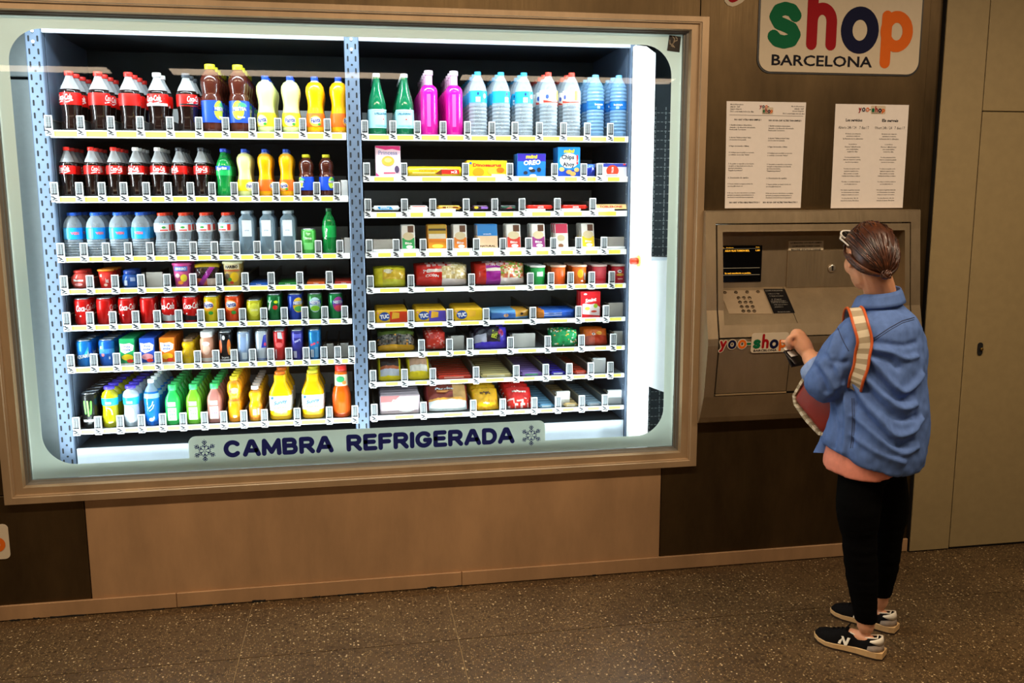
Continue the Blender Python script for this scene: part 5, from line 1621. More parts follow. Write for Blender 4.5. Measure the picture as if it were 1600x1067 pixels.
# ---- fourth shelf: pouches leaning back
def pouch(w_, h, c0, kind):
    d = .016
    art = []
    if kind == 'card':
        art = [('r', 'e8e6e0', -w_ / 2 + .002, w_ / 2 - .002, .002, h - .002), ('r', '5a3420', -.002, w_ / 2 - .006, h * .70, h * .95), ('r', c0, -w_ / 2 + .003, w_ / 2 - .003, .012, h * .50), ('d', 'd8c8a0', 0, h * .56, w_ * .40, h * .15), ('d', 'f0ece0', .004, .020, w_ * .25, .008), ('t', 'Bio', WH, 0, h * .30, w_ * .5, .010)]
    elif kind == 'fold':
        art = [('r', 'b8962a', -w_ / 2 + .002, w_ / 2 - .002, h * .64, h - .002), ('r', '3a3010', -w_ / 2 + .004, w_ / 2 - .004, h * .76, h * .84), ('r', 'e0d8c0', -w_ / 2 + .004, w_ / 2 - .006, h * .46, h * .64), ('r', 'e8801a', -w_ / 2 + .002, w_ / 2 - .002, h * .34, h * .44), ('d', 'f6d84a', .0, h * .18, w_ * .3, h * .08)]
    elif kind == 'blue':
        art = [('r', '1a84d0', -w_ / 2 + .001, w_ / 2 - .001, h * .55, h - .001), ('r', 'f0d0a8', -w_ / 2 + .004, w_ / 2 - .001, .004, h * .50), ('t', 'NATURAL', '5a3a1a', .0, h * .16, w_ * .75, .009, {'b': .05}), ('t', 'snack', WH, 0, h * .62, w_ * .4, .005)]
    else:
        art = [('r', 'b82a4a', -w_ / 2 + .002, w_ / 2 - .002, h * .62, h - .002), ('r', 'dcd8cc', -w_ / 2 + .004, w_ / 2 - .002, .004, h * .60), ('d', 'c8b890', -.004, h * .44, w_ * .3, h * .12), ('d', '8a5a3a', -.006, h * .14, w_ * .2, h * .08)]
    p = carton(w_, h, d, c0 if kind in ('fold', 'blue') else 'e8e6e0', art, .004)
    for nm, me, _ in p:
        me.transform(Matrix.Rotation(-.22, 4, 'X'))
    zm = min(v.co.z for v in p[0][1].vertices)
    for nm, me, _ in p:
        me.transform(Tm(0, 0, -zm))
    return p


for px0, px1, c_, k_, nm in ((625, 646, '22a85a', 'card', 'green and white snack sachet'), (666, 696, 'f29a1e', 'fold', 'orange and gold snack sachet'), (706, 727, 'e07a22', 'card', 'orange and white snack sachet'), (743, 775, 'f0d0a8', 'blue', 'blue topped peach snack sachet'), (789, 811, 'e04030', 'card', 'red and white snack sachet'), (828, 849, 'a03a8a', 'card', 'purple and white snack sachet'), (865, 885, 'b82a4a', 'wine', 'crimson topped snack sachet'), (906, 926, 'f2d41e', 'card', 'yellow and white snack sachet')):
    w_ = W(px0, px1, 'R4')
    lane('R4', (px0 + px1) / 2 + 3, pouch(w_, .122, c_, k_), 'snack_sachet', nm, 'sachet', 3, zoff=.002, dy=.02, gap=.045)
# ---- fifth shelf: bags and tubs
w_ = W(584, 634, 'R5')
lane('R5', 609, bag(w_, .095, .085, lambda u, v: 'e4de2e' if u < -.45 or v > .6 else ('f2efd0' if (u + .1) ** 2 + (v - .4) ** 2 < .06 else 'd8b83a' if v > -.5 else 'd4d43a'), None, -.35, seed=3), 'snack_bag', 'yellow green crinkled snack bag', 'bag', 2)
def popz(c1, c2):
    def f(u, v):
        if u < -.55:
            return c1
        if v > .55 and u < .35:
            return c1 if int(u * 9) % 2 else 'f0b8b0'
        if u < .0:
            return 'f4e8e0' if abs(v - .2) < .14 else c2
        if v < -.62:
            return 'f0e2dc'
        return pk(u, v, ['ead9a8', 'f4ecd0', 'd8c48a', 'c8b070'] if c1 == c2 else ['d89a4a', 'e8c88a', '7aa83a', 'd8684a', 'f0e0b8'])
    return f
w_ = W(649, 730, 'R5')
lane('R5', 689.5, bag(w_, .105, .10, popz('d8281c', 'd8281c'), [('t', 'POP', WH, -.06, .006, .05, .018), ('t', 'CORN', WH, -.045, -.016, .06, .012)], -.35, seed=4, n=28), 'popcorn_bag', 'red bag of popcorn with a clear window', 'bag', 2)
w_ = W(741, 819, 'R5')
lane('R5', 780, bag(w_, .107, .10, popz('d8301f', 'a42a9a'), [('t', 'BIO', 'f0d8e0', -.02, .034, .06, .016)], -.35, seed=6, n=28), 'snack_bag', 'purple and red bag of mixed snacks', 'bag', 2)
for px, c_, lid_, mk, nm in ((840, '1fa24a', 'e8e8e4', [('r', 'd8f0e0', -.010, .020, .040, .062)], 'green crisps tub'), (872, 'f0641a', 'e0b8a0', [('r', 'd8500e', -.002, .0, .01, .07)], 'plain orange crisps tub'), (904.5, 'f0741a', 'e8c8b0', [('d', 'f8c82a', -.002, .050, .014, .020), ('r', 'd8d8d8', .018, .026, .020, .054), ('d', WH, .006, .016, .006, .004)], 'orange crisps tub with a yellow emblem'), (936, 'e04a58', 'f0d8d4', [('r', 'd82838', -.03, .03, .014, .026), ('s', 'b82030', [(-.024, .034), (.024, .066)], .002)], 'pink red crisps tub'), (965.5, 'b81a28', 'c8c0b8', [('d', 'f4ece4', -.002, .058, .011, .007), ('d', '2a1a18', -.002, .058, .008, .003), ('d', 'd8b83a', 0, .042, .018, .006), ('t', 'Pringles', 'b81a28', 0, .042, .028, .006), ('t', 'Original', 'f4dcd4', 0, .022, .024, .007)], 'dark red crisps tub with a round emblem')):
    lane('R5', px, tub(.090, .033, .034, c_, lid_, mk), 'crisps_tub', nm, 'tub', 3)
# ---- sixth shelf: crackers
for px0, px1, c2, nm in ((586.5, 637, 'd8401c', 'yellow and red cracker packet'), (648, 697, '5a4ab8', 'yellow and violet cracker packet'), (708, 753, 'f2c41c', 'plain yellow cracker packet')):
    w_ = W(px0, px1, 'R6')
    x1 = w_ / 2 - .003
    lane('R6', (px0 + px1) / 2, carton(w_, .060, .055, 'f4c01c', [('p', c2, [(-.008, .004), (x1, .004), (x1, .052), (-.008, .052)]), ('p', 'f2b83a', [(.0, .018), (.034, .022), (.036, .046), (.004, .050)]), ('d', '1f4aa0', -w_ * .22, .030, .025, .020), ('t', 'TUC', WH, -w_ * .22, .030, .040, .020, {'b': .06, 'r': .1}), ('d', 'f6a0a0', -w_ * .42, .046, .004, .004)], .008), 'cracker_packet', nm, 'packet', 4)
w_ = W(766, 826, 'R6')
lane('R6', 796, bag(w_, .046, .05, lambda u, v: ('4a84d8' if v < .5 else '6ab0e8') if u < .25 else ('d8a03a' if v > -.5 else '7ab0e0'), [('d', 'd8a060', -.02, -.002, .012, .008), ('d', '3a2a1a', .055, .004, .007, .006)], 0, seed=12), 'cookie_packet', 'blue and gold cookie packet', 'packet', 3)
w_ = W(838, 898, 'R6')
lane('R6', 868, bag(w_, .042, .05, lambda u, v: 'e88a2a' if u < -.65 else ('2a62d0' if u > .25 else ('c8d4e4' if abs(v) < .5 and int(v * 8) % 2 else '3a70d0')), None, 0, seed=13), 'cookie_packet', 'royal blue cookie packet with orange end', 'packet', 3)
w_ = W(905.5, 936, 'R6')
lane('R6', 921, carton(w_, .124, .04, 'd41a22', [('p', 'f4e8e8', [(-w_ / 2 + .008, .018), (w_ / 2 - .003, .010), (w_ / 2 - .003, .050), (.010, .072), (-w_ / 2 + .008, .066)]), ('d', 'd41a22', .0, .078, .030, .014), ('t', 'Smint', WH, .0, .084, .056, .018, {'s': .25, 'r': .15}), ('d', 'a8c83a', .024, .056, .010, .010), ('d', 'f2c84a', -.016, .044, .012, .008), ('d', 'd8503a', .016, .030, .014, .005), ('d', WH, -.026, .112, .008, .004)]), 'sweets_box', 'tall red sweets box with white swirl', 'box', 2)
# ---- seventh shelf
w_ = W(590, 648, 'R7')
lane('R7', 619, bag(w_, .10, .075, lambda u, v: 'e0a81e' if v < -.55 else ('5a6a2a' if v > .4 else pk(u, v, ['2a2018', 'e89a2a', '3a2a20', '8a7a6a', '5a5a50'])), None, -.5, seed=21), 'snack_bag', 'dark snack bag with yellow base', 'bag', 2)
w_ = W(665, 696, 'R7')
lane('R7', 680.5, bag(w_, .085, .06, lambda u, v: 'd83a2a' if nzf(u, v) < .8 else 'e8988a', None, -.5, seed=22), 'snack_bag', 'small red snack bag', 'bag', 3, zoff=.006)
w_ = W(740, 792, 'R7')
lane('R7', 766, bag(w_, .115, .06, lambda u, v: '4a3ac8' if (v < -.5 or u > .55) else ('b8b8c8' if u < -.3 and v < .2 else '241c2a'), [('t', 'FRIT', 'd8e03a', .018, .004, .04, .026, {'r': 1.3}), ('d', 'b83a6a', .048, .014, .013, .020)], -.6, seed=23), 'snack_bag', 'violet and black snack bag', 'bag', 3)
w_ = W(861, 902, 'R7')
lane('R7', 881.5, bag(w_, .085, .06, lambda u, v: '1fa05a' if nzf(u, v) < .72 else pk(u, v, ['e8f0e0', '0f7a40', 'f2b83a']), None, -.4, seed=24), 'snack_bag', 'shiny green snack bag', 'bag', 2)
w_ = W(912, 948, 'R7')
lane('R7', 930, bag(w_, .085, .06, lambda u, v: 'e86a1a' if v > 0 else ('c83a1a' if u > -.2 else 'b85a4a'), [('d', 'f4ecd8', -.016, .006, .008, .007), ('d', '3a2a1a', -.016, .006, .004, .004), ('d', 'f8b03a', .012, .010, .014, .010)], -.4, seed=25), 'snack_bag', 'orange red snack bag with round eye', 'bag', 2)
# ---- eighth shelf
w_ = W(591, 627, 'R8')
lane('R8', 609, bag(w_, .12, .05, lambda u, v: 'e8d41e' if v < -.72 or abs(u) > .82 else ('c8ccd8' if v < -.2 else '2a1a16' if v > .1 else 'b85a2a'), None, -.75, seed=31), 'peanut_bag', 'dark bag with yellow edge', 'bag', 4, gap=.06, rise=.004)
w_ = W(637.5, 671, 'R8')
lane('R8', 654, bag(w_, .12, .05, lambda u, v: 'ecd41e' if v < -.4 or abs(u) > .8 else ('efe6d8' if v < .1 else 'c89a7a'), None, -.75, seed=32), 'peanut_bag', 'yellow and white bag', 'bag', 4, gap=.06, rise=.003)


def flatp(px0, px1, key, c_, c2, nm, n, h=.018, d=.045):
    w_ = W(px0, px1, key)
    lane(key, (px0 + px1) / 2, bar(w_, c_, [('r', c2, -w_ * .3, w_ * .25, h * .3, h * .7)], h, d), 'snack_bar', nm, 'bar', n, gap=.052)


flatp(682, 738, 'R8', 'd8402c', 'f0a090', 'wide red snack bar', 9)
flatp(750, 800, 'R8', 'e4cf8a', 'f0e8c0', 'wide cream snack bar', 9)
flatp(812, 848, 'R8', '9a7ac8', '6ac090', 'violet and green snack bar', 9)
flatp(858, 884, 'R8', '3a30b8', 'e8e8f8', 'deep blue snack bar', 9)
flatp(895, 917, 'R8', 'd8482e', 'e87a6a', 'narrow red snack bar', 9)
# ---- bottom shelf, right bay
w_ = W(594, 656, 'R9')
lane('R9', 625, carton(w_, .092, .05, 'c8b4bc', [('p', 'c06a6a', [(-w_ / 2 + .004, .088), (.0, .088), (-.03, .060), (-w_ / 2 + .004, .060)][::-1]), ('s', 'e8c8b0', [(-.06, .020), (-.03, .070), (.01, .060)], .005), ('d', 'f4eef0', .030, .036, .046, .026), ('d', 'd8a8b8', .062, .070, .012, .012), ('t', 'Kinder', 'b89aa8', .03, .036, .06, .014)], .006), 'snack_box', 'pinkish grey wrapped snack box', 'box', 5, gap=.055)
w_ = W(666, 731, 'R9')
lane('R9', 698.5, bag(w_, .15, .07, lambda u, v: ('e8eef0' if v < -.45 else 'd89a3a' if v < -.25 else ('7a2a1a' if u < .3 else 'c89a5a')) if abs(u) < .88 else '8a2a2a', [('t', 'Panrico', 'd8e0e4', -.01, .03, .09, .012), ('r', 'c8803a', -.05, .03, .005, .02)], -.8, seed=41), 'pastry_bag', 'brown and white pastry bag', 'bag', 3, gap=.10)
w_ = W(738, 778, 'R9')
lane('R9', 758, bag(w_, .13, .05, lambda u, v: 'f0b41c' if nzf(u, v) < .9 else 'e89a1a', [('t', "m&m's", '4a2a1a', 0, .018, .05, .020, {'b': .06, 'r': -.1}), ('t', "m&m's", 'fff0d0', 0, -.040, .03, .010)], -.85, seed=42), 'sweets_bag', 'yellow bag of chocolate sweets', 'bag', 5, gap=.065, rise=.004)
w_ = W(791, 830, 'R9')
lane('R9', 810.5, bag(w_, .13, .05, lambda u, v: 'd8201c' if v > -.3 else ('f0c8c0' if nzf(u, v) < .35 else 'd8281c'), [('t', 'Maltesers', 'f4e0d0', 0, .018, .065, .014, {'b': .05, 'r': -.1})], -.85, seed=43), 'sweets_bag', 'red bag of chocolate balls', 'bag', 5, gap=.065, rise=.004)
flatp(840, 866, 'R9', '7ab8e0', 'e8f4fa', 'light blue snack bar', 9)
flatp(879, 903, 'R9', 'f0cc8a', 'f8ecd0', 'pale yellow snack bar', 9)
flatp(915, 940, 'R9', 'a8c4d8', 'e8f0f8', 'grey blue snack bar', 9)
# ================================================================== the woman at the terminal
import numpy as np
from mathutils.bvhtree import BVHTree


def dirv(deg):
    return Vector((math.cos(math.radians(deg)), math.sin(math.radians(deg)), 0))


def remeshed(mb, voxel, smooth=6, fac=0.5):
    me = mb.mesh('raw')
    o = bpy.data.objects.new('raw', me)
    COL.objects.link(o)
    r_ = o.modifiers.new('r', 'REMESH'); r_.mode = 'VOXEL'; r_.voxel_size = voxel
    if smooth:
        s_ = o.modifiers.new('s', 'SMOOTH'); s_.factor = fac; s_.iterations = smooth
    dg = bpy.context.evaluated_depsgraph_get()
    out = bpy.data.meshes.new_from_object(o.evaluated_get(dg))
    bpy.data.objects.remove(o); bpy.data.meshes.remove(me)
    out.polygons.foreach_set('use_smooth', [True] * len(out.polygons))
    return out


def setmat(me, *ms):
    me.materials.clear()
    for m_ in ms:
        me.materials.append(m_)


def ell(mb, c, rx, ry, rz, mt, M=None, n=16, k=10):
    vs, fs = [], []
    for j in range(1, k):
        ph = PI * j / k
        for i in range(n):
            th = 2 * PI * i / n
            vs.append(Vector((rx * math.sin(ph) * math.cos(th), ry * math.sin(ph) * math.sin(th), -rz * math.cos(ph))))
    vs += [Vector((0, 0, -rz)), Vector((0, 0, rz))]
    b0, t0 = len(vs) - 2, len(vs) - 1
    for j in range(k - 2):
        for i in range(n):
            fs.append((j * n + i, j * n + (i + 1) % n, (j + 1) * n + (i + 1) % n, (j + 1) * n + i))
    for i in range(n):
        fs.append((b0, (i + 1) % n, i)); fs.append((t0, (k - 2) * n + i, (k - 2) * n + (i + 1) % n))
    R_ = M if M is not None else Matrix.Identity(4)
    mb.add([Vector(c) + (R_.to_3x3() @ v) for v in vs], fs, mt, True)


def limb(mb, pts, rs, mt, sub=5, n=14):
    """tapered round limb with rounded ends"""
    P, R_ = [], []
    pts = [Vector(p) for p in pts]
    for i in range(len(pts) - 1):
        for k in range(sub):
            t = k / sub
            p0 = pts[max(i - 1, 0)]; p1 = pts[i]; p2 = pts[i + 1]; p3 = pts[min(i + 2, len(pts) - 1)]
            q = 0.5 * ((2 * p1) + (p2 - p0) * t + (2 * p0 - 5 * p1 + 4 * p2 - p3) * t * t + (3 * p1 - p0 - 3 * p2 + p3) * t ** 3)
            P.append(q); s_ = t * t * (3 - 2 * t)
            R_.append(rs[i] * (1 - s_) + rs[i + 1] * s_)
    P.append(pts[-1]); R_.append(rs[-1])
    d0 = (P[0] - P[1]).normalized(); d1 = (P[-1] - P[-2]).normalized()
    a, b_ = R_[0], R_[-1]
    P = [P[0] + d0 * a * .95, P[0] + d0 * a * .6] + P + [P[-1] + d1 * b_ * .6, P[-1] + d1 * b_ * .95]
    R_ = [a * .25, a * .78] + R_ + [b_ * .78, b_ * .25]
    mb.tube(P, R_, mt, n)


def loft(mb, rings, mt, n=28):
    """rings: (centre, lateral, fore, aft, facing deg, zfun) closed body"""
    vs, fs = [], []
    for (c, a, f, b_, ang, zf_) in rings:
        F = dirv(ang); L = dirv(ang + 90)
        for k in range(n):
            th = 2 * PI * k / n
            ct, st_ = math.cos(th), math.sin(th)
            e = 0.86
            ct_ = math.copysign(abs(ct) ** e, ct); st2 = math.copysign(abs(st_) ** e, st_)
            p = Vector(c) + F * (ct_ * (f if ct > 0 else b_)) + L * (st2 * a)
            if zf_:
                p.z += zf_(th)
            vs.append(p)
    m_ = len(rings)
    for i in range(m_ - 1):
        for k in range(n):
            fs.append((i * n + k, i * n + (k + 1) % n, (i + 1) * n + (k + 1) % n, (i + 1) * n + k))
    fs.append(tuple(reversed(range(n)))); fs.append(tuple((m_ - 1) * n + k for k in range(n)))
    mb.add(vs, fs, mt, True)


SKIN = mat('e0a27c', 0.5, 0, 'skin', vary=0.04, scale=30, sss=0.12)
DENIM = mat('5b79b6', 0.8, 0, 'denim_shirt', vary=0.10, bump=0.25, scale=55, stretch=(1, 1, .6), spec=.2)
DENIML = mat('8aa2d0', 0.8, 0, 'denim_inside', vary=0.10, bump=0.2, scale=70, spec=.2)
SEAM = mat('3a4668', 0.8, 0, 'seam_thread', vary=0.1)
BLACKC = mat('050505', 0.9, 0, 'black_leggings', vary=0.1, bump=.1, scale=60, spec=.06)
PINKT = mat('e59079', 0.85, 0, 'pink_tee', vary=0.06, bump=.15, scale=60, spec=.2)
HAIRM = mat('472616', 0.36, 0, 'brown_hair', vary=0.35, scale=90, spec=.6)

HAIRS = [HAIRM, mat('2b160c', 0.4, 0, 'brown_hair_dark', vary=0.3, scale=90, spec=.5), mat('6a3c22', 0.34, 0, 'brown_hair_light', vary=0.3, scale=90, spec=.6)]
wo = thing('person', 'woman in a blue denim shirt and black leggings, back turned, using the terminal', 'person', (1.93, -0.78, 0))
WO = Vector((1.93, -0.78, 0))


def W3(px, py, Y):
    return at(px, py, Y) - WO


def Lo(me, name, parent=wo):
    return link(name, me, parent)


# ---- joints (person space)
def gnd(px, py):
    r_ = ray(px, py)
    return CAM + r_ * (-CAM.z / r_.z) - WO


heel_l = gnd(1384, 1030); heel_l = Vector((heel_l.x - .010, heel_l.y + .012, 0))
heel_r = gnd(1403, 989); heel_r = Vector((heel_r.x - .010, heel_r.y + .010, 0))
FT_L, FT_R = 131, 127
ank_l = heel_l + dirv(FT_L) * .062 + Vector((0, 0, .105))
ank_r = heel_r + dirv(FT_R) * .062 + Vector((0, 0, .105))
kne_l, hip_l = W3(1343, 850, -.835), W3(1340, 725, -.82)
kne_r, hip_r = W3(1384, 845, -.70), W3(1388, 725, -.72)
pel = W3(1364, 700, -.77)
chest = W3(1374, 545, -.77)
neck = W3(1374, 470, -.77)
sh_l, sh_r = W3(1336, 518, -.815), W3(1410, 524, -.725)
el_l, wr_l = W3(1290, 600, -.765), W3(1263, 553, -.62)
el_r, wr_r = W3(1420, 600, -.60), W3(1300, 570, -.48)
hc = W3(1358, 399, -.765)
HF = 86.0           # the way the head faces
Fh = dirv(HF); Lh = dirv(HF + 90)
tiltM = Matrix.Rotation(math.radians(HF - 90), 4, 'Z') @ Matrix.Rotation(math.radians(-14), 4, 'X')   # local: x right, y forward, z up


def hd(x, y, z):
    return hc + tiltM.to_3x3() @ Vector((x, y, z))


# ---- body: one continuous skin surface
bd = MB()
HR = [(-.113, .072, -.02, .026), (-.10, .088, .02, .043), (-.08, .091, .045, .055), (-.05, .093, .07, .064), (-.02, .092, .085, .069), (.01, .090, .095, .072), (.04, .093, .098, .074), (.07, .082, .09, .070), (.09, .055, .07, .055), (.102, .025, .04, .032), (.106, .006, .01, .01)]
vs, fs = [], []
n = 24
for (z, f, b_, w_) in HR:
    for k in range(n):
        th = 2 * PI * k / n
        ct, st_ = math.cos(th), math.sin(th)
        vs.append(hd(-w_ * st_, (f if ct > 0 else b_) * ct, z))
for i in range(len(HR) - 1):
    for k in range(n):
        fs.append((i * n + k, i * n + (k + 1) % n, (i + 1) * n + (k + 1) % n, (i + 1) * n + k))
fs.append(tuple(reversed(range(n)))); fs.append(tuple((len(HR) - 1) * n + k for k in range(n)))
bd.add(vs, fs, SKIN, True)
limb(bd, [hd(0, .086, .020), hd(0, .098, -.005), hd(0, .104, -.026)], [.007, .009, .011], SKIN, 3, 10)
ell(bd, hd(0, .090, -.052), .022, .009, .006, SKIN, tiltM)
ell(bd, hd(0, .088, -.064), .020, .010, .006, SKIN, tiltM)
for s in (-1, 1):
    ell(bd, hd(s * .030, .084, .026), .022, .010, .007, SKIN, tiltM)
    ell(bd, hd(s * .044, .050, -.026), .024, .028, .034, SKIN, tiltM)
    ell(bd, hd(s * .074, -.008, -.012), .007, .018, .030, SKIN, tiltM @ Matrix.Rotation(.25, 4, 'X'))
    ell(bd, hd(s * .076, -.002, -.036), .006, .010, .011, SKIN, tiltM)
limb(bd, [neck + Vector((0, 0, -.04)), neck + Vector((0, 0, .03)), hd(0, -.022, -.055), hd(0, -.015, -.02)], [.07, .055, .052, .05], SKIN)
loft(bd, [(pel + Vector((0, 0, -.05)), .10, .07, .085, 118, None), (pel, .125, .085, .10, 118, None), (pel + Vector((0, 0, .18)), .115, .09, .09, 112, None), (chest + Vector((0, 0, -.06)), .14, .11, .10, 107, None), (chest + Vector((0, 0, .06)), .145, .10, .10, 105, None), (neck + Vector((0, 0, -.05)), .09, .06, .07, 105, None), (neck, .055, .05, .055, 105, None)], SKIN)
for a, b_, c in ((hip_l, kne_l, ank_l), (hip_r, kne_r, ank_r)):
    limb(bd, [a.lerp(Vector((pel.x, pel.y, a.z)), .5), a.lerp(b_, .5), b_, b_.lerp(c, .35), b_.lerp(c, .8), c], [.056, .056, .048, .046, .034, .031], SKIN)
    fwd = dirv(129)
    limb(bd, [c - fwd * .014 + Vector((0, 0, -.052)), c + fwd * .05 + Vector((0, 0, -.052)), c + fwd * .11 + Vector((0, 0, -.066))], [.024, .026, .018], SKIN)
for s, e_, w_ in ((sh_l, el_l, wr_l), (sh_r, el_r, wr_r)):
    limb(bd, [s, s.lerp(e_, .5), e_, e_.lerp(w_, .35), e_.lerp(w_, .8), w_], [.052, .044, .040, .040, .032, .027], SKIN)
# left hand: back of the hand up, fingers curled round the wallet
kn = W3(1246, 525, -.585)
hdir = (kn - wr_l).normalized()
side = Vector((.30, .93, .10)); side = (side - hdir * side.dot(hdir)).normalized()     # away from the viewer: little finger near, index far
dn = hdir.cross(side)
if dn.z > 0:
    dn = -dn
limb(bd, [wr_l, wr_l.lerp(kn, .5), kn], [.027, .033, .030], SKIN)
for q in (-.9, -.3, .3, .9):
    limb(bd, [wr_l.lerp(kn, .25) + side * q * .018, kn + side * q * .023], [.017, .0155], SKIN, 3, 10)
for i, (q, l_) in enumerate(((-1, .78), (-.35, .95), (.35, 1.0), (1.0, .92))):
    b0 = kn + side * q * .0255
    f1 = b0 + (hdir * .25 + Vector((-.75, .05, -.45))).normalized() * .033 * l_
    f2 = f1 + Vector((-.15, .05, -1)).normalized() * .025 * l_
    f3 = f2 + Vector((.55, .1, -.7)).normalized() * .019 * l_
    limb(bd, [b0, f1, f2, f3], [.0112, .0104, .0094, .0082], SKIN, 3, 10)
t0 = wr_l.lerp(kn, .35) + side * .024 + dn * .006
t1 = t0 + (hdir * .7 + dn * .5 + side * .25).normalized() * .036
t2 = t1 + (hdir * .75 + dn * .65 - side * .2).normalized() * .028
t3 = t2 + (hdir * .55 + dn * .6 - side * .5).normalized() * .022
limb(bd, [t0, t1, t2, t3], [.016, .012, .0105, .0085], SKIN, 3, 10)
# right hand under the wallet
kn2 = W3(1262, 556, -.50)
h2 = (kn2 - wr_r).normalized(); sd2 = Vector((.1, .9, .5)); sd2 = (sd2 - h2 * sd2.dot(h2)).normalized(); up2 = sd2.cross(h2)
if up2.z < 0:
    up2 = -up2
limb(bd, [wr_r, wr_r.lerp(kn2, .5), kn2], [.025, .029, .026], SKIN)
for i, (q, l_) in enumerate(((-1, .8), (-.35, .95), (.35, 1.0), (1.0, .9))):
    b0 = kn2 + sd2 * q * .025
    f1 = b0 + h2 * .034 * l_; f2 = f1 + (h2 * .6 + up2 * .6).normalized() * .025 * l_; f3 = f2 + up2 * .018 * l_
    limb(bd, [b0, f1, f2, f3], [.0102, .009, .0084, .0072], SKIN, 3, 10)
limb(bd, [wr_r.lerp(kn2, .4) - sd2 * .024, kn2 - sd2 * .040 + up2 * .012, kn2 - sd2 * .036 + h2 * .03 + up2 * .02], [.015, .011, .009], SKIN, 3, 10)
me = remeshed(bd, .0042, 5)
setmat(me, SKIN)
Lo(me, 'body')
for s in (-1, 1):
    e_ = MB()
    ell(e_, hd(s * .031, .076, .006), .0115, .0115, .0105, mat('e8e4de', .2, vary=0), tiltM, 12, 8)
    eo = e_.obj('eye', wo)
    i_ = MB(); ell(i_, hd(s * .031, .0855, .005), .0055, .003, .0055, mat('2a1a10', .15, vary=0), tiltM, 10, 6)
    i_.obj('iris', eo)

# ---- leggings
lg = MB()
loft(lg, [(pel + Vector((0, 0, -.10)), .118, .085, .10, 118, None), (pel + Vector((0, 0, -.04)), .142, .098, .115, 118, None), (pel + Vector((0, 0, .03)), .145, .105, .118, 118, None), (pel + Vector((0, 0, .12)), .130, .095, .10, 116, None)], BLACKC)
for a, b_, c, zl in ((hip_l, kne_l, ank_l, .0), (hip_r, kne_r, ank_r, .012)):
    limb(lg, [a.lerp(Vector((pel.x, pel.y, a.z)), .38) + Vector((0, 0, -.015)), a.lerp(b_, .5), b_, b_.lerp(c, .38), b_.lerp(c, .80), c + Vector((0, 0, .035 + zl))], [.084, .080, .060, .057, .044, .040], BLACKC, 6, 18)
me = remeshed(lg, .007, 8)
# cut the leg ends flat
bm = bmesh.new(); bm.from_mesh(me)
for v in bm.verts:
    near = min((ank_l, ank_r), key=lambda q: (Vector((q.x, q.y, 0)) - Vector((v.co.x, v.co.y, 0))).length)
    lim = near.z + (.022 if near is ank_l else .030)
    if v.co.z < lim:
        v.co.z = lim
bmesh.ops.dissolve_degenerate(bm, edges=bm.edges, dist=1e-6)
bm.to_mesh(me); bm.free()
P = np.array([v.co[:] for v in me.vertices])
N = np.array([v.normal[:] for v in me.vertices])
d = np.zeros(len(P))
for i, p in enumerate(P):
    q = noise.noise(Vector((p[0] * 9, p[1] * 9, p[2] * 42))) * (.0035 if p[2] < .30 or abs(p[2] - kne_l.z) < .09 else .0012)
    d[i] = q
P += N * d[:, None]
me.vertices.foreach_set('co', P.ravel())
setmat(me, BLACKC)
me.update()
Lo(me, 'leggings')

# ---- pink tee under the shirt
te = MB()
zt = W3(1330, 733, -.8).z
lowf = lambda th: -.004 + .012 * math.cos(th) + .10 * max(0, -math.cos(th - .9)) ** 1.2
loft(te, [(Vector((pel.x, pel.y, zt - .010)),   .176, .160, .140, 114, lowf), (Vector((pel.x, pel.y, zt + .03)), .175, .158, .141, 114, lambda th: lowf(th) * .8), (Vector((pel.x, pel.y, zt + .12)), .160, .135, .140, 113, None), (chest + Vector((0, 0, -.08)), .14, .11, .105, 108, None)], PINKT)
me = remeshed(te, .008, 4); setmat(me, PINKT)
Lo(me, 'tee_shirt')

# ---- denim shirt
st = MB()
zB = W3(1395, 717, -.72).z          # hem at the back
zF = W3(1300, 700, -.82).z          # hem at the front


def hem(th):                         # th 0 = front, 90 = her left
    c = math.cos(th)
    s_ = math.sin(th)
    side_up = .030 * max(0, s_) * (1 - abs(c)) + .030 * max(0, -s_) * (1 - abs(c))
    return (zF - zB) * (0.5 + 0.5 * c) * .9 + side_up


cx_ = lambda z: pel.lerp(chest, (z - pel.z) / (chest.z - pel.z))


def ringc(z, off=0.0, ang=110):
    c = cx_(z)
    return Vector((c.x, c.y, z)) + dirv(ang) * off


loft(st, [(ringc(zB, -.004, 114), .182, .172, .160, 114, hem), (ringc(zB + .05, -.004, 114), .184, .172, .170, 114, lambda th: hem(th) * .7), (ringc(pel.z + .07, -.004, 113), .178, .158, .174, 113, None), (ringc(pel.z + .14, -.004, 112), .174, .155, .170, 112, None), (ringc(pel.z + .24, 0, 110), .166, .148, .156, 110, None), (ringc(chest.z - .05, 0, 108), .168, .142, .150, 108, None), (ringc(chest.z + .03, 0, 106), .162, .124, .140, 106, None), (ringc(chest.z + .085, -.003, 105), .145, .105, .126, 105, None), (ringc(chest.z + .13, -.005, 105), .108, .085, .100, 105, None), (Vector((neck.x, neck.y, neck.z - .018)), .078, .066, .074, 105, None), (Vector((neck.x, neck.y, neck.z + .01)), .062, .056, .060, 105, None)], DENIM, 36)
cuf_l = el_l.lerp(wr_l, .38)
limb(st, [sh_l + Vector((.012, 0, .005)), sh_l.lerp(el_l, .45), el_l + Vector((0, 0, .0)), el_l.lerp(wr_l, .22), cuf_l], [.064, .072, .068, .061, .050], DENIM, 6, 20)
cuf_r = el_r.lerp(wr_r, .40)
limb(st, [sh_r + Vector((-.008, 0, .002)), sh_r.lerp(el_r, .45), el_r, el_r.lerp(wr_r, .22), cuf_r], [.060, .063, .060, .055, .047], DENIM, 6, 20)
me = remeshed(st, .0062, 7)
bm = bmesh.new(); bm.from_mesh(me)
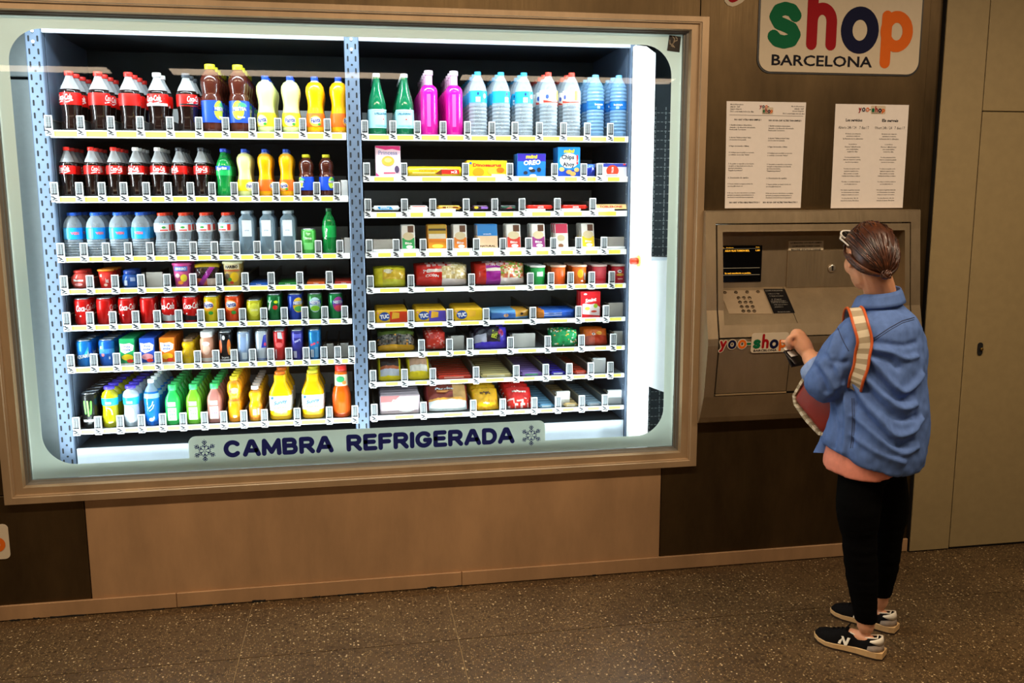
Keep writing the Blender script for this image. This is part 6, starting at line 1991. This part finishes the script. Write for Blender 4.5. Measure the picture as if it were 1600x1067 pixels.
bvh = BVHTree.FromBMesh(bm)
bm.free()


def onshirt(px, py, bv=None):
    r_ = ray(px, py).normalized()
    h_ = (bv or bvh).ray_cast(CAM - WO, r_)
    return h_[0], h_[1]


P = np.array([v.co[:] for v in me.vertices])
N = np.array([v.normal[:] for v in me.vertices])
disp = np.zeros(len(P))


def seg_dist(P, a, b_):
    ab = b_ - a
    t = np.clip(((P - a) @ ab) / (ab @ ab + 1e-12), 0, 1)
    return np.linalg.norm(P - (a + t[:, None] * ab), axis=1)


FOLDS = [  # amplitude, width, picture points lying on the cloth
    (.012, .011, [(1350, 548), (1372, 572), (1392, 598), (1410, 612), (1428, 602), (1438, 585)]),
    (-.010, .010, [(1348, 562), (1368, 586), (1388, 608), (1408, 624), (1428, 616)]),
    (.012, .011, [(1342, 574), (1362, 600), (1384, 622), (1408, 638), (1430, 632)]),
    (-.009, .010, [(1338, 586), (1360, 616), (1384, 640), (1410, 656), (1432, 650)]),
    (.013, .012, [(1336, 600), (1354, 630), (1376, 656), (1400, 680), (1424, 674), (1438, 655)]),
    (-.008, .010, [(1338, 632), (1360, 656), (1384, 682), (1405, 698), (1428, 690)]),
    (.009, .011, [(1334, 650), (1356, 668), (1384, 694), (1412, 708), (1434, 698)]),
    (.008, .010, [(1332, 680), (1356, 698), (1384, 714), (1412, 722)]),
    (-.008, .009, [(1344, 552), (1366, 556), (1392, 562), (1404, 574)]),
    (.008, .009, [(1364, 545), (1390, 550), (1414, 560), (1432, 556)]),
    (-.006, .009, [(1352, 532), (1380, 536), (1410, 540), (1432, 535)]),
    (.010, .010, [(1318, 600), (1324, 640), (1322, 680), (1318, 706)]),
    (-.009, .010, [(1330, 606), (1336, 640), (1332, 690)]),
    (-.007, .009, [(1302, 640), (1306, 670), (1302, 700)]),
    (.009, .010, [(1284, 570), (1296, 590), (1302, 612)]),
    (-.009, .009, [(1274, 572), (1284, 590), (1290, 612)]),
    (.009, .009, [(1300, 560), (1310, 580), (1308, 604)]),
    (-.008, .009, [(1292, 556), (1306, 566), (1322, 566)]),
    (.007, .010, [(1306, 520), (1300, 545), (1288, 566)]),
    (-.006, .010, [(1318, 530), (1312, 552), (1300, 575)]),
]
for amp, wd, pl in FOLDS:
    sp = []
    for i in range(len(pl) - 1):
        p0, p1, p2, p3 = pl[max(i - 1, 0)], pl[i], pl[i + 1], pl[min(i + 2, len(pl) - 1)]
        for t in (0, .25, .5, .75):
            sp.append(tuple(.5 * (2 * p1[k] + (p2[k] - p0[k]) * t + (2 * p0[k] - 5 * p1[k] + 4 * p2[k] - p3[k]) * t * t + (3 * p1[k] - p0[k] - 3 * p2[k] + p3[k]) * t ** 3) for k in (0, 1)))
    sp.append(pl[-1])
    q = [onshirt(*p)[0] for p in sp]
    q = [np.array(x[:]) for x in q if x is not None]
    if len(q) < 2:
        continue
    dd = np.min([seg_dist(P, a, b_) for a, b_ in zip(q, q[1:])], axis=0)
    disp += 1.35 * amp * np.exp(-(dd / (wd * 1.15)) ** 2)
for i, p in enumerate(P):
    v = Vector((p[0] * 13 + p[2] * 6, p[1] * 13, p[2] * 9 - p[0] * 5))
    disp[i] += noise.noise(v) * .008 + noise.noise(v * 2.7) * .0035
P += N * disp[:, None]
me.vertices.foreach_set('co', P.ravel())
me.update()
setmat(me, DENIM)
sho = Lo(me, 'shirt')
bm = bmesh.new(); bm.from_mesh(me); bvs = BVHTree.FromBMesh(bm); bm.free()


def seam(pl, r=.0016, mt=SEAM, name='seam', sub=6, off=.0006):
    pts = []
    for (a, b_) in zip(pl, pl[1:]):
        for k in range(sub):
            t = k / sub
            h_, n_ = onshirt(a[0] + (b_[0] - a[0]) * t, a[1] + (b_[1] - a[1]) * t, bvs)
            if h_ is not None:
                pts.append(h_ + n_ * off)
    if len(pts) > 2:
        MB().tube(pts, r, mt, 6).obj(name, sho)


seam([(1357, 533), (1372, 524), (1390, 512), (1410, 501), (1432, 495)])
seam([(1358, 536), (1373, 527), (1391, 515), (1411, 504), (1432, 498)], .0011)
seam([(1331, 622), (1332, 650), (1331, 680), (1329, 704)])
seam([(1334, 622), (1335, 650), (1334, 680), (1332, 704)], .0011)
seam([(1306, 498), (1309, 512), (1316, 530), (1328, 552)], .0013)
# hanging front edge of the open shirt
fe = MB()
fp = [W3(1300, 620, -.70), W3(1290, 660, -.70), W3(1280, 690, -.70), W3(1271, 707, -.70)]
for k in range(len(fp) - 1):
    a, b_ = fp[k], fp[k + 1]
    wv = dirv(-20) * (.055 + .004 * k)
    fe.add([a, b_, b_ + wv, a + wv, a + dirv(70) * .006, b_ + dirv(70) * .006, b_ + wv + dirv(70) * .006, a + wv + dirv(70) * .006], [(0, 1, 2, 3), (7, 6, 5, 4), (0, 4, 5, 1), (3, 2, 6, 7)], DENIM, True)
fe.obj('shirt_front_panel', sho)
# collar: stand and fall
cl_ = MB()
nn = 30
vs, fs = [], []
prof = [(.060, -.012), (.064, .012), (.066, .032), (.070, .036), (.078, .022), (.086, .000), (.090, -.012), (.086, -.014), (.078, -.002), (.070, .010)]
for i in range(nn + 1):
    th = math.radians(28 + 304 * i / nn)
    F = dirv(107); L = dirv(197)
    for (r_, z) in prof:
        vs.append(neck + F * (math.cos(th) * r_ * 1.0 + .004) + L * (math.sin(th) * r_ * 1.06) + Vector((0, 0, z + .004 - .022 * max(0, math.cos(th)) - .012 * math.sin(th))))
m_ = len(prof)
for i in range(nn):
    for k in range(m_):
        fs.append((i * m_ + k, i * m_ + (k + 1) % m_, (i + 1) * m_ + (k + 1) % m_, (i + 1) * m_ + k))
fs.append(tuple(range(m_))); fs.append(tuple(reversed([nn * m_ + k for k in range(m_)])))
cl_.add(vs, fs, DENIM, True)
co_ = cl_.obj('collar', sho)
# rolled cuffs
for e_, c_, w_ in ((el_l, cuf_l, wr_l), (el_r, cuf_r, wr_r)):
    ax = (w_ - e_).normalized()
    cu_ = MB()
    c0 = c_ - ax * .026
    ref = Vector((0, 0, 1)) - ax * ax.z
    ref.normalize(); bi = ax.cross(ref)
    vs, fs = [], []
    pr_ = [(.0, .053), (.004, .060), (.030, .060), (.056, .056), (.060, .052), (.058, .044), (.050, .040)]
    for (t, r_) in pr_:
        for k in range(24):
            th = 2 * PI * k / 24
            rr = r_ * (1 + .05 * math.sin(3 * th + t * 40))
            vs.append(c0 + ax * (t + .006 * math.sin(2 * th)) + (ref * math.cos(th) + bi * math.sin(th)) * rr)
    for i in range(len(pr_) - 1):
        for k in range(24):
            fs.append((i * 24 + k, i * 24 + (k + 1) % 24, (i + 1) * 24 + (k + 1) % 24, (i + 1) * 24 + k)[::-1])
    cu_.add(vs, fs, DENIML, True)
    cu_.obj('rolled_cuff', sho)

# ---- hair, combed back to a low knot
hr = MB()
sk = MB()
hcen = Vector((0, -.012, .012))
ax_h = (.084, .108, .106)


def hsurf(d, k=1.0):
    """direction (head space) -> point on the hair mass"""
    d = d.normalized()
    t = 1.0 / math.sqrt((d.x / ax_h[0]) ** 2 + (d.y / ax_h[1]) ** 2 + (d.z / ax_h[2]) ** 2)
    low = max(0.0, -d.z) * max(0.0, -d.y)
    return hcen + d * t * k * (1 + .30 * low)


bun = Vector((.04, -.66, -.80)).normalized()
ax0 = Vector((0, -.35, -1)).normalized()
rnd = random.Random(3)
# hairline: forehead, temple, round the ear, nape
line = [Vector(v).normalized() for v in ((0, .80, .60), (.40, .70, .50), (.70, .52, .22), (.86, .34, .02), (.86, .20, -.08), (.86, -.08, -.12), (.84, -.22, -.36), (.66, -.36, -.66), (.36, -.52, -.80), (0, -.56, -.84))]
line = line + [Vector((-v.x, v.y, v.z)) for v in reversed(line[1:-1])]
NL = len(line)
strands = 150
for ring_ in range(3):
    for i in range(strands):
        s_ = (i + rnd.random() * .6) / strands * NL
        a = line[int(s_) % NL]; b_ = line[(int(s_) + 1) % NL]; f_ = s_ - int(s_)
        d0 = a.lerp(b_, f_).normalized()
        t_start = 0.0 if ring_ == 0 else rnd.uniform(.1, .5)
        k_ = 1.0 + .012 * ring_ + rnd.uniform(-.004, .006)
        pts, rs = [], []
        S_ = 10
        wob = rnd.uniform(-.05, .05)
        for j in range(S_ + 1):
            t = t_start + (1 - t_start) * j / S_
            mid_ = d0.lerp(bun, t)
            if mid_.length < .25:
                mid_ = mid_ + Vector((0, 0, .35 * (1 - abs(2 * t - 1))))
            mid_ = mid_ + Vector((0, .0, .42 * math.sin(PI * t))) * (1.0 if d0.z > .2 else .12)
            mid_.x += wob * math.sin(PI * t)
            p = hsurf(mid_, k_ * (1.0 - .03 * (t < .08)))
            pts.append(hd(*p)); rs.append(.0046 * (1 - .35 * t) if ring_ == 0 else .0030)
        hr.tube(pts, rs, HAIRS[rnd.choice((0, 0, 0, 1, 1, 2))], 5)
# skull cap below the strands so no scalp shows
vs, fs = [], []
k_, n_ = 14, 28
for j in range(1, k_):
    ph = PI * j / k_
    for i in range(n_):
        th = 2 * PI * i / n_
        d = Vector((math.sin(ph) * math.cos(th), math.sin(ph) * math.sin(th), math.cos(ph)))
        # pull the front and underside in behind the hairline
        front = d.y * .62 - d.z * .78
        kk_ = .985 if (front < -.02 or d.y < -.18 and d.z > -.80) else .55
        vs.append(hd(*hsurf(d, kk_)))
for j in range(k_ - 2):
    for i in range(n_):
        fs.append((j * n_ + i, (j + 1) * n_ + i, (j + 1) * n_ + (i + 1) % n_, j * n_ + (i + 1) % n_))
fs.append(tuple(range(n_))); fs.append(tuple(reversed([(k_ - 2) * n_ + i for i in range(n_)])))
hr.add(vs, fs, HAIRM, True)
ho_ = hr.obj('hair', wo)
bn = MB()
bp = hsurf(bun, 1.02)
for i in range(34):
    a0 = rnd.uniform(0, 6.28); tl_ = rnd.uniform(-.7, .7)
    rr = rnd.uniform(.008, .017)
    pts = []
    for j in range(11):
        th = a0 + 5.2 * j / 10
        q = Vector((rr * math.cos(th), -.006 + .010 * math.sin(a0 * 3 + j * .4), rr * math.sin(th) * .9))
        q = Matrix.Rotation(tl_, 3, 'Z') @ q
        pts.append(hd(*(bp + q)))
    bn.tube(pts, .0032, HAIRM, 5)
ell(bn, hd(*bp), .014, .011, .013, HAIRM, tiltM, 12, 8)
bn.obj('hair_knot', ho_)
# ---- sunglasses pushed up on the head
sgm = mat('d8d4cc', .3, 0, 'pale_frame', vary=0.02)
lens = mat('1a1512', .1, 0, 'dark_lens', vary=0)
gl_ = MB()
GS = thing('sunglasses', "pale framed sunglasses pushed up on the woman's hair", 'sunglasses', WO)
for s in (-1, 1):
    MB().tube([hd(s * .060, .080, .092), hd(s * .084, .040, .070), hd(s * .090, .000, .050), hd(s * .090, -.030, .030)], [.0035, .0035, .003, .0025], sgm, 6).obj('temple', GS)
    ring_ = [hd(s * (.034 + .026 * math.cos(2 * PI * i / 18)), .092 + .006 * math.sin(2 * PI * i / 18) - .012 * abs(math.cos(2 * PI * i / 18)),   .094 + .016 * math.sin(2 * PI * i / 18)) for i in range(18)]
    MB().tube(ring_, .0035, sgm, 6, closed=True).obj('rim', GS)
    c = sum(ring_, Vector()) / 18
    MB().add(ring_ + [c], [(i, (i + 1) % 18, 18) for i in range(18)], lens).obj('lens', GS)
MB().tube([hd(-.008, .088, .098), hd(0, .094, .102), hd(.008, .088, .098)], .003, sgm, 6).obj('bridge', GS)

# ---- shoes
def shoe(heel, ang, left):
    F = dirv(ang); Rr = dirv(ang - 90)
    M_ = Matrix.Identity(4)
    for i in range(3):
        M_[i][0] = Rr[i]; M_[i][1] = F[i]; M_[i][2] = (0, 0, 1)[i]; M_[i][3] = heel[i]
    root = bpy.data.objects.new('shoe', None)
    COL.objects.link(root); root.parent = wo; root.matrix_local = M_
    root.empty_display_size = .05
    sgn = -1 if left else 1
    # plan outline: (y, half width inner/outer, centre shift)
    ST = [(.000, .020, 0), (.012, .030, 0), (.04, .034, 0), (.08, .034, .000), (.12, .037, sgn * .002), (.16, .043, sgn * .004), (.19, .044, sgn * .003), (.22, .038, -sgn * .001), (.24, .026, -sgn * .005), (.248, .012, -sgn * .006)]
    top = [(.000, .070), (.012, .082), (.04, .074), (.08, .066), (.105, .074), (.125, .078), (.16, .066), (.19, .056), (.22, .048), (.24, .040), (.248, .030)]
    GREY = mat('98897a', .9, 0, 'grey_suede', vary=.1, bump=.2, scale=80)
    BLK = mat('0b0a0b', .85, 0, 'black_suede', vary=.1, scale=60, spec=.15)
    CRM = mat('efe6d2', .6, 0, 'cream_leather', vary=.03)
    SOLE = mat('d8b27c', .7, 0, 'tan_midsole', vary=.05)
    so_ = MB()
    n_ = 14
    for (z0, z1, ex, mt, nm) in ((.0, .008, .0045, mat('3a2a1c', .8, vary=.1), 'outsole'), (.008, .030, .0065, SOLE, 'midsole')):
        mb = MB()
        pl = []
        for (y, w_, c) in ST:
            lift = .010 * max(0, (y - .19) / .06) ** 1.5
            thin = 1 - .45 * max(0, min(1, (y - .06) / .16))
            pl.append((y, w_, c, lift, thin))
        vs = []
        for (y, w_, c, lift, thin) in pl:
            za = lift + z0; zb_ = lift + (z0 + (z1 - z0) * thin if nm == 'midsole' else z1)
            ww = w_ + ex
            yy = y - (.010 if y == 0 else .004 if y < .02 else 0)
            vs += [(c - ww, yy, za), (c - ww * 1.02, yy, zb_), (c + ww * 1.02, yy, zb_), (c + ww, yy, za)]
        fs = []
        for i in range(len(pl) - 1):
            a = 4 * i; b_ = a + 4
            for k in range(4):
                fs.append((a + k, b_ + k, b_ + (k + 1) % 4, a + (k + 1) % 4)[::-1])
        fs.append((0, 1, 2, 3)); e = 4 * (len(pl) - 1); fs.append((e + 3, e + 2, e + 1, e))
        mb.add(vs, fs, mt)
        mb.obj(nm, root)
    # upper
    ys = [.0 + .248 * i / 70 for i in range(71)]
    mb = MB()
    sec = 40
    rows_ = []
    for y in ys:
        w_ = np.interp(y, [q[0] for q in ST], [q[1] for q in ST]); c = np.interp(y, [q[0] for q in ST], [q[2] for q in ST])
        t = np.interp(y, [q[0] for q in top], [q[1] for q in top])
        lift = .010 * max(0, (y - .19) / .06) ** 1.5
        zb0 = .018 + lift
        row = []
        op = .010 < y < .118            # the opening for the foot
        for k in range(sec + 1):
            th = PI * k / sec
            cx, sz = math.cos(th), math.sin(th)
            if op:
                x = c - math.copysign(abs(cx) ** .55, cx) * w_ * (1 - .22 * sz)
                z = zb0 + (t - zb0) * min(1, sz ** .75 * 1.0)
                if sz > .93:
                    z = zb0 + (t - zb0) * .75
            else:
                x = c - math.copysign(abs(cx) ** .7, cx) * w_ * (1 - .1 * sz)
                z = zb0 + (t - zb0) * sz ** .8
            row.append((x, y, z))
        rows_.append(row)
    for i in range(len(ys) - 1):
        for k in range(sec):
            q = [rows_[i][k], rows_[i][k + 1], rows_[i + 1][k + 1], rows_[i + 1][k]]
            y = (ys[i] + ys[i + 1]) / 2; z = sum(p[2] for p in q) / 4
            zrel = (z - .018) / .06
            mt = BLK
            mb.add(q, [(3, 2, 1, 0)], mt, True)
    me_ = mb.mesh('upper')
    bm = bmesh.new(); bm.from_mesh(me_); bmesh.ops.remove_doubles(bm, verts=bm.verts, dist=1e-6)
    bmesh.ops.recalc_face_normals(bm, faces=bm.faces)
    bv = BVHTree.FromBMesh(bm); bm.to_mesh(me_); bm.free()
    link('upper', me_, root)
    # collar piping
    la, lb_ = [], []
    for y, row in zip(ys, rows_):
        if .012 < y < .117:
            la.append(Vector(max(row[:sec // 2], key=lambda q: q[2]))); lb_.append(Vector(max(row[sec // 2 + 1:], key=lambda q: q[2])))
    MB().tube(la[::3] + lb_[::-3], .0026, CRM, 6, closed=True).obj('collar_piping', root)
    for nm, mt_, r_, lim_, z0_, z1_, z2_ in (('heel_counter', GREY, .0392, 112, .027, .060, .044), ('heel_tab', CRM, .0370, 98, .056, .083, .068)):
        vs, fs = [], []
        K = 26
        for i in range(K + 1):
            th = math.radians(-lim_ + 2 * lim_ * i / K)
            fr_ = abs(i / K * 2 - 1)
            zt_ = z1_ + (z2_ - z1_) * fr_ ** 1.5
            zb_2 = z0_ + ((zt_ - z0_) * .75 * fr_ ** 3 if nm == 'heel_tab' else 0)
            for (rr, z) in ((r_, zb_2), (r_ - .002, (zb_2 + zt_) / 2), (r_ - .005, zt_), (r_ - .009, zt_), (r_ - .010, zb_2)):
                vs.append((rr * math.sin(th), .030 - rr * math.cos(th) * .96, z))
        for i in range(K):
            for k in range(5):
                fs.append((i * 5 + k, (i + 1) * 5 + k, (i + 1) * 5 + (k + 1) % 5, i * 5 + (k + 1) % 5))
        MB().add(vs, fs, mt_, True).obj(nm, root)
    # letter on each flank
    for s_ in (-1, 1):
        tm = MB()
        pM = plane_M((s_ * .0395, .126, .043), (0, s_, 0), (-s_ * .42, 0, 1))
        for k_, pp in enumerate(([(-.012, -.015), (-.012, .015)], [(.012, -.015), (.012, .015)], [(-.011, .014), (.011, -.014)])):
            (xa_, za_), (xb_, zb_3) = pp
            w_ = .0046
            tm.add([(xa_ - w_ + za_ * .25, -.0002 * k_, za_), (xb_ - w_ + zb_3 * .25, -.0002 * k_, zb_3), (xb_ + w_ + zb_3 * .25, -.0002 * k_, zb_3), (xa_ + w_ + za_ * .25, -.0002 * k_, za_), (xa_ - w_ + za_ * .25, .004, za_), (xb_ - w_ + zb_3 * .25, .004, zb_3), (xb_ + w_ + zb_3 * .25, .004, zb_3), (xa_ + w_ + za_ * .25, .004, za_)], [(0, 1, 2, 3), (4, 5, 6, 7), (0, 1, 5, 4), (1, 2, 6, 5), (2, 3, 7, 6), (3, 0, 4, 7)], CRM, M=pM)
        tm.obj('letter_patch', root)
    # laces
    for k in range(4):
        y = .128 + k * .016
        t = np.interp(y, [q[0] for q in top], [q[1] for q in top])
        MB().tube([(-.020, y, t - .006), (0, y + .004, t + .003), (.020, y, t - .006)], .0028, BLK, 6).obj('lace', root)
    for s_ in (-1, 1):
        MB().tube([(0, .128, .080), (s_ * .014, .122, .092), (s_ * .022, .126, .084), (s_ * .006, .130, .080)], .0026, BLK, 6).obj('lace', root)
    return root


shoe(heel_l, FT_L, True)
shoe(heel_r, FT_R, False)

# ---- shoulder bag
LEA = mat('8e2a1e', .45, 0, 'red_leather', vary=.08, scale=20)
ORL = mat('c85a22', .45, 0, 'orange_leather', vary=.05)
CRMF = mat('d8ccb0', .8, 0, 'cream_canvas', vary=.05)
TAN_ = mat('a8997c', .8, 0, 'grey_tan_canvas', vary=.05)
bc = at(1247, 622, -.55) - dirv(108) * .133 + Vector((0, 0, .017))
tb_ = thing('shoulder_bag', "red leather bag with cream striped trim on the woman's left shoulder", 'bag', bc)
bM = Matrix.Rotation(math.radians(108 - 90), 4, 'Z') @ Matrix.Rotation(math.radians(35), 4, 'X')
MB().rbox(-.040, .040, -.098, .098, -.088, .092, .026, LEA, 3, M=bM).obj('bag_body', tb_)
gu = MB()
ringp = []
for (y, z) in [(-.095, .095), (-.100, .0), (-.095, -.07), (-.072, -.090), (0, -.095), (.072, -.090), (.096, -.07), (.100, .0), (.096, .095)]:
    ringp.append(Vector((0, y, z)))
fine = []
for a, b_ in zip(ringp, ringp[1:]):
    for k in range(4):
        fine.append(a.lerp(b_, k / 4))
fine.append(ringp[-1])
for i in range(len(fine) - 1):
    a, b_ = fine[i], fine[i + 1]
    o_ = Vector((0, (a.y + b_.y) / 2, (a.z + b_.z) / 2)).normalized() * .012
    q = []
    for x in (-.034, .034):
        q += [Vector((x, a.y, a.z)), Vector((x, b_.y, b_.z)), Vector((x, b_.y, b_.z)) + o_, Vector((x, a.y, a.z)) + o_]
    gu.add([bM @ v for v in q], [(0, 1, 2, 3), (7, 6, 5, 4), (2, 6, 7, 3), (0, 4, 5, 1), (0, 3, 7, 4), (1, 5, 6, 2)], CRMF if i % 2 else TAN_)
gu.obj('striped_trim', tb_)
# strap over the shoulder
bwo = bc - WO
sp_px = [(1343, 590), (1349, 572), (1350, 552), (1348, 530), (1343, 508), (1337, 490), (1331, 477)]
cen = []
for p in sp_px:
    h_, n_ = onshirt(*p, bvh)
    if h_ is None:
        continue
    cen.append((h_ + n_ * .006 + WO - bc, n_))
front_end = bM @ Vector((0, .06, .10))
top_, ntop = cen[-1]
first, nf = cen[0]
ch = chest + WO - bc
path = [(first - nf * .05 + Vector((-.03, .0, -.05)), nf), (first - nf * .012 + Vector((-.008, 0, -.02)), nf)] + cen + [(top_ + Vector((.004, .030, -.006)), (ntop + Vector((0, 0, 1))).normalized()), (ch + dirv(105) * .09 + dirv(195) * .045 + Vector((0, 0, .07)), (dirv(110) + Vector((0, 0, .4))).normalized()), (ch + dirv(105) * .135 + dirv(195) * .05 + Vector((0, 0, -.03)), dirv(115)), (front_end, dirv(130))]
fine = []
for (a, na), (b_, nb) in zip(path, path[1:]):
    for k in range(5):
        fine.append((a.lerp(b_, k / 5), na.lerp(nb, k / 5).normalized()))
fine.append(path[-1])
for _ in range(6):
    fine = [fine[0]] + [((fine[i - 1][0] + fine[i][0] * 2 + fine[i + 1][0]) / 4, (fine[i - 1][1] + fine[i][1] * 2 + fine[i + 1][1]).normalized()) for i in range(1, len(fine) - 1)] + [fine[-1]]
st1, st2, st3 = MB(), MB(), MB()
L_, R_ = [], []
for i, (p, n_) in enumerate(fine):
    t = (fine[min(i + 1, len(fine) - 1)][0] - fine[max(i - 1, 0)][0]).normalized()
    w_ = t.cross(n_).normalized() * .024
    L_.append(p + n_ * .018 - w_); R_.append(p + n_ * .018 + w_)
for i in range(len(fine) - 1):
    n_ = fine[i][1] * .004
    st1.add([L_[i], L_[i + 1], R_[i + 1], R_[i], L_[i] - n_, L_[i + 1] - n_, R_[i + 1] - n_, R_[i] - n_], [(0, 1, 2, 3)[::-1], (4, 5, 6, 7)], CRMF if (i // 2) % 2 else TAN_, True)
so_ = st1.obj('strap', tb_)
MB().tube(L_, .0052, ORL, 6).obj('strap_piping', so_)
MB().tube(R_, .0052, ORL, 6).obj('strap_piping', so_)
tail = [W3(1304, 640, -.72) + WO - bc, W3(1301, 670, -.74) + WO - bc, W3(1297, 700, -.74) + WO - bc, W3(1294, 722, -.74) + WO - bc]
MB().tube(tail, .008, LEA, 6, flat=.35, up=(0, 1, 0)).obj('strap_end', tb_)

# ---- wallet in her hands
wp = at(1243, 558, -.575)
wt = thing('wallet', "black wallet with a white slip held in the woman's hands", 'wallet', wp)
wM = Matrix.Rotation(.5, 4, 'Z') @ Matrix.Rotation(-.9, 4, 'X')
MB().rbox(-.045, .045, -.006, .0, -.035, .035, .004, mat('0e0d0d', .4, vary=.05), 2, M=wM).obj('flap', wt)
MB().rbox(-.045, .045, .001, .008, -.035, .035, .004, mat('15100f', .4, vary=.05), 2, M=wM @ Matrix.Rotation(.35, 4, 'X')).obj('flap', wt)
MB().rbox(-.034, .010, -.0085, -.0070, .000, .046, .0005, mat('f0eee8', .6, vary=0), 1, M=wM).obj('paper_slip', wt)
